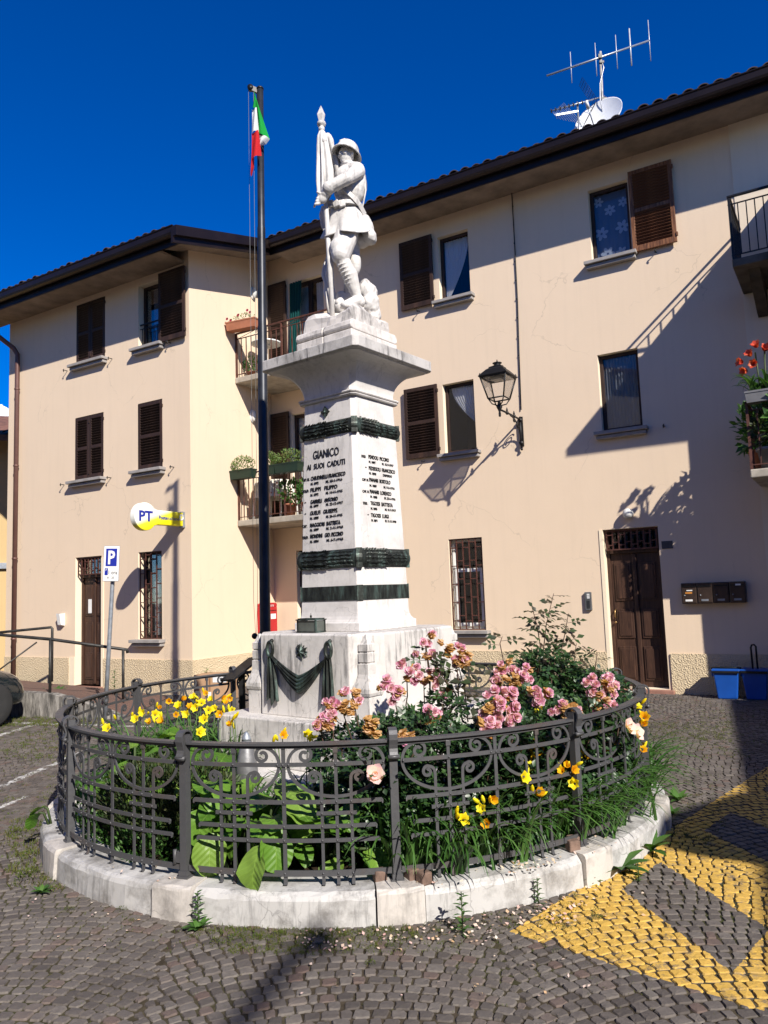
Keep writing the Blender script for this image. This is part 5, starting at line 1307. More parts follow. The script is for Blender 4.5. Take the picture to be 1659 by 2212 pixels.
# ================================================================== the left side: ramp, rail, sign, car
rp = thing('entrance_ramp', 'low stained concrete ramp with brick-paved top before the post office', 'ramp')
fpts = [(-9.0, 12.75, .46), (-7.0, 12.10, .42), (-5.6, 11.66, .37), (-5.0, 11.48, .34), (-4.45, 11.30, .22), (-3.85, 11.12, .02)]
bpts = [(-10.2, 17.0, .30), (-8.2, 15.95, .22), (-6.6, 15.05, .14), (-6.0, 14.70, .12), (-5.0, 14.1, .09), (-3.75, 13.35, .01)]
b = MB(); b.add([Vector(p) for p in fpts]+[Vector((p[0], p[1], -.03)) for p in fpts], [(i, i+1, 7+i, 6+i) for i in range(5)])
ins = [Vector(p)+Vector((.05, .16, 0)) for p in fpts]; b.add([Vector(p)+Vector((0, 0, .0)) for p in fpts]+ins, [(i, i+1, 7+i, 6+i) for i in range(5)]); b.build('retaining_wall', m_['ramp_concrete'], rp)
g = NG('brick_paving'); br = g.n('ShaderNodeTexBrick'); br.inputs['Scale'].default_value = 6; br.inputs['Color1'].default_value = (.17, .085, .06, 1); br.inputs['Color2'].default_value = (.12, .065, .05, 1); br.inputs['Mortar'].default_value = (.06, .05, .04, 1); br.inputs['Mortar Size'].default_value = .03
g.l(g.co(), br.inputs['Vector']); MATS['brick_paving'] = g.done(br.outputs['Color'], .9)
b = MB(); b.add([p-Vector((0, 0, .012)) for p in ins]+[Vector(p) for p in bpts], [(i, i+1, 7+i, 6+i) for i in range(5)]); b.build('paving', m_['brick_paving'], rp)
hr = thing('ramp_handrail', 'dark bent-steel handrail along the ramp at far left', 'handrail'); simple('rail_grey', (.050, .048, .045), .5, .4, .35, 6)
A_, B_, C_ = Vector((-5.06, 11.62, .33)), Vector((-4.1, 12.0, .12)), Vector((-9.0, 12.9, .45))
b = MB(); b.tube([C_+Vector((0, 0, .86)), Vector((-6.3, 12.1, 1.235)), A_+Vector((0, 0, .80)), B_+Vector((0, 0, .80)), B_+Vector((.05, .02, .79)), B_+Vector((.06, .03, .74))], .024, 8); b.build('top_rail', m_['rail_grey'], hr)
for p in (A_, B_): MB().tube([p, p+Vector((0, 0, .80))], .022, 8).build('post', m_['rail_grey'], hr)
h2 = thing('wall_handrail', 'second dark handrail behind the first, near the rain pipe', 'handrail'); P1 = Vector((-6.15, 14.2, .25)); b = MB(); b.tube([Vector((-9.5, 14.6, 1.02)), P1+Vector((-.02, 0, .98)), P1+Vector((0, 0, .96)), P1], .024, 8); b.build('top_rail', m_['rail_grey'], h2); MB().tube([P1+Vector((-.28, -.0, .72)), Vector((-7.35, 13.9, .25))], .014, 6).build('brace', m_['rail_grey'], h2)
# parking sign
sg_ = thing('parking_sign', 'blue and white parking sign reading 1 ora on a leaning grey pole', 'sign', (-4.083, 11.185, 0))
b = MB(); b.tube([(0, 0, -.02), (.05, .02, 1.0), (.098, .036, 1.97), (.118, .043, 2.42)], .030, 12); b.build('pole', m_['galvanised'], sg_)
MS = Matrix.Translation((.100, .0, 1.952)) @ Matrix.Rotation(rad(2.4), 4, 'Y') @ Matrix.Rotation(rad(-8), 4, 'Z')
def on_sign(name, mb_, mat, bev=0): return mb_.build(name, mat, sg_, MS, bevel=bev)
bp = [(-.115, 0), (.115, 0), (.115, .50), (-.115, .50)]
on_sign('panel', MB().box(-.118, .118, -.045, -.040, 0, .505), m_['white_plastic'], .003); on_sign('edge', MB().box(-.123, .123, -.0435, -.037, -.005, .51), m_['galvanised'], .003)
on_sign('blue_field', MB().box(-.085, .085, -.0475, -.0452, .215, .47), m_['sign_blue']); on_sign('disc_symbol', MB().box(-.095, -.045, -.0475, -.0452, .085, .185), m_['sign_blue'])
TS = lambda x, z: MS @ Matrix.Translation((x, -.0476, z)) @ Matrix.Rotation(PI/2, 4, 'X')
place('lettering', letters('P', .185, .105, m_['white_paint'], .002, .03), sg_, TS(-.048, .25)); place('lettering', letters('P', .03, .02, m_['white_paint'], .001), sg_, TS(-.08, .145)); place('lettering', letters('1 ora', .055, .13, m_['black_print'], .002), sg_, MS @ Matrix.Translation((-.032, -.0453, .098)) @ Matrix.Rotation(PI/2, 4, 'X')); place('lettering', letters('8 - 20', .03, .105, m_['black_print'], .002), sg_, MS @ Matrix.Translation((-.05, -.0453, .035)) @ Matrix.Rotation(PI/2, 4, 'X'))
# parked car, only its nose in view
ca = thing('parked_car', 'dark blue-green car at the left edge, only its nose and wheel showing', 'car', (-5.40, 10.62, 0), math.atan2(.83, .55))
g = NG('car_paint'); g.done((.006, .014, .020), .22, .35, None, .6); g.b.inputs['Coat Weight'].default_value = .8; MATS['car_paint'] = g.m
simple('tyre', (.022, .022, .022), .8, 0, .1); simple('rim_dark', (.07, .072, .076), .4, .5)
sec = [(.62, .30, .48, .50), (.60, .22, .62, .62), (.48, .20, .74, .70), (.1, .20, .80, .76), (-.45, .20, .90, .80), (-.75, .20, .98, .80), (-1.3, .20, 1.38, .74), (-2.2, .20, 1.46, .74), (-2.9, .22, 1.30, .76), (-3.1, .28, .95, .72), (-3.15, .35, .6, .60)]
b = MB(); vs_ = []; K = 14
for x, z0, z1, hw in sec:
    for k in range(K):
        a = 2*PI*k/K; cy = math.copysign(abs(math.cos(a))**.45, math.cos(a)); cz = math.copysign(abs(math.sin(a))**.55, math.sin(a))
        tw = 1 if cz < .2 else 1-.18*(cz-.2)*(1 if z1 < 1.1 else 1.4)
        vs_.append((x, .82+hw*cy*tw, (z0+z1)/2+(z1-z0)/2*cz))
b.add(vs_, [(i*K+k, i*K+(k+1) % K, (i+1)*K+(k+1) % K, (i+1)*K+k) for i in range(len(sec)-1) for k in range(K)]+[tuple(range(K))[::-1], tuple((len(sec)-1)*K+k for k in range(K))], True)
body = b.build('body', m_['car_paint'], ca, subsurf=1)
MB().box(-1.55, -.85, .045, .06, .95, 1.28).build('side_window', m_['glass'], ca)
for x in (0, -2.45):
    for y, s_ in ((.10, -1), (1.54, 1)):
        Mw = Matrix.Translation((x, y, .305)) @ Matrix.Rotation(PI/2, 4, 'X')
        b = MB(); b.lathe([(.19, -.095), (.27, -.10), (.305, -.07), (.305, .07), (.27, .10), (.19, .095)], 28, M=Mw); wh = b.build('wheel', m_['tyre'], ca)
        b = MB(); b.lathe([(.19, -.06), (.20, -.085), (.20, .085), (.19, .06)], 28, M=Mw); 
        for k in range(7): a = 2*PI*k/7; b.bar(Mw @ Vector((.03*math.cos(a), .03*math.sin(a), .085)), Mw @ Vector((.19*math.cos(a), .19*math.sin(a), .07)), .035, .02)
        b.lathe([(.05, .06), (.05, .10), (.02, .105)], 14, M=Mw); b.build('rim', m_['rim_dark'], wh)
# cardboard box, lectern, shell, bins
simple('cardboard', (.42, .26, .15), .8, 0, .1, 5); simple('tape_label', (.70, .70, .70), .5, 0, .05)
cbx = thing('cardboard_box', 'brown cardboard parcel box on the ground behind the fence', 'box', (-2.86, 12.85, 0), rad(-14)); MB().box(-.29, .29, -.22, .22, 0, .42).build('carton', m_['cardboard'], cbx, bevel=.006); MB().box(-.07, .02, -.222, -.2205, .02, .15).build('label', m_['tape_label'], cbx); MB().box(.05, .29, -.222, -.2205, .30, .40).build('label', m_['tape_label'], cbx); MB().box(-.02, .01, -.2215, -.2203, .15, .42).build('tape', simple('brown_tape', (.30, .16, .08), .4), cbx)
lt = thing('information_lectern', 'black sloping information board on a post behind the daylilies', 'lectern', (-1.52, 8.02, .10)); b = MB(); b.box(-.03, .03, -.02, .02, 0, .80); b.build('post', m_['black_iron'], lt)
b = MB(); b.box(-.11, .11, -.22, .22, -.010, .010); b.build('board', m_['black_iron'], lt, Matrix.Translation((0, .0, .82)) @ Matrix.Rotation(rad(-38), 4, 'Z') @ Matrix.Rotation(rad(26), 4, 'X') @ Matrix.Rotation(rad(-6), 4, 'Y'))
sh = thing('artillery_shell', 'grey metal artillery shell standing upright by the memorial step', 'shell', (-.955, 5.16, .12)); b = MB(); b.lathe([(.075, 0), (.078, .02), (.074, .04), (.074, .36), (.070, .42), (.058, .50), (.042, .565), (.030, .60)], 24); b.build('body', simple('shell_steel', (.27, .27, .28), .45, .5, .3, 7, .1, 50), sh); MB().lathe([(.032, .598), (.030, .612), (.014, .645), (.003, .655)], 20).build('nose_fuse', m_['galvanised'], sh)
b = MB(); b.tube([(.02+.03*math.cos(t), -.078, .33+.035*math.sin(t)) for t in [2*PI*i/14 for i in range(15)]], .006, 6); b.build('carry_ring', m_['wrought_iron'], sh)
simple('bin_blue', (.008, .075, .36), .4, 0, .1, 4)
def bin_(label, x, y, rz, open_):
    t = thing('recycling_bin', label, 'bin', (x, y, 0), rz, 'blue recycling bins'); b = MB()
    vs_ = [(sx*.125, sy*.10, 0.) for sx, sy in ((-1,-1),(1,-1),(1,1),(-1,1))]+[(sx*.165, sy*.135, .39) for sx, sy in ((-1,-1),(1,-1),(1,1),(-1,1))]; b.add(vs_, [(3,2,1,0),(0,1,5,4),(1,2,6,5),(2,3,7,6),(3,0,4,7),(4,5,6,7)]); b.build('body', m_['bin_blue'], t, bevel=.015)
    b = MB(); b.box(-.18, .18, -.15, .15, .385, .412); b.build('lid', m_['bin_blue'], t, bevel=.008); b = MB(); b.box(-.172, .172, -.156, -.142, .36, .392); b.build('rim', m_['black_iron'], t, bevel=.004)
    b = MB()
    if open_: b.tube([(-.185, .0, .36), (-.19, .0, .42), (-.10, -.02, .425), (.10, -.02, .425), (.19, 0, .42), (.185, 0, .36)], .012, 6)
    else: b.tube([(-.03, .0, .40), (-.035, .0, .70), (-.02, 0, .735), (.01, 0, .74), (.03, 0, .715), (.03, 0, .40)], .014, 6)
    b.build('handle', m_['black_iron'], t); b = MB(); b.box(-.19, -.165, -.03, .03, .30, .40); b.build('side_clip', m_['bin_blue'], t); return t
bin_('blue recycling bin lit by the sun at its left side', 4.72, 10.98, rad(-28), True); bin_('blue recycling bin in the shade with its black handle up', 5.06, 10.83, rad(-34), False)
# loose setts propping the fence
for k, (a, dr) in enumerate(((-84.9, -.02), (-80.6, 0), (-79.3, .06), (-54.9, .02), (-53.4, -.02))):
    r_ = RF+dr; st = thing('loose_sett', ('loose stone sett on the kerb left of the front post', 'loose stone sett on the kerb right of the front post', 'loose stone sett on the kerb edge, second right of the front post', 'loose reddish sett on the kerb left of the right-hand post', 'loose sett wedged against the right-hand post')[k], 'stone', (RCX+r_*math.cos(rad(a)), RCY+r_*math.sin(rad(a)), .160), rad(a*3)); MB().box(-.034, .034, -.032, .032, 0, .062).build('stone', simple('sett_brown', (.20, .13, .10), .85, 0, .25, 20, .4, 60) if k == 0 else m_['sett_brown'], st, bevel=.008)

# ================================================================== surroundings
lh = thing('yellow_house', 'yellow house with a tiled roof at the far left edge', 'house', (-14.6, 21.2, 0), rad(20)); MB().box(-6, 4.2, -3, 5, -.2, 5.95).build('wall', m_['plaster_yellow'], lh)
b = MB(); b.prism([(-4.0, 5.75), (1, 7.3), (6, 5.75), (6, 5.9), (1, 7.5), (-4.0, 5.9)], -6.6, 4.8, 'x'); rfo = b.build('roof', m_['roof_clay'], lh)
for k in range(18): place('roof_tile', tme, rfo, T(-.2+.27*k, -4.05, 5.93, 0)).data
MB().box(3.2, 4.25, -3.1, -2.9, 2.6, 2.75).build('plaque', m_['galvanised'], lh)
for (nm, lb, x0, x1, y0, y1, h, rz, px_, py_) in (('corner_house', 'plain rendered house across the street, right of the picture', 0, 7, -9, 4.6, 5.9, rad(-22.6), 6.55, -.95),
        ('added_rear_house', 'long plain house behind the viewer', -22, 5, -10, 0, 7.9, 0, 0, -8.0), ('added_left_house', 'plain house across the lane, left of the picture', -8, 0, -9, 7, 10.5, rad(8), -11.2, 0)):  # rear and left houses are added out of view to cut sky light
    t = thing(nm, lb, 'house', (px_, py_, 0), rz); MB().box(x0, x1, y0, y1, -.2, h-.05).build('wall', m_['plaster_pale'], t); MB().box(x0-.0, x1+.4, y0-.3, y1+.0, h-.05, h+.1).build('roof', m_['roof_clay'], t)
la2 = thing('shadow_arm', 'thick steel lamp arm on the house behind the viewer', 'lamp arm', (3.9, -7.98, 8.0)); b = MB(); b.tube([(0, 0, 0), (.35, .66, .15), (.68, 1.28, .3)], .045, 10); b.build('arm', m_['galvanised'], la2); b = MB(); b.sphere((.74, 1.40, .28), (.09, .16, .05), 12, 8); b.build('arm_end', m_['galvanised'], la2)  # arm added out of view for the soft shadow band on the setts
aw = thing('added_shadow_slab', 'curved awning corner of the house across the street', 'awning', (5.42, -1.55, 5.3)); b = MB(); b.prism([(.55, .9), (-.10, .45), (-.42, .12), (-.50, -.15), (-.38, -.32), (.0, -.55), (.6, -.7)], 0, .12, 'z'); b.build('flat_slab', m_['roof_dark'], aw)  # unseen slab, added and shaped for the rounded shadow on the ground
cl = MB(); q = random.Random(3)
for k in range(70):
    x_ = q.uniform(-160, 0); hh = 25+75*min(1, -x_/60); cl.sphere((x_, q.uniform(-20, 20), q.uniform(0, hh)), q.uniform(9, 22), 12, 8)
co_ = cl.build('cloud', simple('cloud_white', (.85, .86, .88), 1, 0, .02), None, T(-478, 960, 195)); tag(co_, None, None, None, 'structure')
r_ = co_.modifiers.new('r', 'REMESH'); r_.mode = 'VOXEL'; r_.voxel_size = 3.5; r_.use_smooth_shade = True
tx = bpy.data.textures.new('puff', 'CLOUDS'); tx.noise_scale = 22; tx.noise_depth = 4; d_ = co_.modifiers.new('d', 'DISPLACE'); d_.texture = tx; d_.strength = 26; d_.texture_coords = 'LOCAL'
# ================================================================== planting
def leaf_mat(name, cols, rough=.45, trans=.25, spec=.45, vein=0):
    g = NG(name); geo = g.n('ShaderNodeNewGeometry'); oi = g.n('ShaderNodeObjectInfo')
    r_ = g.math('FRACT', g.math('ADD', geo.outputs['Random Per Island'], oi.outputs['Random']))
    n = len(cols); c = g.ramp(r_, [(i/(n-1), k) for i, k in enumerate(cols)])
    if vein:
        sp = g.n('ShaderNodeSeparateXYZ'); g.l(g.co(), sp.inputs[0])
        ax = g.math('ABSOLUTE', sp.outputs[0]); wv = g.math('SINE', g.math('MULTIPLY', g.math('SUBTRACT', g.math('MULTIPLY', sp.outputs[1], 1.), g.math('MULTIPLY', ax, .75)), 44))
        ln = g.ramp(wv, [(.90, 0.), (1.0, .16)]); mid = g.ramp(ax, [(.0, .45), (.016, .0)])
        c = g.mix(g.math('MAXIMUM', ln, mid), c, tuple(k*1.6 for k in cols[-1])); nr = g.bump(g.math('ADD', wv, g.noise(9, 3)), .16, .03)
        g.done(c, rough, 0, nr, spec)
    else: g.done(c, rough, 0, None, spec)
    tr = g.n('ShaderNodeBsdfTranslucent'); mx_ = g.n('ShaderNodeMixShader'); mx_.inputs[0].default_value = trans
    tc = g.mix(1.0, c, (1.3, 1.5, .5), 'MULTIPLY'); g.l(tc, tr.inputs[0])
    g.l(g.b.outputs[0], mx_.inputs[1]); g.l(tr.outputs[0], mx_.inputs[2]); g.l(mx_.outputs[0], g.out.inputs[0]); MATS[name] = g.m
leaf_mat('rose_leaf', [(.012, .030, .012), (.020, .050, .018), (.030, .075, .022), (.055, .11, .030)], .38, .2, .5)
leaf_mat('young_rose_leaf', [(.020, .045, .016), (.045, .035, .022), (.035, .075, .020), (.06, .04, .025)], .4, .25)
leaf_mat('daylily_leaf', [(.035, .095, .018), (.05, .13, .025), (.07, .16, .03), (.10, .20, .05)], .42, .3)
leaf_mat('bergenia_leaf', [(.060, .145, .014), (.085, .19, .020), (.12, .24, .028), (.17, .27, .045)], .46, .25, .4, 1)
leaf_mat('dark_shrub_leaf', [(.020, .035, .010), (.030, .050, .014), (.055, .060, .018), (.040, .085, .020)], .55, .2)
leaf_mat('low_green_leaf', [(.030, .085, .018), (.05, .13, .025), (.075, .17, .03)], .5, .3)
leaf_mat('weed_leaf', [(.045, .11, .020), (.06, .15, .028), (.09, .18, .035)], .5, .3)
leaf_mat('moss_leaf', [(.045, .075, .014), (.07, .10, .02), (.10, .085, .03), (.075, .13, .02)], .8, .2, .1)
leaf_mat('dry_grass', [(.10, .10, .03), (.07, .11, .02), (.13, .11, .04)], .7, .2, .1)
leaf_mat('rose_petal', [(.56, .20, .38), (.68, .34, .52), (.76, .50, .63), (.82, .68, .75)], .55, .35, .2)
leaf_mat('open_rose_petal', [(.80, .50, .54), (.82, .60, .58), (.84, .70, .62)], .55, .35, .2)
leaf_mat('withered_petal', [(.30, .13, .035), (.44, .24, .08), (.58, .36, .15), (.62, .40, .26)], .7, .3, .1)
leaf_mat('lily_yellow', [(.82, .62, .012), (.84, .70, .02), (.86, .76, .05)], .5, .35, .2)
leaf_mat('lily_orange', [(.78, .36, .012), (.82, .46, .015), (.84, .56, .02)], .5, .35, .2)
leaf_mat('fallen_petal', [(.72, .42, .40), (.78, .62, .56), (.62, .40, .22), (.82, .76, .72)], .7, .3, .1)
leaf_mat('amaryllis_petal', [(.48, .035, .02), (.58, .07, .03), (.60, .16, .07)], .45, .3)
simple('stem_green', (.045, .075, .020), .6, 0, .2); simple('stem_brown', (.075, .040, .025), .7, 0, .25); simple('lily_stem', (.07, .13, .03), .6, 0, .2)

class LF:
    """gathers many small leaves into one mesh"""
    def __init__(self): self.v = []; self.f = []
    def leaf(self, p, d, n, L, W, bend=.2, segs=2):
        d = d.normalized(); s = d.cross(n)
        if s.length < 1e-4: s = d.cross(Vector((1, .3, 0)))
        s.normalize(); n = s.cross(d).normalized(); b = len(self.v)
        if segs == 2:
            self.v += [p, p+d*L*.45+s*W*.5+n*W*.12-n*bend*L*.1, p+d*L*.45-n*bend*L*.12, p+d*L*.45-s*W*.5+n*W*.12-n*bend*L*.1, p+d*L-n*bend*L*.5]
            self.f += [(b, b+2, b+1), (b, b+3, b+2), (b+1, b+2, b+4), (b+2, b+3, b+4)]
        else:
            prof = [(0, .06), (.18, .72), (.42, 1.0), (.7, .78), (.9, .32)]
            for t, w_ in prof:
                c = p+d*L*t-n*bend*L*t*t; self.v += [c+s*W*.5*w_+n*W*.10*w_, c, c-s*W*.5*w_+n*W*.10*w_]
            self.v.append(p+d*L-n*bend*L)
            for i in range(4):
                k = b+i*3; self.f += [(k, k+1, k+4, k+3), (k+1, k+2, k+5, k+4)]
            k = b+12; self.f += [(k, k+1, k+3), (k+1, k+2, k+3)]
    def blade(self, p, d, L, W, droop, tw=0):
        """long strap leaf that rises and arches over; d horizontal heading"""
        b = len(self.v); n = 7; s = Vector((-d.y, d.x, 0)); pts = []
        a0 = random.uniform(1.05, 1.45)
        x, z, a = 0., 0., a0
        for i in range(n+1):
            t = i/n; w_ = W*(1-t**2.2)*.5+.0006; c = p+d*x+Vector((0, 0, z)); nn = Vector((-d.x*math.sin(a), -d.y*math.sin(a), math.cos(a)))
            self.v += [c+s*w_+nn*w_*.5, c, c-s*w_+nn*w_*.5]
            x += math.cos(a)*L/n; z += math.sin(a)*L/n; a -= droop/n*(.5+1.3*t)
        for i in range(n):
            k = b+i*3; self.f += [(k, k+1, k+4, k+3), (k+1, k+2, k+5, k+4)]
    def build(self, name, mat, parent, M=None, kind=None):
        me = bpy.data.meshes.new(name); me.from_pydata([tuple(v) for v in self.v], [], self.f); me.materials.append(m_[mat]); me.update()
        me.polygons.foreach_set('use_smooth', [True]*len(me.polygons)); o = place(name, me, parent, M)
        if kind: o['kind'] = kind
        return o
# blossom meshes
def rose_mesh(name, mat, layers, R, seed, open_=1.0, crump=.15):
    q = random.Random(seed); L = LF()
    for k, (cnt, tilt, sz, r0) in enumerate(layers):
        for i in range(cnt):
            a = 2*PI*(i+.5*(k % 2))/cnt+q.uniform(-.2, .2); out = Vector((math.cos(a), math.sin(a), 0)); tl = tilt+q.uniform(-crump, crump)
            d = out*math.sin(tl)+Vector((0, 0, math.cos(tl))); nn = out*math.cos(tl)-Vector((0, 0, math.sin(tl)))
            L.leaf(out*r0*R, d, -nn, sz*R, sz*R*1.15, -.35+q.uniform(-.2, .2), 3)
    me = bpy.data.meshes.new(name); me.from_pydata([tuple(v) for v in L.v], [], L.f); me.materials.append(m_[mat]); me.polygons.foreach_set('use_smooth', [True]*len(me.polygons)); me.update(); return me
FULL = [(5, 1.75, 1.05, .10), (6, 1.35, 1.0, .10), (6, .95, .9, .08), (5, .6, .75, .05), (4, .3, .6, .02)]
ROSE = [rose_mesh('rose_blossom', 'rose_petal', FULL, .027, s, 1, .22) for s in (1, 2, 3)]
OPEN = rose_mesh('rose_blossom', 'open_rose_petal', [(5, 1.5, 1.1, .1), (5, 1.2, .9, .1), (4, .9, .5, .05)], .042, 7)
WITH = [rose_mesh('withered_blossom', 'withered_petal', [(6, 2.5, 1.1, .1), (6, 2.1, 1.0, .1), (5, 2.8, .9, .05), (4, 1.4, .6, .05)], .030, s, 1, .5) for s in (4, 5)]
def lily_mesh(name, mat, R, flare, seed):
    q = random.Random(seed); L = LF()
    for i in range(6):
        a = 2*PI*i/6+q.uniform(-.1, .1); out = Vector((math.cos(a), math.sin(a), 0)); b = len(L.v); n = 6; W = R*(.74 if i % 2 else .98); s = Vector((-out.y, out.x, 0)); x, z, tl = .006, 0., .25
        for j in range(n+1):
            t = j/n; w_ = W*.5*(math.sin(PI*min(1, .12+t*.92))**.7); c = out*x+Vector((0, 0, z)); L.v += [c+s*w_+Vector((0, 0, w_*.2)), c, c-s*w_+Vector((0, 0, w_*.2))]
            x += math.sin(tl)*R*1.25/n; z += math.cos(tl)*R*1.25/n; tl += flare/n*(1.2 if t > .4 else .7)
        for j in range(n): k = b+j*3; L.f += [(k, k+1, k+4, k+3), (k+1, k+2, k+5, k+4)]
    me = bpy.data.meshes.new(name); me.from_pydata([tuple(v) for v in L.v], [], L.f); me.materials.append(m_[mat]); me.polygons.foreach_set('use_smooth', [True]*len(me.polygons)); me.update(); return me
LILY = [lily_mesh('lily_flower', 'lily_yellow', .044, 1.45, 1), lily_mesh('lily_flower', 'lily_yellow', .042, 1.3, 2), lily_mesh('lily_flower', 'lily_orange', .044, .9, 3), lily_mesh('lily_flower', 'lily_orange', .042, .4, 4)]
bd_ = MB(); bd_.lathe([(.004, 0), (.009, .015), (.011, .035), (.008, .055), (.002, .068)], 7); BUD = bd_.mesh('lily_bud', m_['lily_yellow'])

F_PX = 1660.
def ray_px(px, py):                             # direction of a point of the view, used only to read positions off the photograph
    return fw*F_PX + rt*(px-829.5) - up*(py-1106)
def at_depth(px, py, y): r_ = ray_px(px, py); k = y/r_.y; return Vector((r_.x*k, y, EYE+r_.z*k))
def at_z(px, py, z): r_ = ray_px(px, py); k = (z-EYE)/r_.z; return Vector((r_.x*k, r_.y*k, z))
def at_ring(px, py, R):
    r_ = ray_px(px, py); a = r_.x**2+r_.y**2; b = -2*(r_.x*RCX+r_.y*RCY); c = RCX**2+RCY**2-R*R; D = max(0, b*b-4*a*c); k = (-b-math.sqrt(D))/(2*a); return Vector((r_.x*k, r_.y*k, EYE+r_.z*k))
rv = random.Random(21)
def rvec(): 
    while True:
        v_ = Vector((rv.uniform(-1, 1), rv.uniform(-1, 1), rv.uniform(-1, 1)))
        if .05 < v_.length < 1: return v_
def inside_bed(p, r0=2.12): return math.hypot(p.x-RCX, p.y-RCY) < r0
def in_stone(p):
    dx, dy = p.x-MX, p.y-MY; c_, s_ = math.cos(MROT), math.sin(MROT); a = max(abs(c_*dx+s_*dy), abs(-s_*dx+c_*dy)); return (a < .64 and p.z < 1.37) or (a < .81 and p.z < .75) or (a < 1.03 and p.z < .41)
SUNV = to_sun
# ---- rose bushes
def rose_bush(label, root, lobes, clusters, shoots=(), nleaf=900, leafmat='rose_leaf', group='rose bushes in the bed'):
    t = thing('rose_bush', label, 'rose bush', root, 0, group); O = Vector(root); L = LF(); st = MB()
    for (c, r_) in lobes:
        c = Vector(c); n = int(nleaf*r_[0]*r_[1]*r_[2]/(.3*.25*.3))
        for _ in range(n):
            v_ = rvec(); k = v_.length**.35/v_.length; p = c+Vector((v_.x*r_[0]*k, v_.y*r_[1]*k, v_.z*r_[2]*k))
            if p.z < .12 or in_stone(p) or not inside_bed(p, 2.20): continue
            d = (v_.normalized()+rvec()*.8+Vector((0, -.1, -.15))).normalized(); nn = (Vector((0, 0, .7))+SUNV*.5+rvec()*.8).normalized()
            sd = d.cross(nn).normalized(); sz = rv.uniform(.032, .054)
            L.leaf(p-O, d, nn, sz, sz*.66, .3)
            for sg in (-1, 1):
                for q in (.15, .75): L.leaf(p-O-d*sz*q*.9, (d*.45+sd*sg).normalized(), nn, sz*.82, sz*.55, .3)
        for _ in range(5):
            e = c+Vector((rv.uniform(-.6, .6)*r_[0], rv.uniform(-.6, .6)*r_[1], rv.uniform(.2, .9)*r_[2])); b0 = Vector((c.x*.6+O.x*.4+rv.uniform(-.08, .08), c.y*.6+O.y*.4, .14)); mid = (b0+e)/2+Vector((rv.uniform(-.06, .06), rv.uniform(-.06, .06), .05))
            st.tube([b0-O, mid-O, e-O], [.007, .005, .003], 5)
    ends = []
    for (px, py, y, rad_, nf, nw) in clusters:
        c = at_depth(px, py, y); R_ = rad_*y/F_PX
        base = Vector((c.x+rv.uniform(-.08, .08), c.y+rv.uniform(.02, .10), max(.3, c.z-.42))); st.tube([base-O, (base+c)/2-O+Vector((.02, .03, .0)), c-O], [.005, .004, .003], 5)
        for _ in range(10):
            t_ = rv.random(); p = base+(c-base)*t_*.9+rvec()*.03; dd = rvec().normalized(); L.leaf(p-O, dd, Vector((0, 0, 1)), rv.uniform(.03, .05), rv.uniform(.02, .032), .3)
        nf = int(nf*1.35); nw = int(nw*1.2)
        for i in range(nf+nw):
            v_ = rvec(); v_.y = -abs(v_.y)*.7; p = c+Vector((v_.x*R_*1.15, v_.y*R_*.8, v_.z*R_*1.05))
            face = (v_.normalized()*.7+Vector((.1, -.75, .45))+rvec()*.25).normalized(); q = face.to_track_quat('Z', 'Y').to_matrix().to_4x4()
            fresh = i < nf; me = rv.choice(ROSE) if fresh else rv.choice(WITH); s_ = rv.uniform(.85, 1.2)
            if not fresh: q = (Vector((rv.uniform(-.5, .5), rv.uniform(-.6, .1), .9))).normalized().to_track_quat('Z', 'Y').to_matrix().to_4x4()
            place('rose_blossom' if fresh else 'withered_blossom', me, t, Matrix.Translation(p-O) @ q @ Matrix.Rotation(rv.uniform(0, 6), 4, 'Z') @ Matrix.Scale(s_, 4))
    YL = LF()
    for (pts, y, nl) in shoots:
        W_ = [at_depth(px, py, y) for px, py in pts]; st.tube([w_-O for w_ in W_], [.006-.0035*i/(len(W_)-1) for i in range(len(W_))], 5)
        nl = int(nl*1.5)
        for i in range(nl):
            s_ = (i+.5)/nl*(len(W_)-1); k = min(int(s_), len(W_)-2); p = W_[k]+(W_[k+1]-W_[k])*(s_-k); a = i*2.4+rv.uniform(-.4, .4)
            d = Vector((math.cos(a), math.sin(a)*.8, rv.uniform(-.05, .35))).normalized(); nn = (Vector((0, 0, .55))+SUNV*.6+rvec()*.7).normalized(); sz = rv.uniform(.070, .098)*(1-.35*i/nl)
            sd = d.cross(nn).normalized(); e = p+d*sz*1.7; st.tube([p-O, e-O], .0015, 4)
            YL.leaf(e-O, d, nn, sz, sz*.6, .3)
            for sg in (-1, 1):
                for q in (.35, .95): YL.leaf(e-d*sz*q-O, (d*.4+sd*sg).normalized(), nn, sz*.9, sz*.55, .3)
    L.build('foliage', leafmat, t); st.build('stems', m_['stem_brown'], t)
    if YL.v: YL.build('young_leaves', 'young_rose_leaf', t)
    return t
W = at_depth
rose_bush('rose bush with pink and withered clusters in front of the drape-side corner of the memorial', (-.30, 4.75, .14), [((-.25, 4.72, .62), (.26, .22, .26)), ((-.05, 4.55, .48), (.30, .22, .34)), ((-.02, 4.70, .72), (.22, .18, .20))],
    [(735, 1522, 4.62, 30, 5, 9), (720, 1555, 4.6, 22, 4, 3), (690, 1562, 4.6, 12, 1, 3), (799, 1566, 4.55, 20, 0, 7), (871, 1588, 4.5, 15, 1, 4), (760, 1500, 4.65, 18, 2, 4)], nleaf=620)
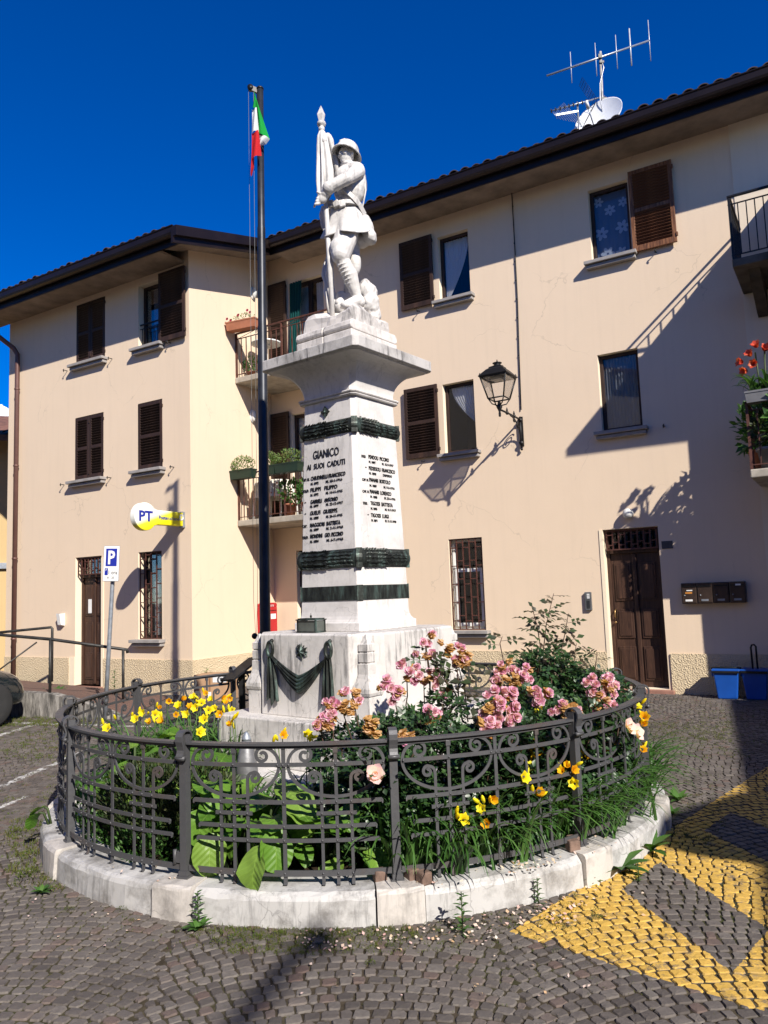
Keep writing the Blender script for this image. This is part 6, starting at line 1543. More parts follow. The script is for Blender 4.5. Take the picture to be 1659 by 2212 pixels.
rose_bush('tall rose bush with drooping pink clusters before the right face of the memorial', (.25, 4.75, .14), [((.18, 4.72, .70), (.30, .22, .26)), ((.36, 4.62, .50), (.34, .22, .36)), ((.30, 4.85, .86), (.20, .14, .16))],
    [(919, 1388, 4.95, 30, 5, 4), (985, 1420, 4.95, 28, 4, 9), (915, 1462, 4.85, 32, 9, 4), (849, 1485, 4.8, 30, 7, 6), (878, 1432, 4.85, 14, 2, 0), (933, 1545, 4.7, 20, 4, 2), (960, 1500, 4.9, 12, 1, 2)],
    [([(1000, 1560), (985, 1500), (955, 1460), (935, 1420)], 4.9, 8), ([(990, 1520), (990, 1470), (986, 1430)], 4.92, 4), ([(930, 1500), (925, 1440), (918, 1395)], 4.92, 5)], nleaf=560)
rose_bush('rose bush carrying the largest pink cluster right of the memorial', (.75, 4.85, .14), [((.72, 4.80, .62), (.32, .26, .30)), ((.62, 4.55, .42), (.30, .18, .30)), ((.85, 5.1, .80), (.30, .25, .20))],
    [(1079, 1520, 4.6, 36, 15, 5), (1060, 1574, 4.5, 24, 5, 2), (1110, 1545, 4.6, 18, 4, 1), (1095, 1440, 5.3, 18, 4, 3), (1078, 1463, 5.3, 16, 3, 2), (1130, 1457, 5.2, 22, 5, 3), (1108, 1470, 5.2, 14, 0, 5)], nleaf=620)
rose_bush('rose bush with pink blossoms leaning over the right-hand fence rail', (1.35, 5.15, .14), [((1.25, 5.05, .62), (.30, .28, .30)), ((1.45, 5.35, .66), (.28, .30, .26)), ((1.10, 4.85, .60), (.25, .22, .25))],
    [(1169, 1500, 4.9, 24, 6, 4), (1212, 1532, 4.85, 22, 3, 7), (1294, 1492, 5.1, 38, 14, 4), (1303, 1528, 5.0, 22, 4, 3), (1240, 1530, 4.9, 12, 1, 3), (1317, 1470, 5.15, 14, 3, 0)], nleaf=620)
tb = rose_bush('tall young rose with bare upright leafy shoots against the beige wall', (1.35, 6.3, .14), [((1.25, 6.2, .75), (.36, .30, .28)), ((1.20, 6.0, .98), (.26, .20, .20)), ((1.55, 5.9, .78), (.26, .28, .24)), ((1.0, 5.7, .75), (.28, .22, .22))], [],
    [([(1165, 1480), (1172, 1420), (1180, 1350), (1196, 1282)], 6.2, 15), ([(1160, 1470), (1168, 1400), (1160, 1350), (1148, 1308)], 6.1, 11), ([(1200, 1480), (1210, 1420), (1220, 1370), (1228, 1325)], 6.2, 11), ([(1100, 1490), (1090, 1440), (1080, 1390), (1085, 1375)], 5.8, 5), ([(1230, 1480), (1240, 1430), (1245, 1390)], 6.2, 7), ([(1280, 1490), (1285, 1450), (1290, 1408)], 5.9, 5), ([(1145, 1480), (1150, 1440), (1148, 1400)], 6.2, 6)], nleaf=620, leafmat='rose_leaf')
# single open roses hanging outside the rail
for px, py, R_, lb in ((810, 1672, 2.30, 'single open pale pink rose hanging outside the front fence panel'), (1357, 1570, 2.32, 'open pale pink rose at the right end of the fence'), (1374, 1582, 2.34, 'half-open pink rose at the far right end of the fence')):
    p = at_ring(px, py, R_); t = thing('hanging_rose', lb, 'rose', p, 0, 'single roses outside the fence'); face = (Vector((p.x-RCX, p.y-RCY, 0)).normalized()+Vector((0, -.4, .5))).normalized()
    place('rose_blossom', OPEN, t, face.to_track_quat('Z', 'Y').to_matrix().to_4x4() @ Matrix.Scale(1.1, 4)); L = LF(); st = MB()
    inn = (Vector((RCX, RCY, 0))-Vector((p.x, p.y, 0))).normalized(); e = Vector((inn.x*.18, inn.y*.18, .16)); st.tube([Vector((0, 0, -.01)), Vector((inn.x*.05, inn.y*.05, .06)), e], .003, 5); st.build('stem', m_['stem_green'], t)
    for _ in range(26): v_ = rvec(); q = e*rv.uniform(0, 1)+v_*.07+Vector((rv.uniform(-.02, .06), 0, rv.uniform(-.14, .02))); L.leaf(q, v_.normalized(), (Vector((0, 0, 1))+rvec()*.5), rv.uniform(.03, .045), rv.uniform(.02, .03), .3)
    L.build('leaves', 'rose_leaf', t)

# ---- daylilies
def daylily(label, root, nb, Lr, flowers, spread=.16, out=None, group='daylily clumps'):
    t = thing('daylily', label, 'daylily', root, 0, group); L = LF(); O = Vector(root)
    for _ in range(nb):
        a = rv.uniform(0, 2*PI); d = Vector((math.cos(a), math.sin(a), 0))
        if out is not None and rv.random() < .45: d = (out+rvec()*.6); d.z = 0; d.normalize()
        L.blade(Vector((rv.uniform(-1, 1)*spread, rv.uniform(-1, 1)*spread, 0)), d, rv.uniform(*Lr), rv.uniform(.015, .026), rv.uniform(1.2, 2.7))
    L.build('leaves', 'daylily_leaf', t); sc = MB()
    for (p, kind) in flowers:
        p = Vector(p)-O; b0 = Vector((p.x*.5+rv.uniform(-.05, .05), p.y*.5+rv.uniform(-.05, .05), 0)); sc.tube([b0, (b0+p)/2+Vector((0, 0, .08)), p-Vector((0, 0, .01))], [.005, .004, .003], 5)
        face = Vector((rv.uniform(-.5, .5), -.75+rv.uniform(-.3, .3), rv.uniform(.1, .75))).normalized()
        if kind == 4: place('lily_bud', BUD, t, Matrix.Translation(p) @ (face+Vector((0, 0, .8))).normalized().to_track_quat('Z', 'Y').to_matrix().to_4x4()); continue
        place('lily_flower', LILY[kind], t, Matrix.Translation(p) @ face.to_track_quat('Z', 'Y').to_matrix().to_4x4() @ Matrix.Rotation(rv.uniform(0, 2), 4, 'Z') @ Matrix.Scale(rv.uniform(.72, 1.08), 4))
        if rv.random() < .8:
            f2 = (face+rvec()*.8+Vector((0, 0, .4))).normalized(); place('lily_bud', BUD, t, Matrix.Translation(p+Vector((rv.uniform(-.04, .04), .02, rv.uniform(-.03, .03)))) @ f2.to_track_quat('Z', 'Y').to_matrix().to_4x4())
    sc.build('flower_stems', m_['lily_stem'], t); return t
LEFTF = [(311, 1540, 0), (335, 1545, 0), (419, 1509, 0), (430, 1584, 0), (442, 1556, 0), (387, 1527, 1), (465, 1531, 1), (501, 1534, 0), (233, 1575, 1), (294, 1556, 1), (322, 1563, 2), (365, 1516, 2), (380, 1545, 2), (458, 1513, 1), (487, 1520, 2), (410, 1530, 2), (350, 1560, 2), (425, 1530, 1), (475, 1545, 2), (480, 1510, 3), (395, 1512, 3), (345, 1530, 3), (250, 1555, 4), (300, 1540, 4), (450, 1535, 0), (405, 1545, 1), (445, 1500, 2), (435, 1520, 0), (496, 1510, 2)]
pts = [(at_z(px, py, .74 if py < 1570 else .70), k) for px, py, k in LEFTF]
names = ['daylily clump with bright yellow flowers at the far left of the bed', 'large daylily clump of yellow flowers beside the information board', 'daylily clump with yellow and faded orange flowers left of the memorial step']
grp = [[], [], []]
for p, k in pts: grp[0 if p.x < -1.75 else (2 if p.x > -1.45 else 1)].append((p, k))
for g_, nm in zip(grp, names):
    c = sum((p for p, k in g_), Vector())/len(g_); daylily(nm, (c.x, c.y, .14), 230, (.50, .80), g_, .26)
p = at_z(1415*.0+ (459+115*.358), 1242+890*.358, .80); daylily('lone yellow daylily buds rising by the artillery shell', (-.95, 5.35, .14), 26, (.35, .6), [(at_depth(502, 1557, 5.3), 4), (at_depth(507, 1552, 5.3), 4), (at_depth(497, 1568, 5.3), 3)], .10)
daylily('small yellow daylilies against the step above the front rail', (-.60, 5.0, .14), 50, (.35, .6), [(at_depth(610, 1592, 4.95), 2), (at_depth(664, 1590, 4.95), 0), (at_depth(675, 1595, 4.95), 1), (at_depth(600, 1600, 4.95), 4), (at_depth(590, 1605, 4.9), 4)], .18)
FRONT = {-78: [(1000, 1772, 0, 2.24), (1042, 1748, 0, 2.24), (1052, 1780, 2, 2.24), (1062, 1728, 3, 2.22), (1046, 1735, 4, 2.2), (985, 1760, 4, 2.2)],
 -66: [(1128, 1682, 0, 2.20), (1147, 1662, 1, 2.1), (1160, 1716, 3, 2.2), (1150, 1714, 4, 2.2), (1148, 1640, 2, 1.95), (1165, 1625, 2, 1.95), (1120, 1630, 2, 1.9)],
 -54: [(1236, 1665, 2, 2.22), (1242, 1693, 0, 2.24), (1225, 1655, 3, 2.2), (1215, 1668, 2, 2.2), (1165, 1530, 1, 1.7), (1252, 1632, 1, 2.0), (1285, 1627, 2, 2.05), (1272, 1640, 2, 2.05), (1178, 1560, 2, 1.8), (1200, 1585, 0, 1.85), (1150, 1592, 1, 1.85)],
 -40: [(1290, 1566, 0, 1.95), (1327, 1605, 2, 2.1), (1310, 1580, 1, 1.95), (1262, 1590, 1, 1.9), (1255, 1565, 0, 1.9), (1348, 1558, 1, 2.0), (1300, 1620, 2, 2.1)],
 -22: [(1386, 1622, 2, 2.32), (1388, 1566, 3, 2.3), (1390, 1552, 2, 2.3), (1375, 1530, 1, 2.2)]}
lbl = {-78: 'daylily clump with big yellow flowers low on the front right fence panel', -66: 'daylily clump with a single yellow star flower behind the right front panel', -54: 'daylily clump with orange flowers at the fourth post of the fence', -40: 'daylily clump of orange flowers behind the right end panel', -22: 'daylily clump spilling over the kerb at the right end'}
for a, fl_ in FRONT.items():
    r_ = 1.93; daylily(lbl[a], (RCX+r_*math.cos(rad(a)), RCY+r_*math.sin(rad(a)), .14), 105, (.38, .70), [(at_ring(px, py, R_), k) for px, py, k, R_ in fl_], .24, Vector((math.cos(rad(a)), math.sin(rad(a)), 0)))
for a, r_, nm in ((-72, 1.95, 'leafy daylily clump without flowers by the loose setts'), (-47, 2.0, 'leafy daylily clump arching over the kerb past the fourth post'), (-31, 2.0, 'leafy daylily clump arching through the right end panel'), (-10, 2.0, 'leafy daylily clump beyond the last right-hand post'), (-58, 1.6, 'leafy daylily clump deeper in the bed at right'), (30, 1.75, 'leafy daylily clump at the back right of the bed')):
    daylily(nm, (RCX+r_*math.cos(rad(a)), RCY+r_*math.sin(rad(a)), .14), 80, (.36, .64), [], .24, Vector((math.cos(rad(a)), math.sin(rad(a)), 0)))
# ---- bergenia with big round leaves, each leaf its own part
def round_leaf(seed):
    q = random.Random(seed); b = MB(); n = 18; ring = []
    for i in range(n):
        a = -PI/2+2*PI*(i+.5)/n; r_ = .5*(1+.06*math.sin(3*a+seed)); x = r_*math.cos(a)*.86; y = .5+r_*math.sin(a)
        if y < .08: y *= .5
        ring.append((x, y))
    f_ = lambda x, y: .55*x*x-.42*(y-.30)**2+.055*math.sin(11*y+seed*2)*abs(x)*2+.03*math.sin(17*x+seed)
    vs_ = [(x, y, f_(x, y)) for x, y in ring]+[(x*.5, .5+(y-.5)*.5, f_(x*.5, .5+(y-.5)*.5)) for x, y in ring]+[(0, .5, f_(0, .5))]
    b.add(vs_, [(i, (i+1) % n, n+(i+1) % n, n+i) for i in range(n)]+[(n+i, n+(i+1) % n, 2*n) for i in range(n)], True)
    return b.mesh('leaf', m_['bergenia_leaf'])
BL = [round_leaf(s) for s in range(4)]
def bergenia(label, root, leaves):
    t = thing('bergenia', label, 'bergenia', root, 0, 'bergenia clumps'); O = Vector(root); st = MB()
    for (p, size, head, tilt) in leaves:
        q = Vector(p)-O; M_ = Matrix.Translation(q) @ Matrix.Rotation(head, 4, 'Z') @ Matrix.Rotation(tilt, 4, 'X') @ Matrix.Rotation(rv.uniform(-.2, .2), 4, 'Y') @ Matrix.Scale(size, 4)
        place('leaf', rv.choice(BL), t, M_); st.tube([Vector((q.x*.4, q.y*.4, 0)), q*.7+Vector((0, 0, .02)), q], [.009, .008, .007], 6)
    st.build('stalks', m_['stem_green'], t); return t
def scatter(cands, n, size): return [(p, rv.uniform(*size), math.atan2(-(p.x-RCX), (p.y-RCY))+PI*0+rv.uniform(-.9, .9)+PI*0, rv.uniform(-1.0, .25)) for p in cands[:n]]
def bed_pts(a0, a1, r0, r1, z0, z1, n): 
    o = []
    for _ in range(n):
        a = rad(rv.uniform(a0, a1)); r_ = rv.uniform(r0, r1); o.append(Vector((RCX+r_*math.cos(a), RCY+r_*math.sin(a), rv.uniform(z0, z1))))
    return [p for p in o if not in_stone(p)]
c1 = bed_pts(-116, -97, 1.55, 2.02, .22, .62, 34); c2 = bed_pts(-150, -118, 1.15, 1.75, .40, .70, 26); c3 = bed_pts(-175, -140, 1.3, 1.95, .35, .62, 20); c4 = bed_pts(-106, -86, 1.45, 2.0, .20, .52, 26)
bergenia('bergenia with big round glossy leaves behind the front fence panel', (-.85, 4.45, .13), scatter(c1, 34, (.15, .24)) + [(at_ring(560, 1828, 2.22), .215, rad(150), rad(-62)), (at_ring(590, 1790, 2.14), .22, rad(200), rad(-58)), (at_ring(450, 1800, 2.14), .22, rad(200), rad(-70)), (at_ring(440, 1740, 2.05), .22, rad(170), rad(-60))])
bergenia('bergenia with pale broad leaves behind the left front panel', (-1.55, 5.35, .13), scatter(c2, 26, (.17, .26)))
bergenia('bergenia leaves at the far left of the ring', (-1.95, 5.95, .13), scatter(c3, 20, (.15, .22)))
bergenia('smaller bergenia leaves beside the front post', (-.45, 4.6, .13), scatter(c4, 26, (.12, .21)))
p = at_ring(83, 1755, 2.30); bergenia('single bergenia leaf poking out over the kerb at the left', (p.x+.1, p.y+.05, .15), [(p, .13, rad(70), rad(-50)), (p+Vector((.02, .04, .03)), .12, rad(100), rad(-30))])
# ---- dark heather-like shrub and low ground cover
def shrub(label, name, lobes, mat, n, sz, wd, asp=.28):
    t = thing(name, label, 'shrub', (lobes[0][0][0], lobes[0][0][1], .12)); O = Vector(t.location); L = LF(); st = MB()
    for (c, r_) in lobes:
        c = Vector(c); st.tube([Vector((c.x, c.y, .12))-O, c-O], .008, 5)
        for _ in range(n):
            v_ = rvec(); k = v_.length**.4/v_.length; p = c+Vector((v_.x*r_[0]*k, v_.y*r_[1]*k, v_.z*r_[2]*k))
            if p.z < .10 or in_stone(p) or not inside_bed(p, 2.14): continue
            d = (v_.normalized()*.6+Vector((0, 0, .7))+rvec()*.5).normalized()
            for _2 in range(3): L.leaf(p-O+rvec()*.012, (d+rvec()*.5).normalized(), rvec().normalized(), rv.uniform(*sz), wd, .1)
    L.build('foliage', mat, t); st.build('stems', m_['stem_brown'], t); return t
def ringp(a, r_, z): return (RCX+r_*math.cos(rad(a)), RCY+r_*math.sin(rad(a)), z)
shrub('dark green needle-leaved shrub behind the left front fence panel', 'needle_shrub', [(ringp(-128, 1.85, .42), (.34, .26, .26)), (ringp(-138, 1.8, .36), (.28, .24, .24)), (ringp(-120, 1.75, .40), (.25, .22, .25))], 'dark_shrub_leaf', 900, (.03, .055), .012)
shrub('bright green small-leaved ground cover at the foot of the left panel', 'ground_cover', [(ringp(-125, 2.0, .22), (.30, .12, .10)), (ringp(-140, 2.0, .22), (.30, .14, .10)), (ringp(-155, 2.0, .24), (.25, .14, .12)), (ringp(-170, 1.95, .24), (.25, .16, .12))], 'low_green_leaf', 420, (.025, .045), .014)
shrub('loose green undergrowth at the back of the bed behind the memorial', 'undergrowth', [(ringp(60, 1.7, .35), (.5, .25, .22)), (ringp(95, 1.75, .32), (.5, .25, .20)), (ringp(25, 1.7, .40), (.4, .3, .25)), (ringp(0, 1.7, .40), (.35, .3, .25)), (ringp(125, 1.75, .30), (.4, .25, .2))], 'low_green_leaf', 500, (.04, .07), .022)
shrub('dark undergrowth filling the front right of the bed under the roses', 'undergrowth', [(ringp(-84, 1.80, .30), (.30, .16, .20)), (ringp(-70, 1.7, .34), (.34, .2, .22)), (ringp(-52, 1.6, .36), (.34, .22, .24)), (ringp(-35, 1.6, .36), (.3, .25, .24))], 'rose_leaf', 500, (.03, .05), .026)

# ---- weeds along the kerb, grass in the joints, petals
def weed(label, p, kind, s):
    t = thing('weed', label, 'weed', p, rv.uniform(0, 6), 'weeds along the kerb'); L = LF()
    if kind == 0:                                # dock-like rosette
        for i in range(14): a = i*2.4; d = Vector((math.cos(a), math.sin(a), rv.uniform(.5, 1.6))).normalized(); L.leaf(Vector((0, 0, 0)), d, Vector((0, 0, 1)), s*rv.uniform(.7, 1.1), s*.34, .35, 3)
    elif kind == 1:                              # upright leafy stem
        for i in range(22): z = s*1.3*i/22; a = i*2.4; d = Vector((math.cos(a), math.sin(a), .5)).normalized(); L.leaf(Vector((0, 0, z)), d, Vector((0, 0, 1)), s*.45*(1-.5*i/22), s*.11, .3, 3)
        b = MB(); b.tube([(0, 0, 0), (0, 0, s*1.3)], .003, 5); b.build('stem', m_['stem_green'], t)
    else:                                        # mossy tuft
        for i in range(90): v_ = rvec(); q = Vector((v_.x*s*.8, v_.y*s*.5, abs(v_.z)*s*.35)); L.leaf(q, (v_+Vector((0, 0, .8))).normalized(), rvec().normalized(), s*.16, s*.06, .1)
    L.build('leaves', 'moss_leaf' if kind == 2 else 'weed_leaf', t); return t
WEEDS = [(428, 2000, 1, .13, 'tall upright weed against the kerb below the third post'), (428, 2008, 0, .08, 'small rosette weed at the foot of the tall weed'), (1000, 2018, 1, .15, 'tall upright weed with broad leaves below the front right kerb'), (1163, 1952, 1, .10, 'upright weed between petals at the kerb'), (1335, 1880, 0, .21, 'large dock rosette on the yellow paint by the kerb'), (1405, 1840, 0, .18, 'broad dock weed at the right end of the kerb'), (1240, 1905, 1, .10, 'slim weed by the fourth kerb block'), (1272, 1905, 0, .09, 'round-leaved weed beside the fourth kerb block'), (1380, 1905, 1, .08, 'thin weed standing on the yellow stripe'), (1465, 1730, 0, .12, 'leafy weed on the cobbles right of the kerb'), (1452, 1760, 0, .10, 'spreading weed on the cobbles at the kerb end'), (1500, 1720, 2, .05, 'small tuft of green in the cobbles right of the ring'),
 (470, 2040, 2, .07, 'light green moss tuft left of the kerb joint'), (510, 2028, 2, .06, 'bright moss tuft at the foot of the long kerb stone'), (560, 2028, 2, .06, 'brownish moss tuft under the long kerb stone'), (600, 2018, 2, .05, 'moss tuft near the middle of the front kerb'), (710, 2030, 2, .055, 'mossy tuft among petals below the front kerb'), (740, 2025, 2, .04, 'little moss tuft right of the petal pile'), (805, 2050, 2, .05, 'green moss cushion below the front post'), (800, 2082, 2, .045, 'lower green moss cushion on the cobbles'), (845, 2045, 2, .04, 'moss cushion beside the pale petals'), (265, 1965, 2, .05, 'moss tuft on the cobbles at lower left'), (150, 1965, 2, .045, 'small weed tuft left of the kerb'), (80, 1850, 2, .13, 'wide patch of weeds at the left end of the kerb'), (60, 1895, 2, .13, 'second patch of weeds by the left kerb'), (30, 1800, 2, .12, 'weeds along the kerb at the left edge'), (1290, 1985, 2, .05, 'moss tuft beside the yellow triangle'), (1205, 1990, 2, .05, 'dark moss tuft at the tip of the yellow triangle'), (90, 1930, 0, .07, 'small leafy weed below the left kerb'), (285, 1990, 2, .035, 'tiny weed in the cobbles under the third post'),
 (447, 1478, 1, .22, 'tall weed against the wall plinth left of the lectern'), (247, 1478, 1, .20, 'tall weed at the plinth by the parking sign'), (120, 1478, 0, .16, 'weed at the foot of the rear handrail')]
for px, py, kd, s, lb in WEEDS:
    p = at_z(px, py, 0.); 
    if py < 1500: k = 13.2/p.y if px > 300 else (13.6/p.y); p = at_depth(px, py, 13.0); p.z = .05 if px > 300 else .12
    weed(lb, p, kd, s*(1 if py > 1500 else 1.6))
def ground_stuff(name, n, gen, mat, kind='stuff'):
    L = LF()
    for _ in range(n): gen(L)
    o = L.build(name, mat, None); o['kind'] = kind; return o
def petal(px0, px1, py0, py1, s):
    def f_(L):
        px, py = rv.uniform(px0, px1), rv.uniform(py0, py1); p = at_z(px, py, .010); r_ = math.hypot(p.x-RCX, p.y-RCY)
        if r_ < 2.36:
            if r_ < 2.03: return
            p.z = .172
        d = Vector((rv.uniform(-1, 1), rv.uniform(-1, 1), rv.uniform(-.1, .35))).normalized(); L.leaf(p, d, (Vector((0, 0, 1))+rvec()*.5), rv.uniform(*s), rv.uniform(*s)*.8, rv.uniform(-.6, .5))
    return f_
Lp = LF()
for args, n in (((640, 900, 2005, 2050, (.012, .024)), 60), ((900, 1080, 1975, 2035, (.012, .026)), 80), ((1080, 1260, 1930, 2000, (.014, .030)), 90), ((1100, 1400, 1880, 1990, (.014, .028)), 30), ((600, 1350, 1860, 1960, (.012, .022)), 50), ((60, 420, 1900, 2080, (.012, .024)), 30), ((400, 1300, 2020, 2150, (.010, .022)), 34), ((460, 860, 1880, 1925, (.012, .022)), 30), ((1150, 1420, 1840, 1930, (.012, .024)), 22)):
    f_ = petal(*args)
    for _ in range(n): f_(Lp)
Lp.build('fallen_petals', 'fallen_petal', None)['kind'] = 'stuff'
Lg = LF()
def tuft(p, s, n):
    for _ in range(n): d = (Vector((rv.uniform(-1, 1), rv.uniform(-1, 1), rv.uniform(.5, 1.8)))).normalized(); Lg.leaf(p+Vector((rv.uniform(-1, 1)*s, rv.uniform(-1, 1)*s, -.005)), d, rvec().normalized(), rv.uniform(.6, 1.3)*s, s*.16, .3)
def zone(px0, px1, py0, py1, n, s, m):
    for _ in range(n):
        p = at_z(rv.uniform(px0, px1), rv.uniform(py0, py1), 0)
        if math.hypot(p.x-RCX, p.y-RCY) > 2.34 and infront(p.x, p.y): tuft(p, s, m)
zone(1400, 1659, 1510, 1640, 420, .022, 7); zone(1400, 1580, 1560, 1600, 260, .024, 7); zone(0, 140, 1555, 1640, 260, .030, 8); zone(0, 220, 1545, 1570, 160, .045, 9); zone(0, 140, 1640, 1860, 160, .025, 7); zone(20, 130, 1770, 1930, 150, .032, 9); zone(100, 420, 1930, 2060, 90, .014, 6); zone(400, 1000, 2005, 2060, 150, .016, 7); zone(0, 1659, 2040, 2210, 130, .011, 5); zone(900, 1300, 1950, 2060, 120, .014, 6); zone(1400, 1560, 1650, 1830, 160, .020, 7); zone(1000, 1659, 1990, 2150, 60, .010, 5); zone(500, 660, 2020, 2060, 120, .017, 9); zone(420, 900, 2000, 2022, 220, .020, 9); zone(640, 880, 2015, 2060, 140, .016, 8); zone(900, 1300, 1930, 2010, 150, .018, 8)
Lg.build('grass', 'dry_grass', None)['kind'] = 'stuff'
# leaf litter and low sprigs on the soil of the bed
Ll = LF()
for _ in range(900):
    a = rv.uniform(0, 2*PI); r_ = math.sqrt(rv.uniform(.5, 2.05**2)); p = Vector((RCX+r_*math.cos(a), RCY+r_*math.sin(a), .20-.05*r_)); 
    if in_stone(p): continue
    Ll.leaf(p, rvec().normalized(), (Vector((0, 0, 1))+rvec()*.6), rv.uniform(.02, .05), rv.uniform(.012, .03), .3)
Ll.build('leaf_litter', 'withered_petal', None)['kind'] = 'stuff'
# ================================================================== pots and furniture on the balconies
simple('planter_green', (.012, .030, .018), .5, 0, .1); simple('terracotta', (.34, .13, .07), .8, 0, .12, 6); simple('pot_grey', (.17, .17, .18), .5, 0, .1)
def trough(b, l, w_, h): 
    vs_ = [(sx*l*.46, sy*w_*.42, 0.) for sx, sy in ((-1,-1),(1,-1),(1,1),(-1,1))]+[(sx*l*.5, sy*w_*.5, h) for sx, sy in ((-1,-1),(1,-1),(1,1),(-1,1))]; b.add(vs_, [(3,2,1,0),(0,1,5,4),(1,2,6,5),(2,3,7,6),(3,0,4,7)]); b.box(-l*.51, l*.51, -w_*.52, w_*.52, h-.025, h); return b
def leafy(n, rx, ry, rz, zc, sz, wd, updir=.5):
    L = LF()
    for _ in range(n):
        v_ = rvec(); p = Vector((v_.x*rx, v_.y*ry, zc+v_.z*rz)); d = (v_.normalized()*.7+Vector((0, 0, updir))+rvec()*.5).normalized()
        L.leaf(p, d, (rvec()+Vector((0, -.4, .4))).normalized(), rv.uniform(*sz), wd, .25)
    return L
leaf_mat('sedum_leaf', [(.07, .13, .03), (.10, .18, .04), (.16, .22, .06), (.13, .10, .05)], .5, .3)
for u, l, nm in ((.33, .52, 'green trough of bushy sedum at the left end of the lower balcony rail'), (.98, .34, 'short green trough of sedum behind the flagpole on the lower balcony'), (1.42, .55, 'long green trough of sedum beside the memorial on the lower balcony')):
    t = on_front('window_box', nm, 'planter', u, -1.26, 3.86, 'troughs on the lower balcony'); trough(MB(), l, .18, .17).build('trough', m_['planter_green'], t)
    leafy(520, l*.52, .13, .17, .26, (.03, .05), .022).build('foliage', 'sedum_leaf', t, None, 'stuff')
t = on_front('terracotta_planter', 'terracotta-coloured trough of dark red petunias on the upper balcony corner', 'planter', .42, -1.30, 6.72, None, rad(8)); trough(MB(), .66, .2, .17).build('trough', m_['terracotta'], t); leafy(120, .27, .08, .09, .22, (.03, .05), .022).build('foliage', 'sedum_leaf', t, None, 'stuff')
fm_ = LF()
for x, z in ((-.30, .24), (-.22, .20), (-.05, .27), (.16, .33), (.22, .28), (-.26, .16)):
    for k in range(6): a = k*PI/3; fm_.leaf(Vector((x, -.07, z)), Vector((math.cos(a), -.4, math.sin(a))), Vector((0, -1, 0)), .035, .035, .1)
leaf_mat('petunia_petal', [(.22, .004, .03), (.34, .012, .06)], .5, .3); fm_.build('blossoms', 'petunia_petal', t)
tbx = on_front('balcony_table', 'small white round garden table on the upper balcony', 'table', .42, -.62, 5.885); MB().lathe([(.27, .72), (.30, .725), (.30, .75), (.27, .755)], 24).build('table_top', m_['white_plastic'], tbx); MB().lathe([(.16, 0), (.06, .03), (.03, .08), (.03, .70), (.08, .72)], 12).build('leg', m_['white_plastic'], tbx)
def potted(label, x, y, z, s, n=160, rx=.16, rz=.18, mat='low_green_leaf', pot='terracotta'):
    t = on_front('potted_plant', label, 'potted plant', x, y, z, 'potted plants on the balconies'); MB().lathe([(.06*s, 0), (.085*s, .14*s), (.095*s, .14*s), (.095*s, .165*s), (.08*s, .165*s)], 14).build('pot', m_[pot], t); leafy(n, rx*s, rx*s, rz*s, (.165+.16)*s, (.05*s, .08*s), .035*s, .3).build('leaves', mat, t); return t
potted('potted plant on the floor of the upper balcony', .22, -.85, 5.885, .9); potted('small red pot beside the table on the upper balcony', .62, -.90, 5.885, .6, 60)
tb2 = on_front('cloth_covered_table', 'white garden table under a patterned cloth on the lower balcony', 'table', .55, -.60, 3.105)
g = NG('printed_cloth'); v_ = g.n('ShaderNodeTexVoronoi'); v_.inputs['Scale'].default_value = 11; g.l(g.co(), v_.inputs['Vector']); c = g.mix(g.ramp(v_.outputs['Distance'], [(.14, 1.), (.2, 0.)]), (.66, .62, .54), (.45, .16, .06)); MATS['printed_cloth'] = g.done(c, .9)
b = MB(); N = 72; vs_ = []
for j, (z, k, w_) in enumerate(((.74, 0, 0), (.742, 1, 0), (.70, 1.03, .01), (.42, 1.06, .035))):
    for i in range(N):
        a = 2*PI*i/N; rx_ = .42*min(1, 1/max(abs(math.cos(a)), abs(math.sin(a)))*.92)*(k or .01); rr_ = rx_+w_*math.sin(a*14); vs_.append((rr_*math.cos(a), rr_*math.sin(a)*.8, z))
b.add(vs_, [(j*N+i, j*N+(i+1) % N, (j+1)*N+(i+1) % N, (j+1)*N+i) for j in range(3) for i in range(N)], True); b.build('cloth', m_['printed_cloth'], tb2)
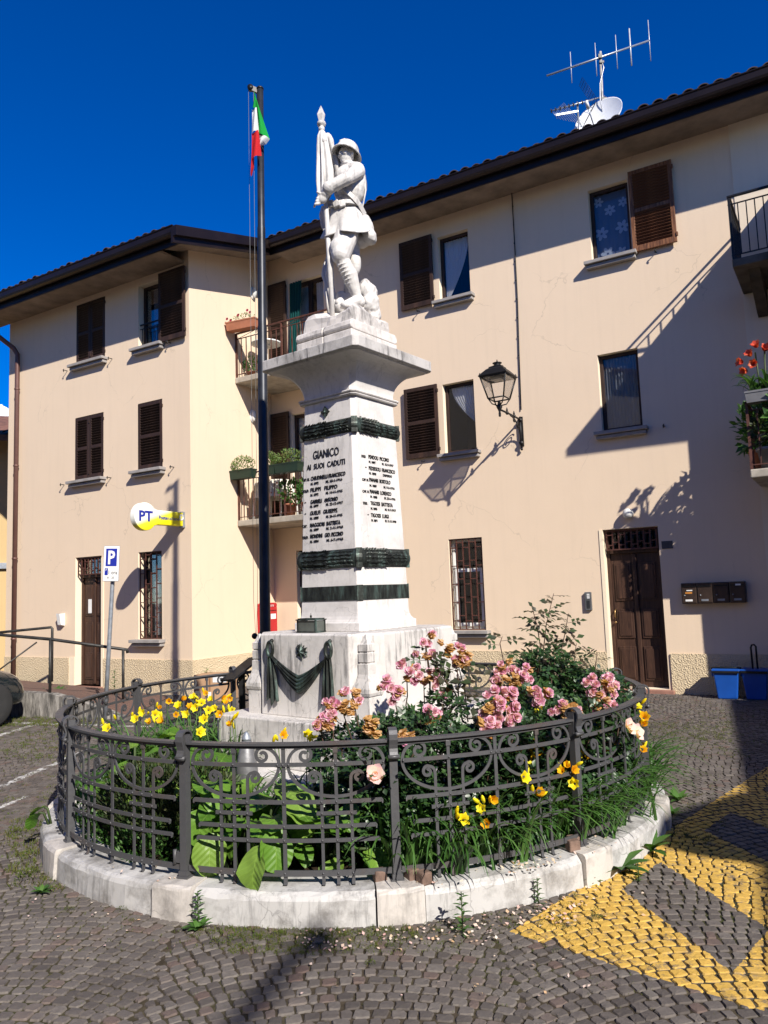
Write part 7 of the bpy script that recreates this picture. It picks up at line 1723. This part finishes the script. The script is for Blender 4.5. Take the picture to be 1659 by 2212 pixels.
for sx in (-1, 1):
    for sy in (-1, 1): MB().tube([(sx*.34, sy*.26, 0), (sx*.30, sy*.22, .73)], .022, 8).build('leg', m_['white_plastic'], tb2)
potted('leafy potted plant in a terracotta pot by the lower balcony rail', 1.22, -.98, 3.105, 1.35, 220); potted('second leafy pot next to it on the lower balcony, beside the memorial', 1.62, -.98, 3.105, 1.3, 220); potted('broad leafy pot at the right of the lower balcony', 2.05, -.9, 3.105, 1.3, 200)
# amaryllis and pots on the right-hand balcony
am_ = on_front('amaryllis', 'red amaryllis in a pale trough on the balcony rail at the right edge', 'amaryllis', 9.16, -1.20, 3.92); trough(MB(), .42, .2, .15).build('trough', m_['pot_grey'], am_)
L = LF()
for _ in range(46): a = rv.uniform(0, 2*PI); L.blade(Vector((rv.uniform(-.14, .14), rv.uniform(-.05, .05), .12)), Vector((math.cos(a), math.sin(a), 0)), rv.uniform(.30, .52), rv.uniform(.028, .042), rv.uniform(1.4, 2.8))
L.build('leaves', 'daylily_leaf', am_); AMA = lily_mesh('amaryllis_flower', 'amaryllis_petal', .085, 1.25, 5); st = MB()
for (x, z, fx, fz) in ((-.20, .55, -.9, .2), (-.10, .62, -.3, .5), (-.02, .72, -.2, .6), (.06, .66, .3, .4), (-.16, .44, -.7, -.2), (-.06, .50, -.2, .0), (.12, .74, .6, .5)):
    place('amaryllis_flower', AMA, am_, Matrix.Translation((x, -.03, z)) @ Vector((fx, -.6, fz)).normalized().to_track_quat('Z', 'Y').to_matrix().to_4x4())
for x in (-.05, .06): st.tube([(x*.5, 0, .1), (x, -.02, .66)], .011, 6)
st.build('stalks', m_['stem_green'], am_)
potted('grey pot with a spiky plant inside the right-hand lower balcony', 9.16, -1.02, 3.065, 1.7, 140, .13, .14, 'dark_shrub_leaf', 'pot_grey'); potted('leafy plant behind the amaryllis on the right-hand balcony', 9.05, -.62, 3.065, 1.9, 240, .16, .2); potted('leafy plant near the wall on the right-hand balcony', 9.10, -.25, 3.065, 1.9, 240, .16, .22); potted('leafy plant at the front of the right-hand balcony beyond the picture', 9.5, -1.0, 3.065, 2.2, 300, .18, .25)
